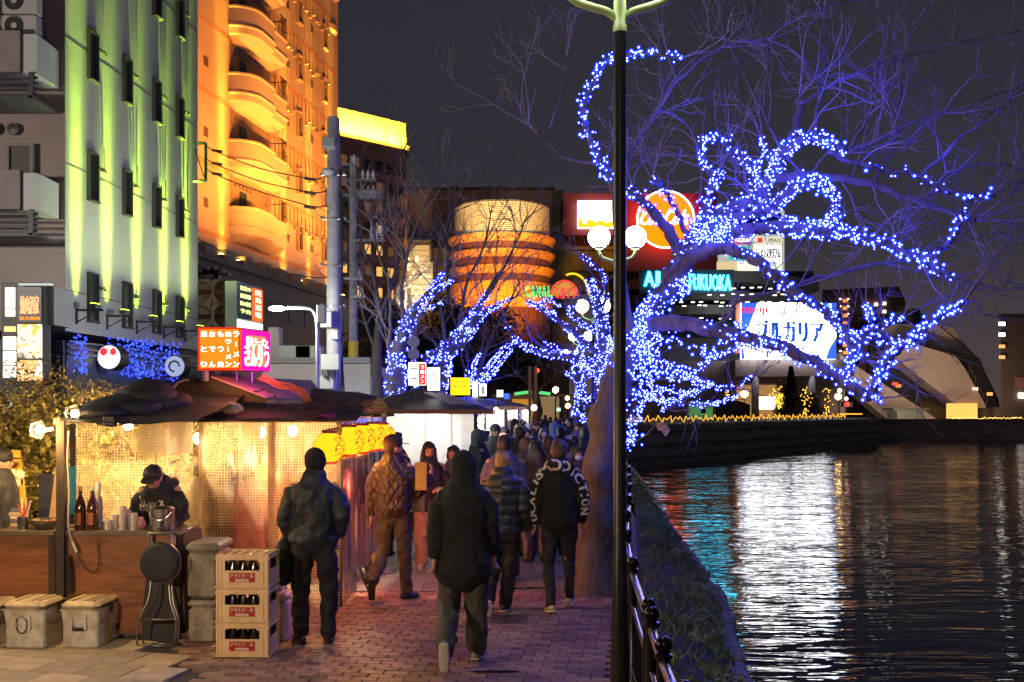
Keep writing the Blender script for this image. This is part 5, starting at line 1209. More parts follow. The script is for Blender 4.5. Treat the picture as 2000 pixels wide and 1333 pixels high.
# blue lights on the hotel fascia + in shrub behind the stall
lm = MB(); rnd = random.Random(19)
for k in range(420):
    px = rnd.choice((rnd.gauss(160, 7), rnd.gauss(245, 14), rnd.gauss(275, 10), rnd.gauss(300, 18), rnd.gauss(330, 14))); py = rnd.uniform(655, 730) + (px - 160) * .08
    z0 = 25800 / (1168 - px) * .985; lm.ico(P(px, py, z0), rnd.uniform(.018, .035), 0)
o = lm.build('blue_wall_lights', EM('deep blue led', (.03, .06, 1), 4)); tag(o, 'patches of deep blue lights over the navy wall of the left hotel', 'string lights', kind='stuff')

# blue light thrown by the strings onto bark, path and water
for (px, py, d_, e_) in ((1230, 700, 11.2, 12), (1380, 440, 11.0, 45), (1320, 640, 10.9, 12), (1560, 400, 10.6, 45), (1600, 290, 10.6, 35), (1640, 690, 9.9, 30), (1800, 500, 10.2, 40), (1450, 350, 11.0, 40), (1850, 300, 10.4, 25), (1650, 150, 10.8, 22), (1150, 250, 10.8, 25), (1350, 200, 10.9, 30), (1290, 780, 19, 60),
                         (1150, 680, 20.5, 130), (1050, 640, 21, 70), (790, 690, 25.5, 110), (900, 650, 29, 130), (950, 700, 34, 90), (1120, 750, 37, 110)):
    add_light('POINT', P(px, py, d_), e_, (.035, .045, 1), .25, 'blue_string_glow')
# ================================================================== LAMPS, RAILING, POLES
BLKP = M('black painted steel', (.018, .018, .02), .32, metal=.3, bump=.08, bs=60)
GRP = M('pale green enamel', (.30, .42, .16), .5)
GLB = EM('white lamp globe', (1, 1, .86), 20)
LPOS = [(.79, 7.5), (2.34, 22.8), (3.0, 38.0), (3.6, 53.5), (4.1, 70.0)]
LABL = ['black lamp post in the right foreground with a pale green forked top', 'twin globe lamp glowing behind the foreground post', 'twin globe lamp, second glowing one, among the blue lights', 'twin globe lamp, third glowing one, low among the blue branches', 'farthest twin globe lamp, seen as one small white ball']
for k, (x, y) in enumerate(LPOS):
    b = Vector((x, y, 0)); T = thing('street_lamp', LABL[k], 'street lamp', b, 0, 'twin globe lamps along the promenade')
    zt = 4.86 if k == 0 else 5.25
    m = MB(); m.lathe([(.11, 0), (.11, .06), (.075, .1), (.06, .5), (.055, 1.0), (.047, 1.05), (.047, zt)], b, 24); m.build('post', BLKP, T, smooth=True, angle=.6)
    m = MB(); m.lathe([(.047, zt), (.05, zt), (.05, zt + .05), (.044, zt + .06), (.046, zt + .17), (.045, zt + .23), (.001, zt + .235)], b, 24); m.build('collar', GRP, T, smooth=True, angle=.6)
    for s_ in (-1, 1):
        arm = [b + Vector((0, 0, zt + .08)), b + Vector((s_ * .09, 0, zt + .15)), b + Vector((s_ * .22, 0, zt + .19)), b + Vector((s_ * .33, 0, zt + .235)), b + Vector((s_ * .39, 0, zt + .32)), b + Vector((s_ * .40, 0, zt + .44))]
        m = MB(); m.tube(smooth_path(arm, 4), .030 if k == 0 else .034, 12); m.build('arm', GRP, T, smooth=True)
        c = b + Vector((s_ * .40, 0, zt + .68)); r = .25
        m = MB(); m.lathe([(.09, zt + .42), (.12, zt + .46), (.07, zt + .47)], b + Vector((s_ * .40, 0, 0)), 16); m.build('globe_socket', GRP, T)
        m = MB(); m.sphere(c, r, 20); m.build('globe', GLB if k else EM('near lamp globe', (1, 1, .86), 32), T, smooth=True)
    en = (620, 520, 420, 300, 200)[k]
# one more lamp of the same row stands a lamp spacing behind the camera
add_light('POINT', (-.6, -6.5, 5.6), 620, (1, .76, .54), .4, 'globe_light')

# railing
RL = M('dark glossy railing paint', (.02, .018, .022), .22, metal=.75)
RS = M('worn steel handrail', (.42, .42, .48), .22, metal=.95, bump=.1, bs=40)
RT = thing('railing', 'black riverside railing with ball capped posts and shiny handrail in the right foreground', 'railing', (.75, 5, 0))
py_ = [3.3, 4.25, 5.07, 5.84, 6.1, 7.8, 9.6, 11.4, 13.4, 15.4, 17.6, 20, 23, 26, 30, 34, 38, 43, 48]
fp_ = [Vector((lerp_line(FENCE, y), y, 0)) for y in py_]
for p in fp_:
    m = MB(); m.lathe([(.05, -.05), (.05, .03), (.034, .05), (.034, .86), (.045, .87), (.045, .885), (.03, .892), (.030, .90), (.042, .918), (.047, .936), (.040, .960), (.02, .975), (.001, .978)], p, 14); m.build('post', RL, RT, smooth=True, angle=.7)
for a, b in zip(fp_, fp_[1:]):
    m = MB(); m.tube([a + Vector((0, 0, .84)), b + Vector((0, 0, .84))], .026, 12, cap=False); m.build('handrail', RS, RT, smooth=True)
    m = MB(); m.tube([a + Vector((0, 0, .60)), b + Vector((0, 0, .60))], .016, 10, cap=False); m.tube([a + Vector((0, 0, .14)), b + Vector((0, 0, .14))], .016, 10, cap=False); m.build('lower_rail', RS, RT, smooth=True)
    L_ = (b - a).length; nb = max(2, int(L_ / .14))
    if a.y < 15:
        m = MB()
        for q in range(1, nb): c = a.lerp(b, q / nb); m.cyl(c + Vector((0, 0, .14)), c + Vector((0, 0, .60)), .008, n=6)
        m.build('balusters', RL, RT)

# concrete utility poles -------------------------------------------------------------
CPM = M('concrete pole', (.36, .34, .38), .8, var=.18, vs=3, bump=.2, bs=30)
STB = M('galvanised steel', (.34, .34, .38), .4, metal=.7)
WIRE = M('black wire', (.012, .012, .014), .6)
U1 = thing('utility_pole', 'tall round concrete utility pole with grey boxes and cables in front of the orange building', 'utility pole', (P(652, 0, 27).x, 27, 0))
x = P(652, 0, 27).x; zt = P(0, 230, 27).z
m = MB(); m.lathe([(.21, 0), (.165, zt - .02), (.15, zt), (.001, zt)], (x, 27, 0), 20); m.build('pole', CPM, U1, smooth=True, angle=.6)
for (px, py, w_, h_, d_) in ((643, 280, .34, .27, 26.75), (638, 625, .30, .42, 26.7), (655, 655, .2, .25, 26.75), (646, 708, .48, .42, 26.6), (640, 748, .36, .34, 26.6)):
    m = MB(); m.rbox(P(px, py, d_), (w_, .28, h_), .02); m.build('equipment_box', M('grey equipment box', (.34, .33, .33), .5, var=.05), U1)
for py in (345, 430, 520, 600):
    c = P(652, py, 27); m = MB(); m.lathe([(.205, -.02), (.205, .02)], c, 16); m.tube([c + Vector((-.3, -.15, 0)), c + Vector((.35, -.15, 0))], .02, 5)
    for q in (-.28, .3): m.lathe([(.02, 0), (.05, .02), (.05, .05), (.02, .08)], c + Vector((q, -.15, 0)), 8)
    m.build('clamp', STB, U1)
m = MB()
for q in range(4): m.tube(smooth_path([P(664 + q * 2, 330 + q * 20, 26.8), P(666 + q * 1.2, 480, 26.8), P(668, 640 + 10 * q, 26.8), P(665 + q * 3, 780, 26.8)], 4), .014, 5)
for q in range(7): m.tube(smooth_path([P(630 + q * 5, 722, 26.5), P(632 + q * 4.5, 738 + (q % 3) * 3, 26.4), P(636 + q * 4, 728, 26.5)], 4), .010, 5)
m.build('cables', WIRE, U1)
m = MB(); c = P(641, 337, 26.7); m.lathe([(.02, .12), (.13, .1), (.16, .02), (.10, -.08), (.001, -.1)], c, 14); m.build('security_lamp', M('lamp hood grey', (.55, .55, .52), .4), U1)
U2 = thing('utility_pole', 'slimmer pale concrete pole with crossarms and insulators beside the first pole', 'utility pole', (P(690, 0, 33).x, 33, 0))
x = P(690, 0, 33).x; zt = P(0, 306, 33).z
m = MB(); m.lathe([(.16, 0), (.11, zt), (.001, zt)], (x, 33, 0), 16); m.build('pole', CPM, U2, smooth=True, angle=.6)
for (py, x0, x1) in ((322, 666, 698), (352, 660, 735), (382, 662, 735), (470, 690, 752), (545, 672, 708), (580, 684, 712)):
    m = MB(); a, b = P(x0, py, 32.8), P(x1, py, 32.8); m.box((a + b) / 2, ((b - a).length, .08, .08))
    m.build('crossarm', STB, U2)
    m = MB()
    for q in range(3 if x1 > 720 else 1):
        c = P(x1 - 6 - q * 10, py - 1, 32.8); m.lathe([(.03, .0), (.07, .05), (.03, .1), (.07, .14), (.02, .30 if py != 470 else .55)], c, 10)
    m.build('insulator', M('porcelain', (.75, .75, .80), .25), U2, smooth=True)
m = MB(); m.rbox(P(722, 380, 32.5), (.75, .35, .28), .04); m.build('transformer', M('grey equipment box', (.5, .5, .5)), U2)
m = MB(); m.lathe([(.163, 0), (.163, 1.0)], P(690, 728, 33), 16); m.build('yellow_guard', M('yellow guard', (.7, .5, .03), .5), U2)
m = MB(); m.tube([P(684, 352, 32.8), P(672, 352, 32.8), P(690, 385, 32.9)], .02, 5); m.build('brace', STB, U2)
# wires from the hotel bracket to the pole
GB = thing('cable_bracket', 'green steel frame bracket holding overhead wires beside the lime lit wall', 'bracket', P(392, 355, 32))
m = MB(); pts = [P(378, 280, 32), P(402, 280, 32), P(402, 354, 32), P(378, 354, 32)]
for a, b in zip(pts, pts[1:]): m.tube([a, b], .05, 4)
m.tube([P(380, 290, 32), P(400, 350, 32)], .02, 4); m.build('frame', M('green painted steel', (.03, .14, .09), .4), GB)
for k, (py0, py1) in enumerate(((285, 345), (310, 372), (330, 400))):
    t = thing('overhead_wire', ('topmost', 'middle', 'lowest of the three')[k] + ' overhead wire strung from the green bracket to the concrete pole', 'wire', P(402, py0, 32), 0, 'overhead wires before the orange building')
    pts = [P(402, py0, 32), P(430, py0 + 15, 31.3), P(500, py0 + 42, 30), P(570, (py0 + py1) / 2 + 28, 28.6), P(620, py1 + 5, 27.5), P(650, py1 - 5, 27)]
    m = MB(); m.tube(smooth_path(pts, 5), .018, 5, cap=False); m.build('wire', WIRE, t)
    for (px, py, dd_) in ((424, py0 + 10, 31.5), (606, py1 + 5, 27.8)): m = MB(); c = P(px, py, dd_); m.tube([c + Vector((-.16, 0, .02)), c + Vector((.16, 0, -.03))], .045, 6); m.build('insulator', M('dark insulator', (.03, .025, .03), .4), t)
t = thing('overhead_wire', 'long sagging wire crossing the lower orange facade to the street lamp', 'wire', P(380, 462, 32), 0, 'overhead wires before the orange building')
m = MB(); m.tube(smooth_path([P(378, 462, 34), P(440, 495, 32), P(520, 525, 30), P(610, 542, 27.5), P(645, 540, 27)], 6), .016, 5, cap=False); m.build('wire', WIRE, t)

# arm street light
SL = thing('street_lamp', 'white arm street lamp lit beside the concrete pole, pointing left', 'street lamp', (P(620, 0, 25).x, 25, 0), 0)
m = MB(); m.tube(smooth_path([P(620, 966, 25), P(620, 700, 25), P(620, 640, 25), P(614, 610, 25), P(598, 602, 25), P(560, 602, 25)], 5), .05, 10); m.build('pole', STB, SL, smooth=True)
m = MB(); c = P(541, 603, 25); m.ico(c, .17, 2, (1.25, .6, .42)); m.build('lamp_head', EM('street lamp glow', (.95, 1, .75), 14), SL, smooth=True)
add_light('POINT', c + Vector((0, -.3, -.2)), 520, (.95, 1, .78), .15, 'street_lamp_light')
m = MB(); m.rbox(P(628, 614, 24.8), (.22, .18, .45), .02); m.build('control_box', MATS['grey equipment box'], SL)

# small round mirrors / sign backs on pole near the second stall
RM = thing('road_sign', 'grey backs of two round road signs on a thin pole by the lit trees', 'road sign', (P(806, 0, 24).x, 24, 0))
m = MB(); x = P(806, 0, 24).x; m.cyl((x, 24, 0), (x, 24, P(0, 655, 24).z), .03, n=8); m.build('pole', STB, RM)
for py in (668, 692): c = P(808, py, 24); m = MB(); m.tube([c + Vector((0, -.03, 0)), c + Vector((0, -.01, 0))], .14, 20); m.build('disc', M('sign back grey', (.35, .35, .38), .5), RM)

# small warm lights and lamps far down the path and on the far bank
def far_lamp(px, py, d, base, r, col, s, lab, post=True, g='far street lights'):
    c = P(px, py, d); T = thing('street_lamp', lab, 'street lamp', (c.x, c.y, base), 0, g)
    m = MB(); m.ico(c, r, 1); m.build('globe', EM('far lamp %s' % str(col), col, s), T, smooth=True)
    m = MB(); m.cyl((c.x, c.y + .05, base), (c.x, c.y + .05, c.z - r), .05, n=6); m.build('post', BLKP, T)
far_lamp(1454, 770, 108, QT, .42, (1, .66, .28), 14, 'warm globe lamp left of the bright shop window on the far quay')
far_lamp(1637, 775, 106, QT, .36, (1, .60, .22), 22, 'warm globe lamp right of the golden lit bush on the far quay')
far_lamp(1640, 763, 112, QT, .25, (1, 1, .9), 6, 'small white lamp above the warm globe on the far quay')
far_lamp(1653, 779, 110, QT, .2, (1, 1, .9), 5, 'small white lamp right of the warm globe on the far quay')
far_lamp(1085, 762, 62, 0, .22, (1, .70, .30), 10, 'warm twin lamp beneath the green strip of light down the path')
far_lamp(1108, 778, 58, 0, .14, (1, .70, .30), 10, 'upper small warm lamp above the crowd at the end of the path')
far_lamp(1109, 793, 55, 0, .15, (1, .75, .35), 12, 'lower small warm lamp above the crowd at the end of the path')
far_lamp(754, 754 - 0, 36, 0, .1, (1, .7, .3), 8, 'tiny warm lamp between the poles and the second stall') if False else None
far_lamp(724, 754, 36, 0, .08, (1, .75, .35), 9, 'tiny warm lamp just right of the grey utility poles')
TL = thing('traffic_light', 'red traffic light glowing on the far quay', 'traffic light', (P(1654, 0, 111).x, 111, QT))
m = MB(); m.ico(P(1654, 790, 111), .28, 1); m.build('red_lamp', EM('red signal', (1, .03, .02), 6), TL); m = MB(); c = P(1654, 790, 111.2); m.box(c, (1.2, .2, .6)); m.cyl((c.x, c.y, QT), (c.x, c.y, c.z), .06, n=6); m.build('housing', BLKP, TL)
RR = thing('red_sign_light', 'tiny red light hanging in the dark tree above the path', 'light', P(1050, 724, 55)); m = MB(); m.ico(P(1050, 724, 55), .12, 1); m.build('lamp', EM('red signal', (1, .03, .02), 6), RR)
# lights row along far right bank
rnd = random.Random(12)
t = MB()
for k in range(34):
    px = 1862 + k * 4.1; c = P(px, 818 + rnd.uniform(-2, 1), 105.5); t.box(c, (rnd.uniform(.06, .2), .1, rnd.uniform(.05, .10)))
tag(t.build('lantern_row', EM('bank lantern', (1, .50, .10), 4)), 'row of tiny amber lights along the top of the far right bank', 'lights', kind='stuff')
PV = thing('pavilion', 'low dark pavilion in front of the angular hall on the far bank', 'pavilion', P(1790, 822, 116))
a, b = P(1752, 820, 116), P(1805, 797, 116); m = MB(); m.bbox((a.x, 116, .93), (b.x, 119, b.z - .3)); m.build('wall', M('dark pavilion wall', (.07, .075, .07), .6), PV); m = MB(); m.bbox((a.x - .5, 115.6, b.z - .3), (b.x + .5, 119.2, b.z)); m.build('roof', M('pavilion roof', (.04, .04, .04), .7), PV)
# background structures at the end of the path
EP = thing('end_building', 'low pale building with an amber panel at the end of the crowded path', 'building', P(1060, 800, 75))
a, b = P(960, 820, 75), P(1175, 775, 75); m = MB(); m.bbox((P(1045, 0, 75).x, 75, 0), (P(1092, 0, 75).x, 80, b.z)); m.build('pale_wall', M('pale end wall', (.40, .33, .24), .7), EP)
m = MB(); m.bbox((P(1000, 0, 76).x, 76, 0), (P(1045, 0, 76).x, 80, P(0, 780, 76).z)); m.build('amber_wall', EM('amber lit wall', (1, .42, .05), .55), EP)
m = MB(); m.bbox((a.x, 77, 0), (b.x + 4, 82, P(0, 770, 77).z)); m.build('dark_wall', M('dark end wall', (.10, .08, .07), .8), EP)
m = MB(); m.tube(smooth_path([P(1005, 770, 74), P(1040, 766, 74), P(1075, 770, 74)], 4), .12, 5); m.build('green_tube', EM('green tube', (.15, .9, .25), .9), EP)
m = MB(); a, b = P(1088, 804, 74), P(1096, 797, 74); m.bbox((a.x, 74.8, a.z), (b.x, 74.9, b.z)); m.build('exit_panel', EM('pale green panel', (.6, 1, .75), 1.2), EP)
add_light('POINT', P(1060, 780, 68), 900, (1, .7, .4), .3, 'end_wall_light')
PO = thing('timber_posts', 'pair of tall amber lit timber posts at the end of the stalls', 'posts', P(1040, 820, 50))
for px in (1035, 1046): m = MB(); a = P(px, 0, 50); m.box((a.x, 50, 2.1), (.16, .16, 4.2)); m.build('post', M('orange timber', (.50, .26, .10), .6), PO)
# ================================================================== FOOD STALLS (YATAI)
WD = M('worn brown panel', (.30, .105, .030), .5, col2=(.15, .05, .016), vs=2.2, bump=.25, bs=9, stretch=(1, 1, 3))
WD2 = M('dark brown timber', (.035, .022, .016), .6, var=.3, vs=4, stretch=(6, 6, 1))
TP = M('counter top laminate', (.11, .085, .06), .45, var=.2)
TARP = M('black tarpaulin', (.020, .018, .018), .7, var=.35, vs=2.5, bump=.9, bs=7)
def plastic(name, tint, grid=34.0, line=.24, alpha=.25):
    m = bpy.data.materials.new(name); m.use_nodes = True; MATS[name] = m; n = m.node_tree; n.nodes.clear(); L = n.links
    o = n.nodes.new('ShaderNodeOutputMaterial'); tr = n.nodes.new('ShaderNodeBsdfTransparent'); tl = n.nodes.new('ShaderNodeBsdfTranslucent'); gl = n.nodes.new('ShaderNodeBsdfGlossy'); df = n.nodes.new('ShaderNodeBsdfDiffuse')
    tl.inputs[0].default_value = (*tint, 1); df.inputs[0].default_value = (*tint, 1); gl.inputs[0].default_value = (.9, .9, .9, 1); gl.inputs[1].default_value = .18
    tr.inputs[0].default_value = (.95, .93, .9, 1)
    uv = n.nodes.new('ShaderNodeUVMap'); sp = n.nodes.new('ShaderNodeSeparateXYZ'); L.new(uv.outputs[0], sp.inputs[0])
    mk = []
    for i in (0, 1):
        a = n.nodes.new('ShaderNodeMath'); a.operation = 'MULTIPLY'; a.inputs[1].default_value = grid; L.new(sp.outputs[i], a.inputs[0])
        f = n.nodes.new('ShaderNodeMath'); f.operation = 'FRACT'; L.new(a.outputs[0], f.inputs[0])
        c = n.nodes.new('ShaderNodeMath'); c.operation = 'LESS_THAN'; c.inputs[1].default_value = line; L.new(f.outputs[0], c.inputs[0]); mk.append(c.outputs[0])
    mxx = n.nodes.new('ShaderNodeMath'); mxx.operation = 'MAXIMUM'; L.new(mk[0], mxx.inputs[0]); L.new(mk[1], mxx.inputs[1])
    nz_ = n.nodes.new('ShaderNodeTexNoise'); nz_.inputs['Scale'].default_value = 2.2; nz_.inputs['Detail'].default_value = 5; L.new(uv.outputs[0], nz_.inputs['Vector'])
    al = n.nodes.new('ShaderNodeMapRange'); al.inputs[1].default_value = .3; al.inputs[2].default_value = .7; al.inputs[3].default_value = alpha - .17; al.inputs[4].default_value = alpha + .2; L.new(nz_.outputs[0], al.inputs[0])
    fac = n.nodes.new('ShaderNodeMath'); fac.operation = 'MULTIPLY_ADD'; fac.inputs[1].default_value = .26; L.new(mxx.outputs[0], fac.inputs[0]); L.new(al.outputs[0], fac.inputs[2]); fac.use_clamp = True
    m1 = n.nodes.new('ShaderNodeMixShader'); m1.inputs[0].default_value = .35; L.new(tl.outputs[0], m1.inputs[1]); L.new(df.outputs[0], m1.inputs[2])
    m2 = n.nodes.new('ShaderNodeMixShader'); L.new(fac.outputs[0], m2.inputs[0]); L.new(tr.outputs[0], m2.inputs[1]); L.new(m1.outputs[0], m2.inputs[2])
    m3 = n.nodes.new('ShaderNodeMixShader'); fr = n.nodes.new('ShaderNodeFresnel'); fr.inputs[0].default_value = 1.25; L.new(fr.outputs[0], m3.inputs[0]); L.new(m2.outputs[0], m3.inputs[1]); L.new(gl.outputs[0], m3.inputs[2])
    bp = n.nodes.new('ShaderNodeBump'); bp.inputs['Strength'].default_value = .5; bp.inputs['Distance'].default_value = .03; L.new(nz_.outputs[0], bp.inputs['Height']); L.new(bp.outputs[0], gl.inputs['Normal'])
    L.new(m3.outputs[0], o.inputs[0]); return m
PLG = plastic('gridded clear plastic sheet', (.95, .80, .55)); PLC = plastic('clear plastic sheet', (.95, .86, .70), 60, .0, .22)
PLV = plastic('violet lit plastic sheet', (.95, .82, .95), 44, .2, .70)
def curtain(name, a, b, z0, z1, mat, parent, pleat=.03, np_=None, slack=0.0, seed=0, nz=14, ztop=None):
    """hanging wavy sheet from a to b (xy); z1 at a-end/b-end top"""
    a, b = Vector((a[0], a[1], 0)), Vector((b[0], b[1], 0)); L_ = (b - a).length; d_ = (b - a) / L_; n_ = Vector((d_.y, -d_.x, 0)); nx = max(8, int(L_ / .04)); vs, fs, uv = [], [], []
    z1a, z1b = (z1 if not ztop else ztop[0]), (z1 if not ztop else ztop[1])
    for j in range(nz + 1):
        t = j / nz
        for i in range(nx + 1):
            s = i / nx * L_; zt = z1a + (z1b - z1a) * i / nx; z = zt + (z0 - zt) * t
            o = pleat * (.35 + .65 * t) * (math.sin(s * 17 + seed) + .6 * math.sin(s * 31 + seed * 2 + t * 2)) + .05 * slack * noise.noise(Vector((s * 2, z * 2, seed))) + slack * .1 * t
            vs.append(a + d_ * s + n_ * o + Vector((0, 0, z))); uv.append((s, z))
    for j in range(nz):
        for i in range(nx): k = j * (nx + 1) + i; fs.append((k, k + 1, k + nx + 2, k + nx + 1))
    m = MB(); m.add(vs, fs); o = m.build(name, mat, parent, smooth=True); me = o.data; ul = me.uv_layers.new(name='UVMap')
    for lp in me.loops: ul.data[lp.index].uv = uv[lp.vertex_index]
    return o

ST1 = thing('food_stall', 'first food stall with dark tarpaulin roof, brown counter and glowing plastic curtains', 'food stall', (-3.2, 10.2, 0))
YC, YF = 9.35, 10.8         # counter front and curtain plane
XR = -1.80
# counter: separate panels of worn plywood
for (xa, xb, nm) in ((-5.15, -4.18, 0), (-4.10, -3.03, 1)):
    m = MB(); m.bbox((xa, YC, .05), (xb, YC + .03, .955)); m.build('counter_panel', WD, ST1)
    m = MB(); m.bbox((xa - .01, YC - .03, .955), (xb + .01, YC + .55, .99)); m.build('counter_top', TP, ST1)
    m = MB(); m.bbox((xa, YC - .008, .05), (xa + .05, YC, .955)); m.bbox((xb - .05, YC - .008, .05), (xb, YC, .955)); m.build('panel_edge', WD2, ST1)
m = MB(); m.bbox((-3.05, YC + .035, .05), (-3.0, YC + .55, .95)); m.build('end_panel', WD2, ST1)
def post(x, y, z0, z1, s=.06, mat=WD2): m = MB(); m.bbox((x - s / 2, y - s / 2, z0), (x + s / 2, y + s / 2, z1)); return m.build('post', mat, ST1)
post(-4.10, YC - .03, 0, 2.00, .07); post(XR - .03, YF + .05, 0, 2.05); post(-3.30, YF + .08, 0, 2.05, .05, M('pale timber', (.50, .30, .14), .55, var=.2, vs=3, stretch=(5, 5, 1))); post(-4.62, YF, 0, 2.05); post(-2.55, YF + .08, .0, 2.05, .07, MATS['pale timber']); post(XR + .15, 13.2, 0, 2.05); post(-4.6, 13.4, 0, 2.05)
# eave board and roof
EV = M('eave timber', (.30, .12, .04), .5, var=.2)
m = MB()
m.bbox((-4.16, YC - .06, 1.965), (-4.1, YF - .05, 2.02)); m.bbox((-4.7, YF - .18, 1.965), (XR + .12, YF - .12, 2.015)); m.build('eave_board', EV, ST1)
m = MB(); xs = np.linspace(-4.58, XR + .22, 34); yr = np.linspace(YF - .32, 13.9, 16); vs = []
def roofz(x, y):
    u = (x + 4.58) / (XR + .22 + 4.58); v = (y - YF + .32) / 3.42
    h = .40 * (1 - abs(2 * v - 1)) * (1 - .35 * abs(2 * u - 1) ** 2)
    return 2.005 + h + .022 * noise.noise(Vector((x * 2.5, y * 2.5, 1))) + .012 * noise.noise(Vector((x * 9, y * 7, 4)))
for y in yr:
    for x in xs: vs.append((x, y, roofz(x, y)))
nxx = len(xs); m.add(vs, [(j * nxx + i, j * nxx + i + 1, (j + 1) * nxx + i + 1, (j + 1) * nxx + i) for j in range(len(yr) - 1) for i in range(nxx - 1)])
fr = [(x, YF - .33, 2.005 + .02 * noise.noise(Vector((x * 4, 0, 0))) - .025) for x in xs]; m.add(list(vs[:nxx]) + fr, [(i, i + 1, nxx + i + 1, nxx + i) for i in range(nxx - 1)])
ro = m.build('roof', TARP, ST1, smooth=True)
# annex roof over the cook (tarpaulin slope to the left corner)
m = MB(); q = []
for j in range(9):
    for i in range(15):
        x = -4.10 + i * (1.25 / 14); y = YC - .12 + j * .22; z = 1.985 + j * .035 + .035 * noise.noise(Vector((x * 3, y * 3, 7))) + (.05 if i == 0 else 0); q.append((x, y, z))
m.add(q, [(j * 15 + i, j * 15 + i + 1, (j + 1) * 15 + i + 1, (j + 1) * 15 + i) for j in range(8) for i in range(14)]); m.build('annex_roof', TARP, ST1, smooth=True)
# bundled tarp heap at left end
m = MB(); rnd = random.Random(6)
for (px, py, d_, rx, rz) in ((240, 800, 9.9, .42, .13), (285, 780, 10.1, .32, .16), (205, 808, 9.7, .30, .08), (320, 790, 10.2, .30, .12)):
    c = P(px, py, d_); vv, ff = ICO[2]; m.add([(c.x + v[0] * rx * (1 + .25 * noise.noise(Vector(v) * 2)), c.y + v[1] * .3, c.z + v[2] * rz * (1 + .6 * noise.noise(Vector(v) * 3 + c) + .5 * noise.noise(Vector(v) * 7 + c))) for v in vv], ff)
m.build('folded_tarpaulin', TARP, ST1, smooth=True)
m = MB(); c = P(216, 822, 9.3); m.rbox(c, (.13, .08, .11), .02); m.build('clamp_box', BLKP, ST1)
m = MB(); m.ico(P(268, 762, 10.3), .14, 1, (1.5, 1, .45)); m.build('pink_bag', M('pink plastic', (.55, .20, .16), .4), ST1)
# raised vent roof: low gable, dark front, lilac right slope, purple fascia
vA = [P(335, 783, 10.9), P(340, 757, 10.9), P(397, 736, 10.9), P(412, 738, 10.9), P(520, 778, 10.9), P(520, 787, 10.9)]
m = MB(); m.prism(vA, (0, .05, 0)); m.build('vent_gable', M('vent gable board', (.055, .045, .035), .7), ST1)
m = MB(); b1, b2 = P(412, 738, 10.88), P(520, 779, 10.88); m.add([b1, b2, b2 + Vector((.45, 1.0, -.0)), b1 + Vector((.75, 1.6, .0)), b1 + Vector((0, 0, .02)), b2 + Vector((0, 0, .02)), b2 + Vector((.45, 1.0, .02)), b1 + Vector((.75, 1.6, .02))], [(0, 3, 2, 1), (4, 5, 6, 7), (0, 1, 5, 4), (1, 2, 6, 5), (2, 3, 7, 6), (3, 0, 4, 7)])
m.build('vent_slope', M('lilac grey roof sheet', (.40, .24, .26), .5, var=.1), ST1)
m = MB(); a, b = P(520, 786, 10.86), P(592, 781, 10.86); m.bbox((a.x, 10.86, a.z - .015), (b.x, 10.9, a.z + .03)); m.build('vent_fascia', M('purple fascia', (.06, .05, .16), .5), ST1)
m = MB(); a, b = P(412, 742, 11.4), P(510, 728, 11.4); m.bbox((a.x, 11.4, a.z), (b.x, 11.45, b.z)); m.build('ridge_board', MATS['purple fascia'], ST1)
m = MB(); a = P(404, 760, 10.95); m.bbox((a.x - .03, 10.93, a.z), (a.x + .03, 10.99, a.z + .2)); m.build('sign_post', WD2, ST1)
# curtains of the front plane
cps = [(-4.60, -4.02, PLG), (-4.04, -3.62, PLG), (-3.64, -3.28, PLC), (-3.30, -2.86, PLG), (-2.88, -2.52, PLG), (-2.55, -2.16, PLG), (-2.18, XR, PLG)]
for k, (xa, xb, mt) in enumerate(cps):
    curtain('plastic_curtain', (xa, YF + .0 + .02 * (k % 2)), (xb, YF + .02 * (k % 2)), .42 if k < 5 else (.03 if k == 6 else .30), 2.02, mt, ST1, pleat=.010, slack=.5, seed=k * 3 + 1)
# side curtains, receding along the path
curtain('plastic_curtain', (XR, YF + .03), (XR + .05, 11.5), .04, 2.0, PLV, ST1, pleat=.004, slack=.12, seed=20)
curtain('plastic_curtain', (XR + .05, 11.5), (XR + .10, 12.2), .30, 2.0, PLV, ST1, pleat=.004, slack=.15, seed=23)
curtain('plastic_curtain', (XR + .10, 12.2), (XR + .16, 13.2), .35, 2.0, PLV, ST1, pleat=.004, slack=.15, seed=27)
# curtain weight chains / feet under side curtain
m = MB()
for y in (11.6, 11.95, 12.4): m.tube([(XR + .06, y, .30), (XR + .20, y - .1, .02), (XR + .16, y + .12, .02), (XR + .06, y + .1, .30)], .008, 5)
m.build('wire_feet', BLKP, ST1)
# interior: back wall, table, hanging fabric, shelf with goods
m = MB(); m.bbox((-4.6, 13.5, .0), (XR + .1, 13.55, 2.0)); m.build('back_wall', M('amber back board', (.30, .12, .035), .7, var=.3, vs=1.5), ST1)
m = MB(); m.bbox((-4.3, 12.2, .80), (-2.1, 12.6, .86)); m.build('inner_counter', M('red counter top', (.55, .10, .03), .35), ST1)
m = MB(); m.bbox((-4.3, 12.58, .05), (-2.1, 12.62, .80)); m.build('inner_counter_front', M('red board', (.30, .05, .02), .6), ST1)
m = MB(); m.bbox((-4.0, 13.0, 1.30), (-2.3, 13.3, 1.34)); m.bbox((-4.3, 13.4, .9), (-3.2, 13.5, 1.6)); m.build('shelf', WD, ST1)
rnd = random.Random(31)
for k in range(13):
    c = Vector((rnd.uniform(-4.0, -2.3), 13.1, 1.34)); m = MB(); h_ = rnd.uniform(.12, .3); m.lathe([(.045, 0), (.045, h_ * .6), (.018, h_ * .8), (.018, h_)], c, 8); m.build('shelf_bottle', M('shelf goods %d' % (k % 4), [(.45, .30, .1), (.5, .08, .03), (.2, .25, .1), (.7, .6, .4)][k % 4], .3), ST1)
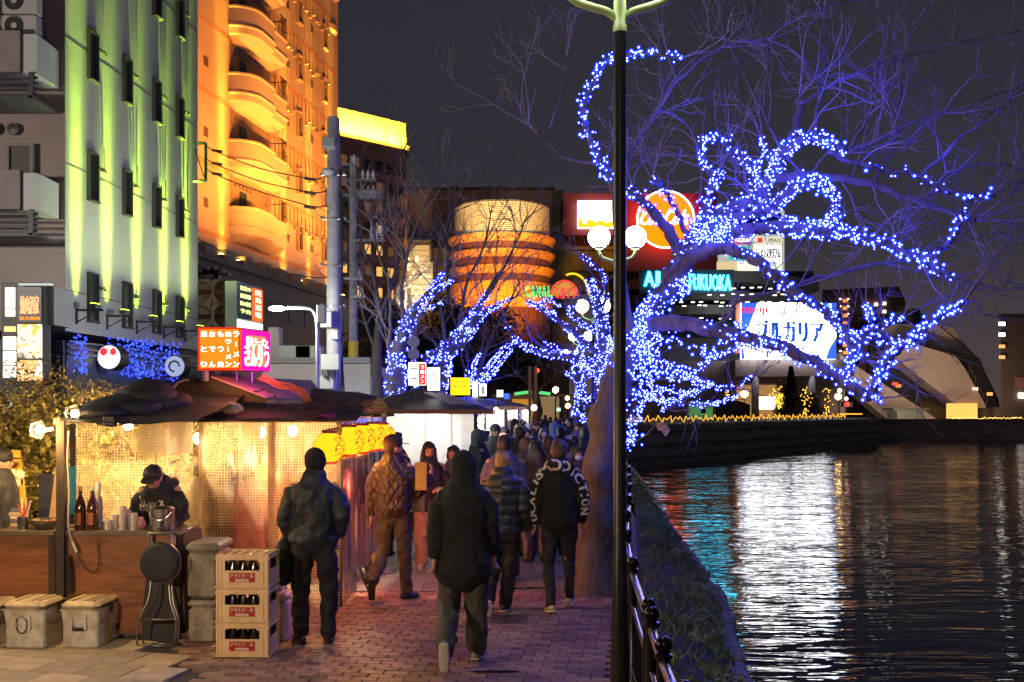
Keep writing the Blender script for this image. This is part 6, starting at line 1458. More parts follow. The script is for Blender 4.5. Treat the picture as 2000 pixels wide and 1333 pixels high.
m = MB(); m.bbox((-4.1, 11.2, 1.62), (-3.5, 11.22, 1.98)); m.build('hanging_cloth', M('pale hanging cloth', (.80, .66, .42), .8), ST1)
m = MB(); m.bbox((-3.15, 11.6, 1.78), (-2.85, 11.62, 1.99)); m.build('menu_strip', M('yellow menu strip', (.85, .6, .1), .8), ST1)
# bulbs inside (lit)
BLB = EM('hot bulb', (1, .80, .42), 60)
for (px, py, d_, en, col_) in ((387, 857, 11.7, 130, (1, .58, .20)), (510, 845, 12.1, 170, (1, .52, .16)), (572, 842, 12.2, 230, (1, .70, .42)), (250, 830, 11.7, 105, (1, .60, .22))):
    c = P(px, py, d_); L_ = thing('hanging_bulb', {387: 'bare bulb glowing above the cook with a pale shade', 510: 'bare bulb glowing in the middle of the first stall', 572: 'white bulb glowing near the lanterns inside the first stall', 250: 'dimmer bulb near the left corner inside the first stall'}[px], 'light bulb', c, 0, 'bulbs inside the first stall')
    m = MB(); m.sphere(c, .055, 12, 1.2); m.build('bulb', BLB, L_, smooth=True)
    m = MB(); m.cyl(c + Vector((0, 0, .045)), c + Vector((0, 0, .10)), .018, n=8); m.cyl(c + Vector((0, 0, .1)), c + Vector((0, 0, 2.05 - c.z + .0)) if c.z < 2.0 else c + Vector((0, 0, .12)), .004, n=5); m.build('socket', BLKP, L_)
    add_light('POINT', c + Vector((0, -.0, -.07)), en, col_, .06, 'bulb_light')
m = MB(); m.bbox((-3.3, 11.0, 1.96), (-2.95, 11.05, 1.985)); m.build('tube_light', EM('warm tube', (1, .75, .3), 14), ST1)

# caged work lights at left corner post
for (px, py, d_, lab) in ((78, 840, 9.3, 'caged work light hanging left of the stall corner post'), (146, 808, 9.3, 'work light blazing on top of the stall corner post')):
    c = P(px, py, d_); T = thing('work_light', lab, 'work light', c, 0, 'work lights at the corner of the first stall')
    m = MB(); m.sphere(c, .045 if px == 78 else .035, 12); m.build('bulb', EM('work bulb', (1, .78, .38), 45), T, smooth=True)
    m = MB(); r_ = .085
    for a in range(6): an = a * PI / 3; m.tube([c + Vector((.06, 0, 0)), c + Vector((.0, r_ * math.cos(an), r_ * math.sin(an))), c + Vector((-.07, r_ * .7 * math.cos(an), r_ * .7 * math.sin(an))), c + Vector((-.09, 0, 0))], .003, 4)
    m.tube([c + Vector((0, r_ * math.cos(a * PI / 6), r_ * math.sin(a * PI / 6))) for a in range(13)], .003, 4); m.tube([c + Vector((.05, 0, 0)), c + Vector((.12, 0, .01))], .02, 8)
    m.build('cage', M('chromed wire', (.8, .75, .6), .3, metal=.8), T)
    add_light('POINT', c + Vector((-.02, -.15 if px == 78 else .34, -.02)), 95 if px == 78 else 60, (1, .60, .20), .08, 'work_light_glow')
CBW = M('white cable', (.65, .62, .58), .5)
T = thing('power_cable', 'white cable with inline plug hanging down the stall corner post', 'cable', P(133, 1040, 9.2))
m = MB(); m.tube(smooth_path([P(134, 842, 9.25), P(132, 900, 9.25), P(135, 960, 9.25), P(133, 1020, 9.24), P(138, 1050, 9.28), P(143, 1062, 9.28)], 5), .006, 6); m.build('cable', CBW, T)
m = MB(); m.tube([P(142, 1060, 9.28), P(150, 1079, 9.28)], .014, 8); m.build('plug', CBW, T)
m = MB(); m.tube(smooth_path([P(150, 1079, 9.28), P(160, 1100, 9.29), P(178, 1118, 9.30), P(193, 1105, 9.30), P(190, 1060, 9.31)], 5), .005, 6); m.build('dark_cable', WIRE, T)
m = MB(); m.tube(smooth_path([P(130, 1085, 9.27), P(135, 1110, 9.27), P(137, 1140, 9.27), P(134, 1160, 9.27)], 4), .018, 6); m.build('cable_bundle', WIRE, T)
T = thing('hose', 'pale hose looping over the front edge of the stall roof', 'cable', P(330, 790, 10.2))
m = MB(); m.tube(smooth_path([P(368, 742, 10.7), P(345, 750, 10.6), P(333, 775, 10.45), P(326, 795, 10.42), P(340, 806, 10.42), P(390, 806, 10.42), P(425, 795, 10.46)], 6), .011, 6); m.build('hose', M('olive hose', (.20, .19, .12), .5), T)
for k, (pts, lab, mt) in enumerate((([P(420, 742, 11.1), P(455, 760, 11.0), P(490, 768, 10.9), P(520, 760, 10.9), P(545, 785, 10.8)], 'dark cord lying over the lilac vent roof', WIRE),
                   ([P(505, 740, 11.0), P(540, 756, 10.9), P(575, 765, 10.8), P(592, 778, 10.7), P(598, 790, 10.7)], 'orange extension cords bunched on the right side of the stall roof', M('orange cord', (.45, .12, .04), .5)))):
    T = thing('roof_wiring', lab, 'cable', pts[0]); m = MB()
    for q in range(1 if k == 0 else 5): m.tube(smooth_path([p + Vector((q * .012, 0, q * .012 - .0)) for p in pts], 5, .006), .008, 5)
    m.build('cord', mt, T)
# dried vine / branches pile on the right roof
T = thing('branch_pile', 'tangle of dark dry twigs lying on the right end of the stall roof', 'branches', P(660, 800, 10.8)); m = MB(); rnd = random.Random(14)
for k in range(130):
    c = P(rnd.uniform(575, 735), rnd.uniform(783, 806), rnd.uniform(10.6, 11.6)); q_ = [c]
    for j in range(3): q_.append(q_[-1] + Vector((rnd.uniform(-.13, .15), rnd.uniform(-.06, .06), rnd.uniform(-.035, .03))))
    m.tube(q_, .005, 3, cap=False)
tag(m.build('twigs', M('dry vine', (.05, .03, .035), .7), T), kind='stuff')
T = thing('vegetable_bag', 'green leek and clear bag lying on the front of the stall roof', 'bag', P(430, 797, 10.5)); m = MB(); m.tube([P(400, 797, 10.5), P(432, 797, 10.5)], [.035, .05], 8); m.build('leek', M('leek green', (.12, .22, .05), .5), T)
m = MB(); c = P(452, 797, 10.48); vv, ff = ICO[2]; m.add([(c.x + v[0] * .12 * (1 + .4 * noise.noise(Vector(v) * 3)), c.y + v[1] * .05, c.z + v[2] * .06 * (1 + .5 * noise.noise(Vector(v) * 4))) for v in vv], ff); m.build('bag', M('clear crinkled bag', (.45, .42, .40), .15), T)

# roof lightbox: orange face and pink face
RB = thing('roof_sign', 'roof light box with an orange menu face and a pink ramen face', 'sign', P(455, 730, 10.9), 0)
d1 = 10.75; a0, a1 = P(387, 724, d1), P(470, 640, d1)
m = MB(); back = 11.15; cR = P(524, 0, 11.15)
ftop, fbot = a1.z, a0.z
pa, pb, pc = Vector((a0.x, d1, 0)), Vector((a1.x, d1, 0)), Vector((P(526, 0, 11.2).x, 11.2, 0))
m.prism([(pa.x, pa.y + .02, fbot), (pb.x - .01, pb.y + .02, fbot), (pc.x - .02, pc.y + .01, fbot), (pa.x + .1, pc.y + .1, fbot)], (0, 0, ftop - fbot)); m.build('casing', M('sign casing', (.05, .045, .04), .5), RB)
m = MB(); m.bbox((pa.x, d1 - .0, fbot), (pb.x, d1 + .015, ftop)); m.build('orange_face', EM('orange sign face', (1, .24, .012), 1.35), RB)
red = EM('red sign edge', (1, .03, .008), 1.2)
m = MB(); w_ = .018
for (x0, x1, z0, z1) in ((pa.x, pb.x, ftop - w_, ftop), (pa.x, pb.x, fbot, fbot + w_ * 1.3), (pa.x, pa.x + w_, fbot + w_ * 1.3, ftop - w_), (pb.x - w_, pb.x, fbot + w_ * 1.3, ftop - w_)): m.bbox((x0, d1 - .006, z0), (x1, d1 - .001, z1))
m.build('red_border', red, RB)
wt = EM('sign white glow', (1, .93, .9), 2.6)
m = MB()
cols = [(461.5, 'ラーメン'), (446, '焼ラーメン'), (431, 'もつ焼'), (414.5, 'おでん'), (398.5, '焼とり')]
for (px, s_) in cols:
    n_ = len(s_); ys = np.linspace(653, 712, n_)
    for ch, y_ in zip(s_, ys):
        wd_ = .060; hh = .056 if n_ < 5 else .05; ch2 = ch
        if ch == 'ー': text_mb(m, 'ー', P(px, y_, d1 - .008), (0, 0, -1), (1, 0, 0), .045, .010, .006, bold=.002); continue
        text_mb(m, ch, P(px, y_, d1 - .008), (1, 0, 0), (0, 0, 1), wd_, hh, .006, bold=.0035)
m.build('lettering', wt, RB)
rd_ = (pc - pb).normalized(); Lr = (pc - pb).length; nr = Vector((rd_.y, -rd_.x, 0))
def rp_(u, z, o=0): return pb + rd_ * u + nr * o + Vector((0, 0, z))
zt2, zb2 = ftop - .015, fbot + .005
m = MB(); m.prism([rp_(.01, zb2), rp_(Lr, zb2), rp_(Lr, zt2), rp_(.01, zt2)], nr * .012); m.build('pink_face', EM('magenta sign face', (1, .01, .34), 1.5), RB)
m = MB(); m.prism([rp_(.09, zb2 + .05, .014), rp_(Lr - .09, zb2 + .05, .014), rp_(Lr - .09, zt2 - .06, .014), rp_(.09, zt2 - .06, .014)], nr * .004); m.build('inner_field', EM('salmon sign field', (1, .22, .10), 1.4), RB)
m = MB(); text_mb(m, '博多ラーメン', rp_(Lr / 2, zt2 - .125, .02), rd_, (0, 0, 1), Lr * .74, .095, .006, bold=.003); text_mb(m, 'きんりう', rp_(Lr / 2, zb2 + .165, .02), rd_, (0, 0, 1), Lr * .82, .24, .006, bold=.007); m.build('lettering', wt, RB)
m = MB()
for px in (462, 492): c = P(px, 726, 11.0); m.cyl(c, c - Vector((0, 0, .12)), .012, n=6)
m.cyl(P(402, 724, 10.85), P(402, 745, 10.85), .04, n=6); m.build('support', M('violet steel support', (.15, .14, .4), .4, metal=.5), RB)
for (x_, y_, c_, e_) in ((P(430, 0, 10).x, 10.6, (1, .25, .03), 10), (P(510, 0, 10.9).x, 10.85, (1, .05, .35), 5)): add_light('POINT', (x_, y_, fbot - .03), e_, c_, .1, 'sign_glow')

# lanterns ---------------------------------------------------------------------------
LNM = bpy.data.materials.new('yellow paper lantern'); LNM.use_nodes = True; n = LNM.node_tree; n.nodes.clear(); L = n.links
o_ = n.nodes.new('ShaderNodeOutputMaterial'); em = n.nodes.new('ShaderNodeEmission'); lw = n.nodes.new('ShaderNodeLayerWeight'); lw.inputs[0].default_value = .3; rp = n.nodes.new('ShaderNodeValToRGB')
rp.color_ramp.elements[0].color = (1, .44, .010, 1); rp.color_ramp.elements[1].color = (1, .10, .002, 1); rp.color_ramp.elements[0].position = .35; L.new(lw.outputs['Facing'], rp.inputs[0]); L.new(rp.outputs[0], em.inputs[0]); em.inputs[1].default_value = 1.9; L.new(em.outputs[0], o_.inputs[0])
MRN = M('maroon lettering', (.16, .01, .02), .6); 
lan = [(643, 874, 10.50), (683, 861, 10.95), (707, 857, 11.35), (727, 853, 11.8), (747, 853, 12.5)]
labs = ['paper lantern nearest the camera, by the man in the black beanie', 'second paper lantern of the row behind the nearest one', 'middle paper lantern of the five', 'fourth paper lantern of the row', 'farthest paper lantern, beside the man in the dark cap']
for k, (px, py, d_) in enumerate(lan):
    c = P(px, py, d_); T = thing('paper_lantern', 'glowing yellow ' + labs[k], 'lantern', c, 0, 'row of yellow lanterns on the stall side')
    rx = .162; hz = .156
    prof = []
    for j in range(29):
        a = -PI / 2 + PI * j / 28; prof.append((max(.06, rx * max(0, math.cos(a)) ** .92) + (.004 if j % 2 else -.003), hz * math.sin(a)))
    m = MB(); m.lathe(prof, c, 28); m.build('shade', LNM, T, smooth=True)
    for zz in (-hz - .002, hz + .001): m = MB(); m.lathe([(.06, zz - .013), (.075, zz - .013), (.075, zz + .013), (.06, zz + .013)], c, 20); m.build('rim', MRN, T)
    m = MB(); m.tube([c + Vector((0, 0, hz)), c + Vector((0, 0, hz + .07))], .004, 5); m.build('hanger', WIRE, T)
    # lettering wrapped on the right cheek
    m = MB()
    for q, ch in enumerate('きんりう'):
        v, f = text_verts(ch); mn, mx_ = v.min(0), v.max(0); vs = []
        for p in v:
            a = -PI / 2 + R(30) + (p[0] - mn[0]) / (mx_[0] - mn[0]) * R(44); zz = (.105 - q * .058) + ((p[1] - mn[1]) / (mx_[1] - mn[1]) - 1) * .052 + .01
            rr = max(.055, rx * max(0, math.cos(math.asin(max(-1, min(1, zz / hz))))) ** .75) + .008 + p[2] * .02
            vs.append((c.x + rr * math.cos(a), c.y + rr * math.sin(a), c.z + zz))
        m.add(vs, f)
    m.build('lettering', MRN, T)
    add_light('POINT', c + Vector((.10, -.22, -.10)), 9, (1, .32, .04), .12, 'lantern_glow')
T = thing('lantern_rail', 'pink red sheet and pole above the row of lanterns', 'rail', P(700, 822, 11.4)); m = MB(); m.tube([P(630, 842, 10.4), P(752, 822, 12.7)], .012, 6); m.build('pole', BLKP, T)
m = MB(); rr_ = []
for j in range(3):
    for i in range(13): t_ = i / 12; p = P(640, 832, 10.4).lerp(P(752, 815, 12.8), t_); rr_.append(p + Vector((.03 - .22 * j / 2, 0, .07 + .06 * math.sin(PI * t_) + (.03 if j == 1 else 0) + .02 * noise.noise(Vector((i, j, 0))))))
m.add(rr_, [(j * 13 + i, j * 13 + i + 1, (j + 1) * 13 + i + 1, (j + 1) * 13 + i) for j in range(2) for i in range(12)]); m.build('sheet', M('crimson plastic sheet', (.45, .03, .12), .3), T)
add_light('POINT', (XR + .45, 11.5, 1.25), 70, (1, .17, .10), .15, 'lantern_glow'); add_light('POINT', (XR + .1, 10.3, 1.1), 26, (1, .35, .08), .15, 'lantern_glow')

# ------------------------------------------------------------------ things on and before the counter
ZC = .99
SB_ = M('brown sake glass', (.07, .018, .006), .08, coat=.6, spec=.8)
for k, (px, lab) in enumerate(((157, 'left brown sake bottle with a gold cap on the counter by the corner post'), (181, 'right brown sake bottle with white stopper on the counter'))):
    d_ = 9.45; x = P(px, 0, d_).x; T = thing('sake_bottle', lab, 'bottle', (x, d_, ZC), 0, 'bottles on the counter')
    m = MB(); m.lathe([(.001, 0), (.050, .0), (.052, .02), (.052, .19), (.045, .24), (.020, .31), (.017, .33), (.017, .38), (.001, .38)], (x, d_, ZC), 20); m.build('glass', SB_, T, smooth=True, angle=.8)
    m = MB(); m.lathe([(.001, .40), (.021, .395), (.021, .365), (.018, .36)], (x, d_, ZC), 14); m.build('cap', M('gold cap' if k == 0 else 'white stopper', (.65, .4, .08) if k == 0 else (.8, .76, .7), .4), T)
    m = MB(); m.lathe([(.0535, .05), (.0535, .16)], (x, d_, ZC), 12, -PI * .9, -PI * .35); m.build('label', M('bottle label', (.35, .12, .05), .6, var=.5, vs=30), T)
T = thing('squeeze_bottle', 'clear squeeze bottle with white conical cap behind the sake bottles', 'bottle', (P(192, 0, 9.65).x, 9.65, ZC)); c = Vector((P(192, 0, 9.65).x, 9.65, ZC)); m = MB(); m.lathe([(.04, 0), (.042, .25), (.02, .31), (.018, .34)], c, 14); m.build('body', M('cloudy plastic', (.55, .50, .42), .25), T, smooth=True); m = MB(); m.lathe([(.024, .34), (.024, .42), (.001, .42)], c, 14); m.build('cap', MATS['white stopper'], T)
CP = M('clear plastic cup', (.75, .62, .62), .12, trans=.35)
for k, (px, h_, r_) in enumerate(((212, .10, .035), (226, .14, .030), (240, .23, .033), (250, .19, .034), (262, .16, .036), (205, .08, .04))):
    d_ = 9.45 + .06 * (k % 2); c = Vector((P(px, 0, d_).x, d_, ZC)); T = thing('cup_stack', ['short clear tumbler beside the brown bottles', 'stack of clear plastic cups, second from the bottles', 'tallest stack of upturned plastic cups', 'stack of plastic cups right behind the tallest stack', 'stack of plastic cups beside the cook sleeve', 'steel tumbler at the foot of the right sake bottle'][k], 'cups', c, 0, 'cups on the counter')
    m = MB(); z = 0
    while z < h_ - .02: m.lathe([(r_, z), (r_ * .98, z + .003), (r_ * .86, z + .018), (r_ * .80, z + .022)], c, 14); z += .022
    m.build('cups', CP if k != 5 else M('brushed steel', (.6, .6, .6), .25, metal=1), T)
c = Vector((P(272, 0, 9.5).x, 9.5, ZC)); T = thing('paper_bag_pile', 'small pink crumpled plastic bag between cups and cook', 'bag', c); m = MB(); vv, ff = ICO[2]; m.add([(c.x + v[0] * .06 * (1 + .4 * noise.noise(Vector(v) * 3)), c.y + v[1] * .05, c.z + .055 + v[2] * .06 * (1 + .4 * noise.noise(Vector(v) * 2))) for v in vv], ff); m.build('bag', M('pink film', (.60, .28, .32), .35), T)
c = Vector((P(317, 0, 9.42).x, 9.42, ZC)); T = thing('steel_pot', 'tall stainless pot with a wire handle on the counter in front of the cook', 'pot', c)
SS = M('stainless steel', (.55, .53, .52), .22, metal=1, bump=.05, bs=30)
m = MB(); m.lathe([(.001, 0), (.105, 0), (.11, .01), (.11, .19), (.114, .20), (.108, .205), (.10, .19)], c, 28); m.build('body', SS, T, smooth=True, angle=.7); m = MB(); m.lathe([(.106, .195), (.09, .215), (.02, .225), (.001, .226)], c, 28); m.lathe([(.012, .226), (.016, .24), (.001, .245)], c, 10); m.build('lid', SS, T, smooth=True)
m = MB(); m.tube(smooth_path([c + Vector((-.10, -.05, .17)), c + Vector((-.05, -.125, .11)), c + Vector((.05, -.125, .11)), c + Vector((.10, -.05, .17))], 4), .005, 6); m.build('handle', SS, T)
c = Vector((P(88, 0, 9.5).x, 9.5, ZC)); T = thing('steel_bowl', 'wide clear bowl of food on the left counter', 'bowl', c); m = MB(); m.lathe([(.07, 0), (.10, .03), (.14, .09), (.143, .092), (.135, .09), (.09, .03), (.001, .02)], c, 28); m.build('bowl', M('polished bowl', (.6, .55, .5), .12, metal=.9), T, smooth=True)
m = MB(); m.ico(c + Vector((.08, 0, .07)), .05, 1, (1, 1, .5)); m.ico(c + Vector((.0, .02, .06)), .06, 1, (1, 1, .4)); m.build('food', M('orange food', (.75, .18, .04), .5), T)
# skewers and chopstick jar, boards, papers on left counter
c = Vector((P(45, 0, 9.45).x, 9.45, ZC)); T = thing('utensil_jar', 'jar crowded with ladles, tongs and chopsticks at the left counter', 'utensils', c); m = MB(); m.lathe([(.045, 0), (.05, .12), (.046, .12)], c, 14); m.build('jar', SS, T); rnd = random.Random(3)
for k in range(9): m = MB(); q = c + Vector((rnd.uniform(-.02, .02), rnd.uniform(-.02, .02), .06)); m.tube([q, q + Vector((rnd.uniform(-.08, .08), rnd.uniform(-.03, .03), rnd.uniform(.15, .24)))], .006, 5); m.build('utensil', M('utensil %d' % (k % 3), [(.3, .12, .05), (.6, .1, .05), (.6, .55, .5)][k % 3], .4), T)
c = P(30, 970, 9.9); T = thing('menu_board', 'yellow menu board leaning behind the left counter with papers clipped on it', 'menu board', c); m = MB(); m.prism([P(14, 1030, 9.9), P(55, 1030, 9.9), P(38, 880, 10.0), P(14, 880, 10.0)], (0, .03, 0)); m.build('board', M('yellow board', (.75, .45, .06), .6), T)
m = MB()
for (px, py) in ((22, 925), (38, 928), (30, 945)): m.ico(P(px, py, 9.85), .06, 1, (1, .3, .9))
m.build('paper', M('white tissue', (.75, .66, .52), .8), T)
c = P(62, 1000, 9.7); T = thing('box_stack', 'stack of small boxes and trays on the left counter', 'boxes', (c.x, 9.7, ZC))
for k in range(5): m = MB(); m.box((P(30, 0, 9.7).x + rnd.uniform(-.02, .02), 9.72, ZC + .02 + k * .035), (.16, .12, .03), rz=rnd.uniform(-.2, .2)); m.build('box', M('tray %d' % (k % 3), [(.4, .3, .2), (.1, .1, .2), (.5, .4, .3)][k % 3], .6), T)
T = thing('leaning_boards', 'tall bare timber boards leaning left of the stall corner post', 'boards', P(105, 1035, 9.9))
for k in range(2): m = MB(); m.prism([P(92 + k * 12, 1040, 9.9 + k * .1), P(115 + k * 8, 1040, 9.9 + k * .1), P(128 + k * 3, 845, 10.0 + k * .1), P(118 + k * 3, 845, 10.0 + k * .1)], (0, .02, 0)); m.build('board', M('raw timber board', (.36, .22, .10), .7, var=.2), T)
T = thing('towel_rail', 'dark clothes and blue cloth hanging left of the corner post', 'clothes', P(90, 940, 10.2)); m = MB(); m.bbox((P(76, 0, 10.3).x, 10.3, .95), (P(100, 0, 10.3).x, 10.36, 1.45)); m.build('dark_cloth', M('navy cloth', (.03, .035, .08), .8, bump=.5, bs=8), T); m = MB(); m.bbox((P(134, 0, 10.7).x, 10.72, 1.0), (P(146, 0, 10.7).x, 10.74, 1.5)); m.build('blue_cloth', M('bright blue cloth', (.03, .25, .45), .8), T)
# pink towel at the counter end
c = P(372, 1060, 9.6); T = thing('pink_towel', 'folded pink towel on a white tray at the counter end', 'towel', c); m = MB(); vv, ff = ICO[2]; m.add([(c.x + v[0] * .12 * (1 + .3 * noise.noise(Vector(v) * 3)), c.y + v[1] * .07, c.z - .03 + v[2] * .035 * (1 + .5 * noise.noise(Vector(v) * 3))) for v in vv], ff); m.build('towel', M('pink towel cloth', (.65, .25, .32), .8), T, smooth=True); m = MB(); m.rbox((c.x + .08, c.y, c.z - .07), (.45, .25, .02), .01); m.build('tray', M('white tray', (.6, .5, .42), .5), T)

# cooler boxes
CW = M('dirty white cooler plastic', (.74, .68, .60), .45, col2=(.42, .36, .29), vs=7, bump=.15, bs=14)
LW = M('yellowed cooler lid', (.70, .58, .38), .45, col2=(.36, .29, .2), vs=5)  # yellow of the work light on the lids is put into this colour
def cooler(px0, px1, pyb, h, dep, lab, d_, rz, latch=True):
    x0, x1 = P(px0, 0, d_).x, P(px1, 0, d_).x; w_ = x1 - x0; c = Vector(((x0 + x1) / 2, d_ + dep / 2, 0)); T = thing('cooler_box', lab, 'cooler box', c, rz, 'white cooler boxes before the counter')
    m = MB(); n_ = 4
    rings = []
    for (z, o_) in ((0, .015), (.02, 0), (h * .45, 0), (h * .46, .006), (h * .48, .006), (h * .49, 0), (h * .76, -.012), (h * .80, -.012)):
        rings.append((z, o_))
    vs = []
    for (z, o_) in rings:
        hx, hy, r_ = w_ / 2 - o_ - .012, dep / 2 - o_ - .012, .035
        for (sx, sy) in ((-1, -1), (1, -1), (1, 1), (-1, 1)):
            for q in range(3):
                a = math.atan2(sy, sx) - PI / 4 + q * PI / 4; vs.append((sx * (hx - r_) + r_ * math.cos(a), sy * (hy - r_) + r_ * math.sin(a), z))
    k_ = 12; m.add(vs, [(i * k_ + j, i * k_ + (j + 1) % k_, (i + 1) * k_ + (j + 1) % k_, (i + 1) * k_ + j) for i in range(len(rings) - 1) for j in range(k_)] + [tuple(range(k_ - 1, -1, -1))]); m.build('tub', CW, T, local=True)
    m = MB(); m.rbox((0, 0, h * .9), (w_, dep, h * .17), .03); m.box((0, 0, h * .815), (w_ + .004, dep + .004, .008)); lid = m.build('lid', LW, T, local=True)
    m = MB()
    for q in (-.25, .12, .3): m.box((q * w_, 0, h * .985 + .002), (.018, dep * .8, .006))
    m.build('lid_rib', M('grimy rib', (.25, .2, .14), .6), lid, local=True)
    m = MB(); m.box((0, -dep / 2 - .006, h * .68), (.14, .02, .03)); 
    for s_ in (-1, 1): m.box((s_ * .062, -dep / 2 - .008, h * .54), (.018, .016, h * .25))
    m.build('handle', CW, T, local=True)
    if latch: m = MB(); m.box((0, -dep / 2 - .012, h * .43), (.105, .012, .03)); m.build('handle_grip', M('black plastic', (.02, .02, .02), .4), T, local=True)
    else:
        m = MB(); m.tube([( -.01 + .05 * math.cos(a * PI / 8), -dep / 2 - .012, h * .52 + .075 * math.sin(a * PI / 8)) for a in range(17)], .005, 5); m.build('rope_loop', MATS.get('black plastic') or M('black plastic', (.02, .02, .02), .4), T, local=True)
    m = MB(); m.box((w_ / 2 + .006, -.06, h * .78), (.014, .05, .07)); m.box((w_ / 2 + .004, .08, h * .30), (.012, .05, .06)); m.build('latch', M('black plastic', (.02, .02, .02), .4), T, local=True)
    return T
cooler(8, 92, 1275, .42, .62, 'dirty white cooler box with a dangling black cord, middle of the row at bottom left', 8.95, R(-4), latch=False)
cooler(119, 196, 1277, .42, .62, 'dirty white cooler box with a square drop handle, next to the folding cart', 8.95, R(-3))
cooler(-80, -4, 1270, .40, .6, 'cooler box cut off by the left edge of the picture', 9.0, 0, latch=False)
# folding cart with round black net + bag
T = thing('folding_carts', 'two chromed folding hand carts leaning on the counter', 'hand cart', (P(310, 0, 9.0).x, 9.0, 0))
CHR = M('dull chrome tube', (.30, .29, .29), .35, metal=1)
for k in range(2):
    ox = k * 11; dd = 9.05 + k * .09
    L1 = [P(268 + ox, 1262 - k * 4, dd - .0), P(269 + ox, 1215, dd), P(290 + ox, 1170, dd + .03), P(295 + ox, 1110, dd + .1), P(290 + ox * .6, 1055, dd + .18), P(291 + ox * .6, 1042, dd + .2)]
    R1 = [P(340 + ox * .5, 1262 - k * 4, dd), P(344 + ox * .5, 1215, dd), P(332 + ox * .5, 1170, dd + .03), P(331 + ox * .5, 1110, dd + .1), P(336 + ox * .5, 1055, dd + .18), P(334 + ox * .5, 1042, dd + .2)]
    m = MB(); m.tube(smooth_path(L1, 4) + smooth_path(R1, 4)[::-1], .009, 8); m.tube([L1[0], R1[0]], .009, 8); m.tube([L1[1] + (L1[2] - L1[1]) * .1, R1[1] + (R1[2] - R1[1]) * .1], .008, 8); m.build('tube_frame', CHR, T, smooth=True)
T = thing('black_round_pan', 'large round black pan with cover hung on the folding carts', 'pan', P(310, 1103, 8.98)); c = P(311, 1100, 8.97)
m = MB(); m.lathe([(.001, 0), (.145, .0), (.165, .012), (.172, .03), (.172, .05), (.16, .055)], (0, 0, 0), 36); m.v = [(c.x + p[0], c.y - .03 + p[2], c.z + p[1]) for p in m.v]; m.build('pan', M('black fabric', (.022, .022, .026), .7, bump=.3, bs=50), T, smooth=True, angle=.8)
m = MB(); m.tube([c + Vector((.178 * math.cos(a * PI / 16), .03, .178 * math.sin(a * PI / 16))) for a in range(33)], .008, 6); m.build('rim', CHR, T)
T = thing('black_strap_bag', 'black strapped bag hanging down behind the round pan', 'bag', P(318, 1200, 9.2)); m = MB(); m.prism([P(274, 1255, 9.28), P(352, 1255, 9.28), P(348, 1190, 9.3), P(335, 1130, 9.32), P(285, 1130, 9.32), P(280, 1180, 9.3)], (0, .04, 0)); m.build('bag', M('black fabric', (.022, .022, .026), .7), T)

# grey foam coolers beside the cart (stack of two) and slim white cooler
def tub(px0, px1, py0, py1, d_, dep, lab, mat, nm='foam_box', rz=0):
    a, b = P(px0, py1, d_), P(px1, py0, d_); zb = max(0, a.z); c = Vector(((a.x + b.x) / 2, d_ + dep / 2, zb)); T = thing(nm, lab, 'box', c, rz); h_ = b.z - zb
    m = MB(); m.rbox((0, 0, h_ * .42), (b.x - a.x - .02, dep - .02, h_ * .84), .03); m.build('tub', mat, T, local=True); m = MB(); m.rbox((0, 0, h_ * .92), (b.x - a.x, dep, h_ * .155), .025); m.build('lid', mat, T, local=True); return T
FB = M('grimy foam plastic', (.40, .36, .29), .6, col2=(.14, .12, .095), vs=6, bump=.3, bs=10)
tub(364, 424, 1174, 1260, 9.15, .5, 'lower grimy white box between folding carts and beer crates', FB); tub(362, 426, 1062, 1172, 9.15, .5, 'upper stained grey box between folding carts and beer crates', M('stained foam plastic', (.30, .28, .20), .6, col2=(.10, .085, .06), vs=5, bump=.3, bs=9))
tub(536, 562, 1160, 1262, 9.2, .30, 'slim white cooler behind the beer crates, right side violet lit', CW, 'slim_cooler'); tub(530, 552, 1085, 1160, 9.35, .25, 'pale plastic jug box on top of the slim cooler', CW, 'jug_box')
T = thing('folding_chair', 'folding chair behind the plastic curtain beside the crates', 'chair', P(430, 1090, 10.9)); m = MB(); cc_ = P(430, 1035, 10.95); m.rbox(cc_, (.30, .04, .09), .02); m.build('backrest', BLKP, T)
m = MB(); m.tube(smooth_path([P(410, 1190, 10.95), P(410, 1040, 10.95), P(415, 1032, 10.95), P(445, 1032, 10.95), P(452, 1045, 10.95), P(455, 1190, 11.2)], 3), .011, 6); m.build('frame', CHR, T); m = MB(); m.rbox(P(435, 1080, 11.1) , (.36, .36, .04), .015); m.build('seat', M('brown vinyl', (.12, .07, .05), .4), T)

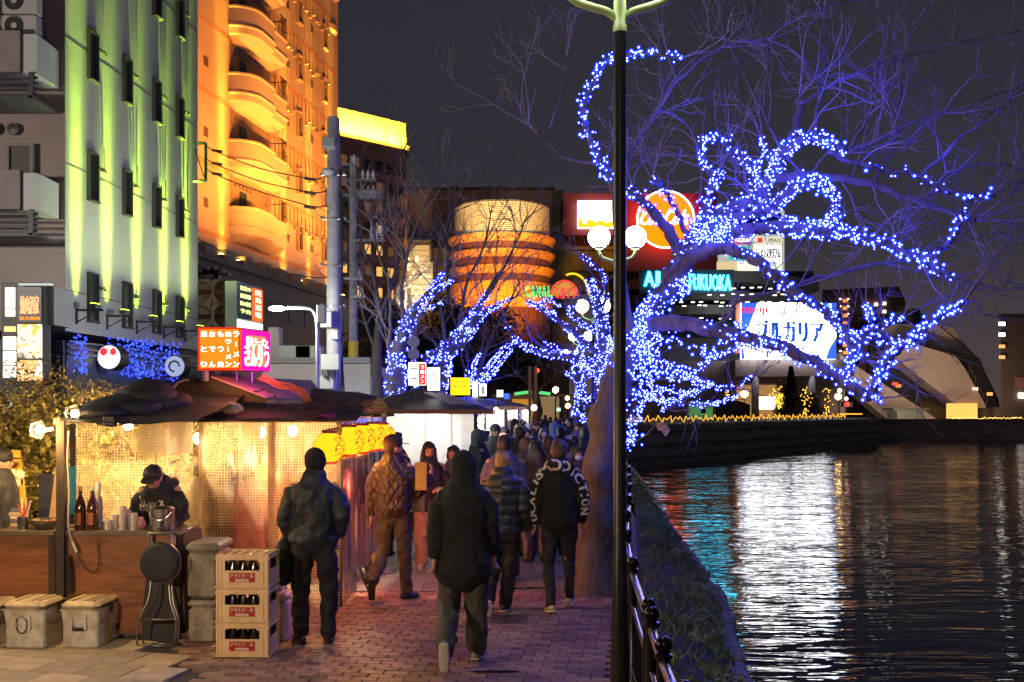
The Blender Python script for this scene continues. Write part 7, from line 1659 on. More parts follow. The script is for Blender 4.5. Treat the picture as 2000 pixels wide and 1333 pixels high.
# beer crates --------------------------------------------------------------------
CY = M('cream yellow crate plastic', (.82, .60, .35), .42, col2=(.66, .44, .23), vs=9, bump=.1, bs=30)
CRR = M('crate label red', (.42, .012, .015), .5); CRW = M('crate label white', (.85, .72, .6), .5)
BT_ = M('brown beer bottle', (.025, .012, .01), .12, coat=.5)
def crate(loc, lab, rz=0):
    W, D, H_ = .445, .36, .287; T = thing('beer_crate', lab, 'crate', loc, rz, 'stacked yellow beer crates')
    m = MB(); t_ = .012
    def wall(axis, s_):
        # wall with a rounded hand opening near the top; axis 'y' front/back, 'x' sides
        Lw = W if axis == 'y' else D; ox = Lw * .33; z0, z1 = H_ * .53, H_ * .84; r_ = .022
        rect = [(-Lw / 2, 0), (Lw / 2, 0), (Lw / 2, H_), (-Lw / 2, H_)]
        hole = []
        for (cx_, cz_, a0) in ((-ox + .004, z0 + .004, PI), (ox - .004, z0 + .004, 1.5 * PI), (ox - r_, z1 - r_, 0), (-ox + r_, z1 - r_, .5 * PI)):
            rr_ = .004 if cz_ < (z0 + z1) / 2 else r_
            for q in range(4): a = a0 + q * PI / 6; hole.append((cx_ + rr_ * math.cos(a), cz_ + rr_ * math.sin(a)))
        vs = []; 
        def T3(p, o): return (p[0], s_ * (D / 2 - o), p[1]) if axis == 'y' else (s_ * (W / 2 - o), p[0], p[1])
        for o in (0, t_): vs += [T3(p, o) for p in rect] + [T3(p, o) for p in hole]
        n_ = 20; fs = []
        qs = [(0, [0, 1, 2, 3]), (1, [4, 5, 6, 7]), (2, [8, 9, 10, 11]), (3, [12, 13, 14, 15])]
        for base in (0, n_):
            for ci, hs in qs:
                for q in range(3): fs.append((base + ci, base + 4 + hs[q], base + 4 + hs[q + 1]))
                nx_ = (ci + 1) % 4; fs.append((base + ci, base + 4 + hs[3], base + 4 + qs[nx_][1][0], base + nx_))
        for q in range(16): fs.append((4 + q, 4 + (q + 1) % 16, n_ + 4 + (q + 1) % 16, n_ + 4 + q))
        m.add(vs, fs)
    for s_ in (-1, 1): wall('y', s_); wall('x', s_)
    m.bbox((-W / 2, -D / 2, .0), (W / 2, D / 2, .012)); body = m.build('shell', CY, T, local=True)
    m = MB()
    for z in (.012, H_ * .895):
        m.box((0, -D / 2 - .004, z), (W + .016, .010, .016)); m.box((0, D / 2 + .004, z), (W + .016, .010, .016)); m.box((-W / 2 - .004, 0, z), (.010, D + .014, .016)); m.box((W / 2 + .004, 0, z), (.010, D + .014, .016))
    for sx in (-1, 1):
        for sy in (-1, 1):
            m.box((sx * (W / 2 + .001), sy * (D / 2 - .03), H_ / 2 - .02), (.012, .012, H_ * .78)); m.box((sx * (W / 2 - .045), sy * (D / 2 + .001), H_ / 2 - .02), (.010, .012, H_ * .78)); m.box((sx * (W / 2 - .012), sy * (D / 2 + .001), H_ / 2 - .02), (.018, .010, H_ * .78))
    m.build('rib', CY, T, local=True)
    m = MB()
    for q in range(1, 5): m.box((-W / 2 + W * q / 5, 0, H_ - .035), (.005, D - .03, .05))
    for q in range(1, 4): m.box((0, -D / 2 + D * q / 4, H_ - .035), (W - .03, .005, .045))
    m.build('divider', CY, T, local=True)
    for q in range(5):
        for r_ in range(4):
            if r_ in (1, 2) and 0 < q < 4: continue
            c = Vector((-W / 2 + W * (q + .5) / 5, -D / 2 + D * (r_ + .5) / 4, .014)); m = MB(); m.lathe([(.001, 0), (.036, 0), (.036, .15), (.014, .20), (.014, .235), (.001, .236)], c, 8); m.build('bottle', BT_, T, smooth=True, local=True)
    y_ = -D / 2 - .0035
    m = MB(); m.box((0, y_, H_ * .33), (.215, .004, .078)); m.build('red_label', CRR, T, local=True)
    m = MB(); text_mb(m, 'アサヒビール', (0, y_ - .003, H_ * .33 + .016), (1, 0, 0), (0, 0, 1), .195, .034, .002, bold=.0016); m.box((0, y_ - .003, H_ * .33 - .024), (.11, .002, .020)); m.build('white_lettering', CRW, T, local=True)
    m = MB(); text_mb(m, 'ASAHI BEER', (0, y_ - .005, H_ * .33 - .024), (1, 0, 0), (0, 0, 1), .098, .011, .001); m.build('small_lettering', CRR, T, local=True)
    m = MB(); m.box((W / 2 + .0035, 0, H_ * .33), (.003, .13, .06)); m.build('side_label', CRW, T, local=True); m = MB(); text_mb(m, 'アサヒ', (W / 2 + .006, 0, H_ * .33), (0, 1, 0), (0, 0, 1), .09, .03, .001); m.build('side_lettering', CRR, T, local=True)
    return T
xc = P(474, 0, 8.62).x
for k, lab in enumerate(('bottom crate of the beer crate stack, standing on the bricks', 'middle crate of the beer crate stack', 'top crate of the beer crate stack, beside the man in the beanie')):
    crate((xc, 8.80, .012 + k * .289), 'cream yellow ' + lab, R(-1.5))

# ------------------------------------------------------------------ second stall and the ones beyond
def stall(loc, w_, dp, h, lab, roofm, curm, lightcol, en, ridge=.35, panels=5, open_r=True):
    x, y = loc; T = thing('food_stall', lab, 'food stall', (x, y, 0), 0, 'food stalls along the promenade')
    m = MB(); nx_, ny_ = 20, 10; vs = []
    for j in range(ny_ + 1):
        for i in range(nx_ + 1):
            u, v = i / nx_, j / ny_; xx, yy = x - w_ / 2 - .2 + (w_ + .5) * u, y - .25 + (dp + .5) * v
            z = h + ridge * max(0, 1 - max(abs(2 * u - 1) * 1.0, abs(2 * v - 1)) * 1.0) + .03 * noise.noise(Vector((xx * 2, yy * 2, 3)))
            vs.append((xx, yy, z))
    m.add(vs, [(j * (nx_ + 1) + i, j * (nx_ + 1) + i + 1, (j + 1) * (nx_ + 1) + i + 1, (j + 1) * (nx_ + 1) + i) for j in range(ny_) for i in range(nx_)]); m.build('roof', roofm, T)
    m = MB(); m.bbox((x - w_ / 2 - .2, y - .27, h - .06), (x + w_ / 2 + .3, y - .23, h + .02)); m.bbox((x + w_ / 2 + .27, y - .2, h - .06), (x + w_ / 2 + .3, y + dp, h + .02)); m.build('eave_board', EV, T)
    for k in range(panels): curtain('plastic_curtain', (x - w_ / 2 + w_ * k / panels, y + .02 * (k % 2)), (x - w_ / 2 + w_ * (k + 1.04) / panels, y + .02 * (k % 2)), .35, h, curm, T, pleat=.015, slack=.5, seed=k + x, nz=6)
    curtain('plastic_curtain', (x + w_ / 2, y), (x + w_ / 2 + .1, y + dp), .35, h, curm, T, pleat=.02, slack=.6, seed=9 + x, nz=6)
    m = MB(); m.bbox((x - w_ / 2, y + dp, 0), (x + w_ / 2, y + dp + .05, h)); m.build('back_wall', M('pale back board', (.75, .68, .55), .8), T)
    for sx in (-1, 1): m = MB(); m.bbox((x + sx * w_ / 2 - .03, y - .02, 0), (x + sx * w_ / 2 + .03, y + .04, h)); m.build('post', WD2, T)
    m = MB(); m.bbox((x - w_ / 2, y + .1, .0), (x + w_ / 2, y + .14, .72)); m.build('counter', WD, T)
    m = MB(); m.bbox((x - w_ / 4, y + .5, h - .09), (x + w_ / 4, y + .56, h - .05)); m.build('tube_light', EM('stall tube %s' % str(lightcol), lightcol, 18), T)
    add_light('POINT', (x + w_ * .2, y + .7, h - .25), en, lightcol, .2, 'stall_light'); add_light('POINT', (x - w_ * .25, y + .9, h - .3), en * .6, lightcol, .2, 'stall_light')
    return T
PLW = plastic('milky plastic sheet', (.95, .93, .88), 10, .0, .80)
GT = M('grey black tarpaulin', (.045, .045, .052), .5, bump=.4, bs=4)
S2 = stall((-1.70, 17.6), 2.15, 3.0, 2.08, 'second food stall with dark hipped roof and brightly lit milky curtains', GT, PLW, (1, .95, .85), 42, ridge=.45)
stall((-1.15, 24.5), 2.0, 2.8, 2.15, 'third food stall under the yellow sign', GT, PLW, (1, .92, .78), 60, ridge=.3)
stall((-.75, 31), 1.9, 2.6, 2.15, 'fourth food stall with white lights farther along the path', GT, PLW, (1, .97, .9), 60, ridge=.3)
stall((-.3, 38), 1.9, 2.6, 2.15, 'fifth small food stall far down the path', GT, PLW, (1, .9, .75), 60, ridge=.3)
# slats of pink corrugated panel on stall 2 roof
T = thing('corrugated_sheets', 'pale corrugated sheets laid on the slope of the second stall roof', 'roof sheets', P(870, 775, 18)); 
for k in range(2): m = MB(); a, b = P(828 + k * 24, 768 + k * 2, 17.9), P(880 + k * 20, 790, 17.4); m.prism([a, a + Vector((.14, 0, 0)), b + Vector((.16, 0, 0)), b], (0, .02, .02)); m.build('sheet', M('lilac sheet', (.40, .34, .40), .4), T)
def lbox(x0, y0, x1, y1, d_, mat, lab, parts=(), th=.18, legs=True):
    a, b = P(x0, y1, d_), P(x1, y0, d_); T = thing('light_box_sign', lab, 'sign', ((a.x + b.x) / 2, d_, a.z), 0, 'light box signs on the stall roofs')
    m = MB(); m.bbox((a.x, d_ + .012, a.z), (b.x, d_ + th, b.z)); m.build('casing', M('light box casing', (.3, .3, .3), .5), T); m = MB(); m.bbox((a.x, d_, a.z), (b.x, d_ + .01, b.z)); m.build('face', mat, T)
    for (q0, r0, q1, r1, mt, nm) in parts: a2, b2 = P(q0, r1, d_ - .006), P(q1, r0, d_ - .006); m = MB(); m.bbox((a2.x, d_ - .008, a2.z), (b2.x, d_ - .002, b2.z)); m.build(nm, mt, T)
    m = MB()
    for q in (.2, .8): m.bbox((a.x + (b.x - a.x) * q - .012, d_ + .05, a.z - .25), (a.x + (b.x - a.x) * q + .012, d_ + .075, a.z))
    m.build('leg', BLKP, T); return T
LBW = EM('light box white', (1, .98, .92), 2.4); LBR = EM('light box red', (1, .03, .02), 1.6); gry = EM('grey print on light box', (.5, .5, .48), .7)
t = lbox(798, 708, 832, 753, 18.0, LBW, 'white light box with a red vertical band on the second stall roof', ((818, 711, 831, 752, LBR, 'red_band'), (802, 719, 815, 722, gry, 'print'), (802, 738, 815, 741, gry, 'print')))
m = MB()
for k, ch in enumerate('ラーメン'): text_mb(m, ch, P(825, 718 + k * 9, 17.98), (1, 0, 0), (0, 0, 1), .06, .065, .004)
m.build('lettering', LBW, t)
t = lbox(835, 718, 859, 763, 18.3, LBW, 'white light box with grey outlined panel right of the red banded one', ((841, 731, 852, 733, gry, 'print'), (841, 748, 852, 750, gry, 'print'), (841, 733, 843, 748, gry, 'print'), (850, 733, 852, 748, gry, 'print')))
t = lbox(880, 738, 918, 772, 23.0, EM('yellow sign glow', (1, .62, .01), 1.9), 'square yellow light box with three rows of dark orange characters')
m = MB()
for k, s_ in enumerate(('うまか博多', '屋台料理', 'ラーメン')): text_mb(m, s_, P(898, 746 + k * 9, 22.97), (1, 0, 0), (0, 0, 1), .30, .065, .004)
m.build('lettering', M('brown orange print', (.6, .16, .0), .6), t)
lbox(923, 745, 933, 776, 26, LBW, 'narrow white light box just right of the yellow one'); lbox(936, 750, 950, 774, 27, LBW, 'white light box with small print, second right of the yellow one', ((940, 755, 946, 770, gry, 'print'),))
lbox(970, 762, 983, 776, 30, EM('soft white sign', (.9, .95, .95), 1.5), 'small white square light box above the third stall end'); lbox(985, 769, 995, 780, 31, EM('blue sign', (.05, .12, .9), 1.8), 'small blue square light box beside the white square one')
for (px, py, d_, lab) in ((969, 802, 22.5, 'bright white lamp at the right corner of the second stall'), (1043, 797, 32, 'white spotlight above the far stall'), (1026, 807, 30, 'bright white bulb over the stall with people queuing'), (962, 818, 20, 'lower white lamp inside the second stall end')):
    c = P(px, py, d_); T = thing('stall_lamp', lab, 'lamp', c, 0, 'white lamps on the stalls'); m = MB(); m.sphere(c, .07 * d_ / 25, 10); m.build('bulb', EM('stall lamp white', (1, .96, .85), 25), T, smooth=True); m = MB(); m.cyl(c + Vector((0, 0, .06)), c + Vector((0, 0, .25)), .01, n=5); m.build('hanger', BLKP, T); add_light('POINT', c + Vector((0, -.15, -.1)), 45, (1, .94, .82), .1, 'stall_lamp_light')
# ================================================================== PEOPLE
SKIN = M('skin', (.50, .27, .18), .5, var=.05, vs=8, bump=.04, bs=120)
PEND = []
class Loft(MB):
    def limb(s, pts, rad, n=12, side=Vector((1, 0, 0))):
        """closed rounded tube: rad = list of (rx, ry); rx along 'side'"""
        pts = [Vector(p) for p in pts]; rad = [(r, r) if not hasattr(r, '__len__') else r for r in rad]
        t0 = (pts[0] - pts[1]).normalized(); t1 = (pts[-1] - pts[-2]).normalized(); r0 = min(rad[0]); r1 = min(rad[-1])
        P_ = [pts[0] + t0 * r0 * .75, pts[0] + t0 * r0 * .4] + pts + [pts[-1] + t1 * r1 * .4, pts[-1] + t1 * r1 * .75]
        R_ = [(rad[0][0] * .35, rad[0][1] * .35), (rad[0][0] * .8, rad[0][1] * .8)] + rad + [(rad[-1][0] * .8, rad[-1][1] * .8), (rad[-1][0] * .35, rad[-1][1] * .35)]
        N = len(P_); vs = []
        for i, p in enumerate(P_):
            t = (P_[min(i + 1, N - 1)] - P_[max(i - 1, 0)]).normalized(); sx = side - t * side.dot(t)
            if sx.length < .1: sx = Vector((0, 1, 0)) - t * t.y
            sx.normalize(); sy = t.cross(sx)
            for k in range(n): a = 2 * PI * k / n; vs.append(p + sx * math.cos(a) * R_[i][0] + sy * math.sin(a) * R_[i][1])
        fs = [(i * n + k, i * n + (k + 1) % n, (i + 1) * n + (k + 1) % n, (i + 1) * n + k) for i in range(N - 1) for k in range(n)]
        fs.append(tuple(range(n - 1, -1, -1))); fs.append(tuple((N - 1) * n + k for k in range(n))); return s.add(vs, fs)
    def ell(s, c, r, rot=None):
        vv, ff = ICO[2]; c = Vector(c); return s.add([c + (rot @ Vector((v[0] * r[0], v[1] * r[1], v[2] * r[2])) if rot else Vector((v[0] * r[0], v[1] * r[1], v[2] * r[2]))) for v in vv], ff)
def pend(mb, name, mat, parent, voxel, disp=None, sm=2):
    o = mb.build(name, mat, parent, local=True)
    md = o.modifiers.new('r', 'REMESH'); md.mode = 'VOXEL'; md.voxel_size = voxel; md.use_smooth_shade = True
    if sm: s_ = o.modifiers.new('s', 'SMOOTH'); s_.iterations = sm; s_.factor = .5
    PEND.append((o, disp)); return o
def flush():
    dg = bpy.context.evaluated_depsgraph_get()
    for o, disp in PEND:
        ev = o.evaluated_get(dg); me = bpy.data.meshes.new_from_object(ev)
        if disp:
            nrm = [v.normal.copy() for v in me.vertices]
            for v, nn in zip(me.vertices, nrm): v.co += nn * disp(v.co)
        me.polygons.foreach_set('use_smooth', [True] * len(me.polygons)); me.update(); o['_new'] = me.name
    for o, disp in PEND:
        me = bpy.data.meshes[o['_new']]; old = o.data; o.modifiers.clear(); o.data = me; del o['_new']; bpy.data.meshes.remove(old)
    PEND.clear()
def folds(amp, sc_=7.0, zs=1.0, seed=0.0):
    def f(c):
        q = Vector((c.x * sc_ + seed, c.y * sc_, c.z * sc_ * zs)); a = noise.noise(q); b = noise.noise(q * 2.3)
        return amp * ((1 - abs(a) * 2.2) * .8 + b * .5)
    return f

def person(spec):
    H = spec.get('H', 1.72); k = H / 1.72; vx = spec.get('vox', .013); det = spec.get('det', True)
    T = thing('person', spec['label'], 'person', spec['loc'], spec.get('rot', 0), spec.get('group'))
    lx, ly = spec.get('lean', (0, 0))
    def W(p):
        p = Vector(p); z = p.z; t = max(0, z - .92) / .75; return Vector((p.x + lx * t, p.y + ly * t, z)) * k
    J = dict(lk=(-.105, .02, .50), la=(-.11, 0, .09), rk=(.105, .02, .50), ra=(.11, 0, .09), le=(-.215, -.02, 1.13), lw=(-.235, .05, .88), re=(.215, -.02, 1.13), rw=(.235, .05, .88), hd=(0, .015, 1.60), ltd=(-.15, 1, -.1), rtd=(.15, 1, -.1))
    J.update(spec.get('J', {}))
    hipz = spec.get('hipz', .92); wd = spec.get('width', 1.0)
    lh, rh = Vector((-.09, 0, hipz - .02)), Vector((.09, 0, hipz - .02)); ls, rs = Vector((-.162 * wd, 0, 1.405)), Vector((.162 * wd, 0, 1.405))
    hd = Vector(J['hd'])
    yaw, pitch = spec.get('hyaw', 0), spec.get('hpitch', 0)
    Rh = Matrix.Rotation(R(yaw), 3, 'Z') @ Matrix.Rotation(R(pitch), 3, 'X')
    hc = W(hd)
    def Hd(p): return hc + (Rh @ Vector(p)) * k
    # --- body: one continuous skin mesh
    b = Loft()
    b.limb([W((0, 0, hipz - .05)), W((0, 0, 1.06)), W((0, 0, 1.25)), W((0, 0, 1.38)), W((0, 0, 1.44))], [(.14, .09), (.12, .085), (.14, .095), (.15, .085), (.08, .06)])
    b.limb([W((0, 0, 1.40)), W(Vector((0, 0, 1.47))), W(hd + Vector((0, -.01, -.06)))], [.06, .053, .05])
    vv, ff = ICO[2]
    def head_pt(v):
        x, y, z = v[0] * .076, v[1] * .094, v[2] * .116
        if z < 0: x *= 1 - .30 * (-z / .116) ** 1.2; y = y * (1 - .12 * (-z / .116)) + .012 * (-z / .116)
        return Hd((x, y, z))
    b.add([head_pt(v) for v in vv], ff)
    if det:
        b.add([Hd((p[0] * .011, .092 + p[1] * .018, -.012 + p[2] * .026)) for p in vv], ff)
        for s_ in (-1, 1): b.add([Hd((s_ * .077 + p[0] * .010, -.002 + p[1] * .02, -.008 + p[2] * .032)) for p in vv], ff)
        b.add([Hd((p[0] * .024, .078 + p[1] * .016, -.058 + p[2] * .010)) for p in vv], ff)
        b.add([Hd((p[0] * .05, .066 + p[1] * .02, .030 + p[2] * .013)) for p in vv], ff)
    for (s_, sh, e, w_) in ((-1, ls, 'le', 'lw'), (1, rs, 're', 'rw')):
        S_, E_, W_ = W(sh), W(J[e]), W(J[w_]); b.limb([S_, E_, W_], [.042, .034, .024])
        hdv = (W_ - E_).normalized(); hv = spec.get('hand_' + ('l' if s_ < 0 else 'r')); 
        if hv: hdv = Vector(hv).normalized()
        palm = W_ + hdv * .05 * k; sd = Vector((0, 1, 0)) - hdv * hdv.y
        if sd.length < .2: sd = Vector((0, 0, 1)) - hdv * hdv.z
        sd.normalize(); nn = hdv.cross(sd) * s_
        b.limb([W_, palm + hdv * .02 * k], [(.022, .02), (.040, .016)], side=sd)
        for q in range(4):
            o_ = (q - 1.5) * .019 * k; L_ = (.062, .074, .070, .052)[q] * k; base = palm + hdv * .03 * k + sd * o_
            mid = base + hdv * L_ * .55 - nn * -.008 * k; tip = mid + (hdv * .6 - nn * -.75).normalized() * L_ * .5
            b.limb([base, mid, tip], [.0088 * k, .0082 * k, .007 * k], n=8)
        tb = palm - hdv * .02 * k + sd * .034 * k; b.limb([tb, tb + (hdv * .6 + sd * .7).normalized() * .035 * k, tb + (hdv * .95 + sd * .45 - nn * -.3).normalized() * .06 * k], [.011 * k, .010 * k, .008 * k], n=8)
    for (h, kn, an) in ((lh, 'lk', 'la'), (rh, 'rk', 'ra')): b.limb([W(h), W(J[kn]), W(J[an])], [.072, .05, .038])
    pend(b, 'body', spec.get('skin', SKIN), T, vx * (.62 if det else .9), sm=1)
    # --- trousers
    tr = spec.get('trouser', 1.0); t = Loft(); th = .012
    t.limb([W((0, 0, hipz + .06)), W((0, 0, hipz)), W((0, 0, hipz - .07))], [(.142, .112), (.150, .120), (.142, .11)])
    for (h, kn, an) in ((lh, 'lk', 'la'), (rh, 'rk', 'ra')):
        A, B, C = Vector(h), Vector(J[kn]), Vector(J[an]); up = (B - C).normalized()
        C2 = C + up * spec.get('cuff', .0)
        t.limb([W(A), W(A.lerp(B, .5)), W(B), W(B.lerp(C2, .45)), W(C2)], [(.088, .10), (.082 * (tr * .5 + .5), .086 * (tr * .5 + .5)), (.064 * tr, .068 * tr), (.058 * tr, .062 * tr), (.052 * tr, .058 * tr)])
    pend(t, 'trousers', spec['tm'], T, vx, folds(.019, 8, .8, spec.get('seed', 1)))
    # --- shoes
    for nm, td in (('la', 'ltd'), ('ra', 'rtd')):
        A = Vector(J[nm]); d_ = Vector(J[td]).normalized(); dn = Vector((0, 0, -1)); dn = (dn - d_ * dn.dot(d_)).normalized(); bot = A + dn * .045
        s_ = Loft(); s_.limb([W(A + d_ * -.01), W(A + dn * .03 + d_ * .0)], [(.040, .045), (.042, .05)]); s_.limb([W(bot - d_ * .045), W(bot + d_ * .06), W(bot + d_ * .15)], [(.038, .036), (.043, .036), (.036, .024)])
        sh = pend(s_, 'shoe', spec.get('shm', BLKP), T, vx * .8, sm=1)
        if det:
            s_ = Loft(); c0 = bot + dn * .030; s_.limb([W(c0 - d_ * .055), W(c0 + d_ * .05), W(c0 + d_ * .165)], [(.041, .013), (.046, .013), (.038, .012)]); pend(s_, 'sole', spec.get('slm', BLKP), T, vx * .7, sm=1)
    # --- jacket
    jt = spec.get('jt', .03); hem = spec.get('hem', .84); fl = spec.get('flare', 1.0); puff = spec.get('puff', 0)
    j = Loft(); zc = hem
    rings = [(hem, .148 * fl, .122 * fl), (max(hem + .10, 1.0), .140, .118), (1.14, .142, .118), (1.28, .155, .118), (1.37, .150, .105), (1.43, .108, .085), (1.47, .07, .07)]
    j.limb([W((0, 0, z)) for z, _, _ in rings], [((rx * wd + jt * .8) * k, (ry + jt) * k) for _, rx, ry in rings], n=16)
    for (sh, e, w_) in ((ls, 'le', 'lw'), (rs, 're', 'rw')):
        A, B, C = Vector(sh), Vector(J[e]), Vector(J[w_]); sl = spec.get('sleeve', 1.0)
        j.limb([W(A + Vector((-A.x * .12, 0, -.050))), W(A.lerp(B, .5)), W(B), W(B.lerp(C, .5)), W(B.lerp(C, .93))], [(.050 + jt * .45) * k, (.048 + jt * .55) * k * sl, (.043 + jt * .5) * k * sl, (.040 + jt * .45) * k * sl, (.036 + jt * .3) * k])
    if spec.get('collar', True):
        j.limb([W((0, -.005, 1.44)), W((0, -.0, 1.50 + spec.get('collar_h', 0)))], [(.085, .08), (.072, .075)])
    if spec.get('hood'):
        j.limb([W((-.11, -.09, 1.47)), W((0, -.135, 1.45)), W((.11, -.09, 1.47))], [(.05, .045), (.065, .06), (.05, .045)])
    def jd(f):
        def g(c):
            v = f(c)
            if puff: v += puff * (abs(math.sin(c.z / k * PI / .105)) ** .5 - .6)
            return v
        return g
    jo = pend(j, spec.get('jname', 'jacket'), spec['jm'], T, vx, jd(folds(spec.get('fold', .011) * 1.6, 6.5, .9, spec.get('seed', 1) * 3)))
    # --- hair / hat
    hs = spec.get('hair', 'short'); hm = spec.get('hm', MATS['black hair']); hr = Loft(); hv = vx * .8
    def hell(c, r): hr.add([Hd((c[0] + v[0] * r[0], c[1] + v[1] * r[1], c[2] + v[2] * r[2])) for v in vv], ff)
    if hs == 'short': hell((0, -.022, .028), (.086, .092, .098)); hell((0, -.055, -.02), (.070, .055, .06)); hell((0, .04, .075), (.072, .055, .045))
    if hs == 'bob': hell((0, -.02, .025), (.094, .098, .104)); hell((0, -.055, -.05), (.088, .062, .09)); hell((-.078, -.0, -.03), (.026, .055, .085)); hell((.078, .0, -.03), (.026, .055, .085)); hell((0, .055, .068), (.068, .042, .04))
    if hs == 'long':
        hell((0, -.02, .025), (.094, .100, .106)); hell((0, .055, .068), (.066, .042, .036))
        hr.limb([Hd((0, -.06, 0)), Hd((0, -.085, -.12)), W((0, -.115, 1.36)), W((0, -.125, 1.26))], [(.09, .06), (.105, .055), (.115, .045), (.09, .03)])
        for s_ in (-1, 1): hr.limb([Hd((s_ * .080, .0, .02)), Hd((s_ * .088, .0, -.10)), W((s_ * .10, .085, 1.33))], [(.022, .05), (.026, .05), (.03, .03)])
    if hs == 'hooded': hell((0, -.02, .012), (.118, .118, .132)); hr.limb([Hd((0, -.03, -.02)), Hd((0, -.05, -.11)), W((0, -.03, 1.41))], [(.112, .095), (.105, .09), (.125, .10)])
    if hs in ('short', 'bob', 'long', 'hooded'):
        def hd_(c): return .006 * noise.noise(Vector((c.x * 60, c.y * 60, c.z * 12))) + .006 * noise.noise(c * 18)
        pend(hr, 'hair' if hs != 'hooded' else 'hood', hm, T, hv, hd_, sm=1)
    if spec.get('cap'):
        hr = Loft(); hell((0, -.012, .050), (.099, .110, .092)); hr.limb([Hd((0, -.012, .03)), Hd((0, -.012, .06))], [(.097 * k, .107 * k)] * 2, n=18); hr.add([], []); 
        bx = Loft(); cp = pend(hr, 'cap', spec['cap'], T, hv, sm=1)
        m = MB(); pts = []
        for a in range(11):
            t_ = -PI * .42 + PI * .84 * a / 10; pts.append((.078 * math.sin(t_), .082 + .0 + .085 * math.cos(t_) ** .6 if abs(t_) < PI / 2 else .08, .045))
        ring = [(-.076, .05, .048)] + pts + [(.076, .05, .048)]; n_ = len(ring)
        m.add([Hd(p) for p in ring] + [Hd((p[0], p[1], p[2] - .008)) for p in ring], [tuple(range(n_)), tuple(range(2 * n_ - 1, n_ - 1, -1))] + [(q, (q + 1) % n_, n_ + (q + 1) % n_, n_ + q) for q in range(n_)]); m.build('cap_brim', spec['cap'], T, local=True)
    if spec.get('beanie'):
        hr = Loft(); hell((0, -.018, .048), (.095, .106, .105)); hr.limb([Hd((0, -.018, -.01)), Hd((0, -.022, .045))], [(.093 * k, .104 * k), (.096 * k, .107 * k)], n=18); pend(hr, 'beanie', spec['beanie'], T, hv, lambda c: .0025 * math.sin(math.atan2(c.y, c.x) * 60), sm=1)
    if det:
        m = MB()
        for s_ in (-1, 1): m.add([Hd((s_ * .031 + v[0] * .014, .084 + v[1] * .010, .004 + v[2] * .006)) for v in ICO[1][0]], ICO[1][1])
        m.build('eye', M('dark eye', (.02, .012, .01), .2), T, local=True, smooth=True)
        m = MB()
        for s_ in (-1, 1): m.add([Hd((s_ * .033 + v[0] * .019, .087 + v[1] * .009, .026 + v[2] * .0045)) for v in ICO[1][0]], ICO[1][1])
        m.build('eyebrow', MATS['black hair'], T, local=True)
        m = MB(); m.add([Hd((v[0] * .022, .091 + v[1] * .008, -.055 + v[2] * .006)) for v in ICO[1][0]], ICO[1][1]); m.build('lips', M('lips', (.38, .12, .10), .4), T, local=True)
        if spec.get('mask'):
            hr = Loft(); hell((0, .05, -.045), (.066, .056, .048)); pend(hr, 'mask', M('white mask', (.75, .73, .75), .7), T, hv, sm=1)
    T['_jo'] = jo.name; T['_k'] = k
    return T
def cloth(n, c, r=.8, b=.5, bs=24, **k): return M(n, c, r, bump=b, bs=bs, **k)
M('black hair', (.018, .014, .013), .45, bump=.6, bs=90, stretch=(1, 1, .15))
M('brown hair', (.07, .040, .025), .45, bump=.6, bs=90, stretch=(1, 1, .15))
M('blond hair', (.36, .20, .085), .42, bump=.6, bs=90, stretch=(1, 1, .15))
BLK = cloth('black cotton', (.013, .013, .015)); BLW = cloth('black wool', (.016, .016, .018), .95, .7, 120); DNV = cloth('dark navy nylon', (.020, .024, .036), .60, .25, 14)
DJN = cloth('black denim', (.022, .022, .026), .85); GRT = cloth('dark grey trousers', (.045, .045, .048), .85); OLV = cloth('olive grey trousers', (.065, .062, .052), .85)
WSH = M('white shoe', (.62, .58, .52), .5); WSL = M('white sole', (.70, .66, .60), .5); BSH = M('black leather shoe', (.015, .015, .016), .3)

def gl(px, py, dx=0):  # ground point under a pixel
    g = G(px, py, .012); return Vector((g.x, g.y, .012))
# quilted jacket material: diamond stitched relief
QM = bpy.data.materials.new('brown quilted nylon'); QM.use_nodes = True; MATS['brown quilted nylon'] = QM; n = QM.node_tree; L = n.links; b_ = n.nodes['Principled BSDF']; b_.inputs['Base Color'].default_value = (.055, .031, .02, 1); b_.inputs['Roughness'].default_value = .42
t_ = n.nodes.new('ShaderNodeTexCoord'); sp = n.nodes.new('ShaderNodeSeparateXYZ'); L.new(t_.outputs['Object'], sp.inputs[0]); hs_ = []
for sg in (1, -1):
    a = n.nodes.new('ShaderNodeMath'); a.operation = 'MULTIPLY_ADD'; a.inputs[1].default_value = .62 * sg; L.new(sp.outputs[2], a.inputs[0]); L.new(sp.outputs[0], a.inputs[2])
    q = n.nodes.new('ShaderNodeMath'); q.operation = 'MULTIPLY'; q.inputs[1].default_value = 34; L.new(a.outputs[0], q.inputs[0]); s = n.nodes.new('ShaderNodeMath'); s.operation = 'SINE'; L.new(q.outputs[0], s.inputs[0]); ab = n.nodes.new('ShaderNodeMath'); ab.operation = 'ABSOLUTE'; L.new(s.outputs[0], ab.inputs[0]); hs_.append(ab.outputs[0])
mn_ = n.nodes.new('ShaderNodeMath'); mn_.operation = 'MINIMUM'; L.new(hs_[0], mn_.inputs[0]); L.new(hs_[1], mn_.inputs[1]); pw = n.nodes.new('ShaderNodeMath'); pw.operation = 'POWER'; pw.inputs[1].default_value = .5; L.new(mn_.outputs[0], pw.inputs[0]); bp = n.nodes.new('ShaderNodeBump'); bp.inputs['Strength'].default_value = .9; bp.inputs['Distance'].default_value = .018; L.new(pw.outputs[0], bp.inputs['Height']); L.new(bp.outputs[0], b_.inputs['Normal'])

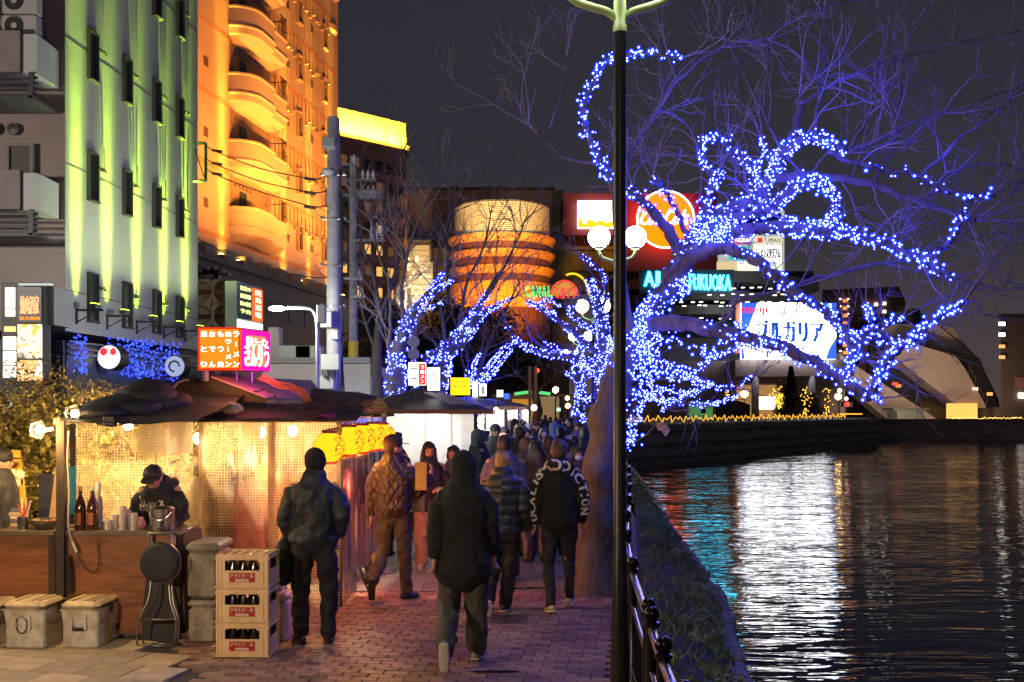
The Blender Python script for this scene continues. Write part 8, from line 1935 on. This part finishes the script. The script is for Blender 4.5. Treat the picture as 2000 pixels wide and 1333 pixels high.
# 1. man in beanie, back view, between crates and lanterns
p_ = gl(613, 1258)
MAN = person(dict(label='man in black beanie and dark navy jacket seen from behind beside the beer crates', loc=p_, rot=R(4), H=1.72, width=1.12, jt=.045, hem=.93, flare=1.06, jm=DNV, tm=BLK, shm=BSH, slm=BSH, beanie=cloth('black knit', (.016, .013, .012), .95, .6, 150), hair='none', hyaw=38, hpitch=-4,
  J=dict(le=(-.245, -.04, 1.15), lw=(-.215, .05, .93), re=(.255, -.05, 1.15), rw=(.20, .08, .95), la=(-.115, .0, .09), ra=(.12, .06, .09), lk=(-.12, .02, .5), rk=(.13, .04, .5), hd=(0, .03, 1.60), ltd=(-.5, 1, -.08), rtd=(.15, 1, -.08)), trouser=1.18, seed=2, fold=.016, collar_h=.02))
t = thing('shoulder_bag', 'black cloth bag held at the left hip of the man in the beanie', 'bag', p_ + Vector((-.27, -.0, .60))); hr = Loft(); hr.limb([Vector((0, 0, .30)), Vector((-.02, 0, .12)), Vector((-.03, 0, -.02))], [(.05, .06), (.10, .07), (.13, .07)]); pend(hr, 'bag', BLK, t, .014, folds(.012))
# 2. man in quilted jacket
p_ = gl(768, 1172)
person(dict(label='man in brown quilted jacket and dark cap seen from behind, holding up a menu card', loc=p_, rot=R(-12), H=1.80, width=1.05, jt=.05, hem=.95, flare=1.0, jm=QM, tm=cloth('brown cord trousers', (.075, .05, .035), .85), shm=M('navy slide', (.05, .055, .10), .5), slm=M('dark sole', (.02, .02, .02), .7), cap=cloth('dark maroon cap', (.04, .018, .02), .8), hair='short', hyaw=-50, hpitch=-3,
  J=dict(le=(-.225, -.03, 1.12), lw=(-.25, .02, .88), re=(.23, .10, 1.13), rw=(.30, .34, 1.26), lk=(-.11, .02, .50), la=(-.12, -.33, .24), rk=(.11, .05, .50), ra=(.12, .08, .09), ltd=(-.1, .25, -1), rtd=(.55, .8, -.1)), hand_r=(.2, .2, 1), trouser=1.12, seed=5, fold=.012, vox=.012))
T = thing('menu_card', 'tan menu card held up by the man in the quilted jacket', 'card', P(821, 935, 10.95)); m = MB(); a, b = P(811, 958, 10.85), P(833, 903, 10.85); m.bbox((a.x, 10.85, a.z), (b.x, 10.862, b.z)); m.build('card', M('tan card', (.62, .40, .16), .7, var=.1, vs=20), T)
T = thing('paper_bag', 'brown paper bag hanging below the raised menu card', 'bag', P(817, 985, 11.3)); m = MB(); a, b = P(803, 1001, 11.3), P(829, 965, 11.3); m.rbox(((a.x + b.x) / 2, 11.34, (a.z + b.z) / 2), (b.x - a.x, .08, b.z - a.z), .01); m.build('bag', M('kraft paper', (.36, .22, .10), .8), T)
# 3. woman facing camera
p_ = gl(838, 1110)
person(dict(label='woman with long dark hair and fringe facing the camera, dark sweatshirt with coloured letters', loc=p_, rot=PI + R(8), H=1.66, jt=.035, hem=.84, jm=cloth('black sweatshirt', (.022, .018, .026), .85), tm=cloth('pink beige wide trousers', (.45, .30, .24), .8), shm=WSH, slm=WSL, hair='long', hm=MATS['black hair'], hpitch=-6, hyaw=8, trouser=1.5, seed=8,
  J=dict(le=(-.25, .03, 1.13), lw=(-.12, .20, 1.10), re=(.25, .03, 1.13), rw=(.28, .10, .90)), vox=.012))
WOM = COL.objects[-1]
m = MB()
for k, (ch, c_) in enumerate((('H', 'red'), ('E', 'blue'), ('R', 'yellow'))):
    m = MB(); text_mb(m, ch, P(847 + k * 8.5 - (4 if k == 0 else 0), 930, p_.y - .185), (1, 0, 0), (0, 0, 1), .046, .055, .012, bold=.004); o = m.build('chest_letter', M('print ' + c_, {'red': (.6, .03, .03), 'blue': (.03, .25, .6), 'yellow': (.7, .38, .03)}[c_], .6), bpy.data.objects['person.002'] if 'person.002' in bpy.data.objects else None)
    o.matrix_world = Matrix.Identity(4)
# 4. foreground walker, hooded black coat
p_ = gl(905, 1292)
WALK = person(dict(label='person in long black coat with hood up walking away, nearest figure on the path', loc=p_, rot=R(3), H=1.73, width=1.08, jt=.055, hem=.74, flare=1.22, jm=BLW, tm=OLV, shm=M('worn sneaker', (.25, .23, .2), .7), slm=M('pale worn sole', (.50, .46, .40), .7), hair='hooded', hm=BLW, hpitch=-4, trouser=1.42, seed=11, fold=.010, vox=.012, sleeve=1.12, jname='coat',
  J=dict(le=(-.215, -.04, 1.14), lw=(-.235, -.08, .88), re=(.215, .0, 1.13), rw=(.25, .07, .88), lk=(-.12, .03, .50), la=(-.14, -.38, .20), rk=(.11, .03, .5), ra=(.11, .05, .09), ltd=(.02, .10, -1), rtd=(.25, 1, -.1), hd=(0, .03, 1.60))))
m = MB()
for (zz) in (1.10, .98, .86): 
    c = p_ + Vector((-.03, -.18, zz)); m.lathe([(.001, .004), (.008, .003), (.010, 0)], (0, 0, 0), 10)
# 5. blond short haired in puffer
p_ = gl(982, 1196)
person(dict(label='person with short blond hair in dark puffer jacket walking away beside the black coat', loc=p_, rot=R(-4), H=1.66, width=1.05, jt=.065, hem=.86, jm=cloth('dark puffer nylon', (.030, .032, .042), .40, .2, 16), tm=BLK, shm=M('black canvas shoe', (.03, .03, .03), .7), slm=WSL, hair='short', hm=MATS['blond hair'], trouser=1.12, seed=14, puff=.022, fold=.006, sleeve=1.1, collar_h=.035, vox=.012,
  J=dict(lk=(-.1, .05, .5), la=(-.14, -.26, .16), ra=(.02, .02, .09), rk=(.08, .03, .5), ltd=(-.1, .4, -.9), le=(-.23, -.04, 1.12), lw=(-.235, .08, .88), re=(.23, -.03, 1.12), rw=(.24, .10, .88))))
# 6. lettered black jacket man
p_ = gl(1092, 1196)
ADD = person(dict(label='slim man in black fleece jacket with large pale letters around back and sleeves', loc=p_, rot=R(2), H=1.78, width=1.06, jt=.05, hem=.90, jm=cloth('black fleece', (.012, .012, .014), .98, .8, 160), tm=DJN, shm=M('yellowish sneaker', (.55, .42, .22), .6), slm=WSL, hair='short', hm=MATS['brown hair'], trouser=.86, seed=17, fold=.008, sleeve=1.05, vox=.012, hood=True,
  J=dict(le=(-.225, -.04, 1.13), lw=(-.235, .04, .90), re=(.225, -.04, 1.13), rw=(.235, .06, .90), la=(-.09, -.05, .09), lk=(-.10, .03, .5), ra=(.12, .22, .12), rk=(.11, .16, .5), ltd=(-.25, 1, -.25), rtd=(.3, 1, .1))))
# 7. cook
p_ = Vector((P(318, 0, 10.0).x, 10.02, 0))
person(dict(label='cook in black cap and black printed hoodie bending over the counter behind the steel pot', loc=p_, rot=PI - R(4), H=1.62, width=1.14, jt=.045, hem=.86, jm=BLK, tm=BLK, hair='short', cap=cloth('black cap cloth', (.014, .014, .016), .7), hpitch=-30, hyaw=-4, hood=True, lean=(0, .12), seed=20, vox=.011,
  J=dict(hd=(.01, .13, 1.53), le=(-.26, .10, 1.14), lw=(-.20, .36, 1.05), re=(.26, .08, 1.14), rw=(.18, .36, 1.08))))
COOK = p_
# 8. man at the left edge
p_ = Vector((P(-5, 0, 9.7).x, 9.75, 0))
person(dict(label='man in dark cap and grey jacket cut off by the left edge, looking right', loc=p_, rot=R(-75), H=1.72, jt=.04, jm=cloth('dark grey jacket', (.035, .035, .04), .7), tm=BLK, hair='short', cap=MATS['black cap cloth'], hpitch=-5, seed=23, vox=.013))
# 9. dark head person behind blond
p_ = gl(985, 1152 - 18)
person(dict(label='tall person with round dark hair and slate blue coat just ahead of the blond one', loc=p_, rot=R(0), H=1.78, width=1.1, jt=.05, hem=.75, jm=cloth('slate blue coat', (.09, .09, .15), .7), tm=cloth('slate trousers', (.05, .055, .08), .8), shm=WSH, slm=WSL, hair='short', hm=MATS['black hair'], seed=26, vox=.016, trouser=1.2))
# 10. girl with mask near the tree
p_ = gl(1126, 1105)
person(dict(label='girl with dark hair and pale mask facing the camera between lettered jacket and tree trunk', loc=p_, rot=PI + R(25), H=1.60, jt=.035, jm=cloth('dark plum coat', (.05, .035, .05), .8), tm=BLK, hair='bob', mask=True, seed=29, vox=.014))
# 11. person with blue bag, grey trousers
p_ = gl(1046, 1098)
person(dict(label='person in black jacket with wide grey trousers partly hidden by the lettered jacket', loc=p_, rot=R(-3), H=1.66, jt=.05, hem=.80, jm=BLK, tm=cloth('light grey trousers', (.30, .28, .25), .85), shm=BSH, slm=BSH, hair='long', hm=MATS['black hair'], trouser=1.35, seed=31, vox=.016))
T = thing('blue_bag', 'bright blue bag carried beside the lettered jacket', 'bag', P(1030, 1012, 12.9)); hr = Loft(); hr.limb([Vector((0, 0, .05)), Vector((0, 0, -.05))], [(.06, .04), (.085, .05)]); pend(hr, 'bag', M('bright blue bag cloth', (.03, .22, .65), .5), T, .014)
# 12. lavender jacket girl, blue-black hair
p_ = gl(1110, 1085)
person(dict(label='girl with blue lit bob hair and lavender jacket right of the lettered man head', loc=p_, rot=R(-8), H=1.66, jt=.05, hem=.85, jm=cloth('lavender fleece', (.32, .26, .38), .9), tm=BLK, hair='bob', seed=34, vox=.016))
# 13. grey trousered person at the curtain, left of the quilted man
p_ = gl(728, 1120)
person(dict(label='person in maroon coat with light grey trousers half hidden by the violet curtain', loc=p_, rot=R(-20), H=1.70, jt=.05, hem=.9, jm=cloth('maroon coat', (.10, .025, .03), .8), tm=MATS['light grey trousers'], shm=WSH, slm=WSL, hair='short', seed=37, vox=.016, trouser=1.25))
p_ = Vector((P(772, 0, 14.6).x, 14.6, 0))
person(dict(label='person in plum coat standing by the second stall just behind the dark cap', loc=p_, rot=R(-30), H=1.78, jt=.05, jm=cloth('plum coat', (.07, .035, .05), .8), tm=BLK, hair='short', hm=MATS['brown hair'], seed=39, vox=.018))
# 14-15 green hood man and cap man at the second stall end
p_ = Vector((P(934, 0, 16.2).x, 16.2, 0))
person(dict(label='man in grey green hood standing in profile at the lit corner of the second stall', loc=p_, rot=R(-70), H=1.78, jt=.05, jm=cloth('dark teal coat', (.035, .05, .05), .8), tm=BLK, hair='hooded', hm=cloth('sage hood', (.14, .17, .15), .9), seed=41, vox=.018))
p_ = Vector((P(967, 0, 18.6).x, 18.6, 0))
person(dict(label='man in striped grey cap facing the camera in olive jacket under the stall lamp', loc=p_, rot=PI + R(20), H=1.82, jt=.05, jm=cloth('olive grey jacket', (.11, .12, .11), .8), tm=BLK, hair='short', cap=cloth('grey cap cloth', (.10, .10, .10), .8), seed=43, vox=.018))
# girl with red mask bag etc behind walker
p_ = gl(886, 1100)
person(dict(label='woman with dark bob in lilac coat, half hidden by the nearest walker in black', loc=p_, rot=PI - R(30), H=1.60, jt=.045, jm=cloth('lilac grey coat', (.25, .19, .28), .85), tm=BLK, hair='bob', seed=47, vox=.016))
# grey coated seller shadow inside second stall
for (px, d_, lab, col_) in ((893, 18.6, 'grey silhouette of a person behind the milky curtain of the second stall', (.25, .25, .28)),):
    person(dict(label=lab, loc=Vector((P(px, 0, d_).x, d_ + .2, 0)), rot=R(20), H=1.72, jt=.05, jm=cloth('grey coat %d' % px, col_), tm=BLK, hair='short', seed=50, vox=.022, det=False))
# customers seated inside the first stall
SEAT = dict(lk=(-.14, .36, .62), la=(-.14, .36, .16), rk=(.14, .36, .62), ra=(.14, .36, .16))
for k, (px, d_, rt, lab, c_, hr_, sk) in enumerate(((392, 11.2, -10, 'customer in cream sweater seen through the plastic beside the cook', (.62, .50, .36), 'short', 0),
        (440, 11.15, -15, 'customer with long brown hair and yellow cardigan seated behind the curtain', (.20, .13, .05), 'long', 1), (482, 11.15, 20, 'customer in pink coat seated behind the curtain above the beer crates', (.62, .16, .14), 'none', 2),
        (566, 11.4, -20, 'customer seated at the far right inside the first stall', (.45, .18, .06), 'short', 3), (520, 13.0, 170, 'stall keeper facing out behind the inner counter', (.40, .12, .06), 'short', 4))):
    if k == 2:
        person(dict(label=lab, loc=(P(px, 0, d_).x, d_, -.04), rot=R(rt), H=1.55, jt=.06, hem=.62, flare=1.15, jm=cloth('customer cloth %d' % k, c_), tm=GRT, hair='bob', hm=MATS['brown hair'], seed=60 + k, vox=.02, det=False))
    else: person(dict(label=lab, loc=(P(px, 0, d_).x, d_, -.06 if k < 4 else 0), rot=R(rt), H=1.60, jt=.05, hem=.8, jm=cloth('customer cloth %d' % k, c_), tm=GRT, hair=hr_, hm=MATS['brown hair'], seed=60 + k, vox=.02, det=False, J=dict(le=(-.27, .1, 1.15), lw=(-.15, .3, 1.08), re=(.27, .1, 1.15), rw=(.15, .3, 1.08))))
for k in range(3):
    x_ = P((400, 450, 560)[k], 0, 11.4).x

# crowd templates -------------------------------------------------------------
protos = []
for k, (hr_, fl_, cap_) in enumerate((('short', 0, 0), ('bob', 0, 0), ('long', 0, 0), ('short', 0, 1), ('hooded', 0, 0))):
    sp_ = dict(label='x', loc=(0, -30 - k, 0), rot=0, H=1.70, jt=.055, hem=.82, jm=BLK, tm=DJN, hair=hr_, seed=70 + k, vox=.024, det=False)
    if cap_: sp_['cap'] = MATS['black cap cloth']
    protos.append(person(sp_))
flush()

# letters laid on the fleece jacket
def lay_letters(T, items, mat, name='letter', bd=.006):
    jo = bpy.data.objects[T['_jo']]; me = jo.data; loc, rz = WLOC[T.name]; Mw = Matrix.Translation(loc) @ Matrix.Rotation(rz, 4, 'Z'); Mi = Mw.inverted()
    bvh = BVHTree.FromPolygons([v.co.copy() for v in me.vertices], [tuple(p.vertices) for p in me.polygons])
    for (ch, px, py, w_, h_, rot) in items:
        m = MB(); d_ = loc.y; c = P(px, py, d_); a = R(rot); rt = Vector((math.cos(a), 0, math.sin(a))); up = Vector((-math.sin(a), 0, math.cos(a))); text_mb(m, ch, Vector((c.x, 0, c.z)), rt, up, w_, h_, .01, bold=bd)
        vs = []
        for p in m.v:
            org = Mi @ Vector((p[0], d_ - 1.2, p[2])); dv = (Mi.to_3x3() @ Vector((0, 1, 0))).normalized(); hit, nn, _, _ = bvh.ray_cast(org, dv)
            if hit is None: hit, nn, _, _ = bvh.find_nearest(Mi @ Vector((p[0], d_ - .1, p[2])))
            vs.append(hit + nn * (.005 + (-p[1]) * .5))
        m.v = [tuple(v) for v in vs]; m.build(name, mat, T, local=True)
LT = M('cream felt letter', (.62, .60, .52), .9, bump=.3, bs=120)
lay_letters(ADD, [('A', 1068, 908, .085, .10, 6), ('D', 1086, 907, .080, .095, 0), ('D', 1105, 910, .080, .095, -6), ('I', 1119, 921, .012, .09, -38), ('C', 1128, 933, .085, .085, -52), ('T', 1137, 952, .075, .08, -75), ('I', 1140, 966, .012, .08, -85), ('O', 1142, 980, .07, .08, -90), ('N', 1141, 998, .07, .07, -90),
                  ('S', 1052, 927, .070, .09, 40), ('I', 1045, 940, .012, .08, 50), ('L', 1040, 958, .06, .07, 78), ('A', 1038, 978, .075, .07, 88), ('C', 1039, 994, .07, .07, 90), ('O', 1042, 1010, .07, .07, 94)], LT)
ck = bpy.data.objects[[o for o in bpy.data.objects if o.get('label', '').startswith('cook')][0].name]
lay_letters(ck, [('J', 283, 980, .03, .13, 8), ('H', 292, 985, .035, .10, -4), ('O', 301, 988, .028, .07, 5), ('N', 309, 986, .03, .08, 0), ('V', 317, 987, .03, .09, 3), ('Z', 327, 984, .05, .09, -8)], M('bone print', (.62, .52, .40), .8), 'chest_letter', 0)
m = MB(); text_mb(m, '26', P(305, 912, 9.66), (1, 0, -.1), (0, 0, 1), .055, .04, .01); m.build('cap_patch', M('cap patch', (.45, .40, .38), .8), ck)
ck.children[-1].matrix_parent_inverse = (Matrix.Translation(WLOC[ck.name][0]) @ Matrix.Rotation(WLOC[ck.name][1], 4, 'Z')).inverted() @ Matrix.Translation(WLOC[ck.name][0])

# crowd down the path
ccols = [(.02, .02, .024), (.05, .05, .06), (.10, .095, .10), (.07, .045, .035), (.16, .14, .13), (.045, .06, .10), (.10, .06, .12), (.20, .19, .22), (.03, .035, .03), (.25, .22, .26), (.15, .05, .04)]
cn_ = ['black', 'charcoal', 'grey', 'brown', 'taupe', 'blue', 'purple', 'silver grey', 'dark green', 'pale lilac', 'rust']
cm_ = [cloth('crowd cloth ' + a, c) for a, c in zip(cn_, ccols)]
hc_ = [MATS['black hair'], MATS['brown hair']]
hn = ['short hair', 'bob hair', 'long hair', 'cap', 'hood up']
spots = [  # px, d, proto, colour, facing
 (1052, 13.3 + .6, 2, 0, 0), (1028, 14.6, 1, 1, 10), (1016, 16.3, 0, 0, 0), (1072, 16.5, 1, 3, 0), (1096, 18.2, 0, 6, 0), (1122, 17.8, 0, 5, 8), (1143, 19.5, 1, 1, 0), (1000, 18.4, 0, 2, 0), (985, 20.5, 3, 10, 180),
 (1040, 20.2, 3, 2, 180), (1062, 21.5, 2, 0, 175), (1083, 22.5, 4, 5, 0), (1106, 23.5, 0, 7, 0), (1128, 24.5, 3, 6, 190), (1150, 25.5, 1, 9, 0), (1012, 23, 1, 0, 0), (1030, 25, 2, 1, 180), (1050, 27, 0, 0, 170),
 (1070, 28.5, 4, 1, 0), (1090, 30, 0, 3, 180), (1112, 29, 1, 8, 180), (1136, 31, 0, 2, 0), (1020, 31, 0, 0, 0), (1042, 34, 1, 3, 180), (1060, 36, 0, 0, 0), (1080, 37, 2, 5, 0), (1100, 39, 3, 0, 180), (1121, 36, 0, 4, 0), (1145, 38, 1, 0, 0),
 (1005, 28, 4, 0, 30), (1150, 45, 0, 1, 0), (1035, 44, 0, 1, 0), (1055, 47, 1, 2, 180), (1075, 46, 0, 8, 0), (1093, 48, 2, 0, 0), (1110, 52, 0, 1, 180), (1128, 50, 1, 3, 0), (947, 19.6, 0, 8, -60), (1168, 30, 0, 1, 0), (1023, 38, 3, 0, 180), (1065, 55, 0, 0, 0), (1086, 58, 4, 1, 0)]
CL = []
for i, (px, d_, pr, ci, rt) in enumerate(spots):
    row = 'nearest' if d_ < 19 else ('second' if d_ < 24.6 else ('third' if d_ < 32 else ('fourth' if d_ < 41 else 'farthest')))
    rk = sorted(q[0] for q in spots if (('nearest' if q[1] < 19 else ('second' if q[1] < 24.6 else ('third' if q[1] < 32 else ('fourth' if q[1] < 41 else 'farthest')))) == row)).index(px)
    CL.append('%s coat, %s, %s from left in %s crowd row' % (cn_[ci], hn[pr] + (' facing us' if 120 < rt < 240 else ' seen from behind'), ('first', 'second', 'third', 'fourth', 'fifth', 'sixth', 'seventh', 'eighth', 'ninth', 'tenth', 'eleventh', 'twelfth', 'thirteenth')[min(rk, 12)], row))
for i, (px, d_, pr, ci, rt) in enumerate(spots):
    c = copy_tree(protos[pr]); x = P(px, 0, d_).x; c.location = (x, d_, .01 if d_ > 12 else 0); c.rotation_euler = (0, 0, R(rt + (i * 37 % 21 - 10))); s_ = 1 + ((i * 13) % 9 - 4) * .018; c.scale = (s_, s_, s_)
    for ch in c.children:
        nm = ch.name.split('.')[0]
        if nm in ('jacket', 'hood') and ch.material_slots: ch.material_slots[0].link = 'OBJECT'; ch.material_slots[0].material = cm_[ci]
        if nm == 'hair': ch.material_slots[0].link = 'OBJECT'; ch.material_slots[0].material = hc_[(i * 7) % 2]
        if nm == 'trousers': ch.material_slots[0].link = 'OBJECT'; ch.material_slots[0].material = cm_[(ci + 5 * i) % 4]
    c['label'] = CL[i]
    c['group'] = 'crowd walking down the path'
for p in protos:
    for ch in list(p.children): bpy.data.objects.remove(ch)
    bpy.data.objects.remove(p)
for o in bpy.data.objects:
    for kk in ('_jo', '_k'):
        if kk in o: del o[kk]
# a few leaves clinging to the near tree, one hanging low by the post
T = thing('dry_leaf', 'large pink lit dry leaf on the low twig right of the lamp post', 'leaf', P(1292, 835, 10.8)); m = MB(); c = P(1292, 835, 10.8)
m.add([c + Vector((-.06, 0, .05)), c + Vector((.0, -.01, .06)), c + Vector((.05, 0, .03)), c + Vector((.09, .01, -.02)), c + Vector((.07, 0, -.07)), c + Vector((.04, -.01, -.10)), c + Vector((.0, 0, -.04)), c + Vector((-.04, .01, -.03))], [(0, 1, 7), (1, 2, 7), (2, 3, 6), (2, 6, 7), (3, 4, 6), (4, 5, 6)]); m.build('blade', M('pale dry leaf', (.45, .28, .30), .6), T); m = MB(); m.tube([P(1232, 870, 11.2), P(1262, 850, 11.0), P(1285, 826, 10.8)], .007, 5); m.build('stem', TW, T)
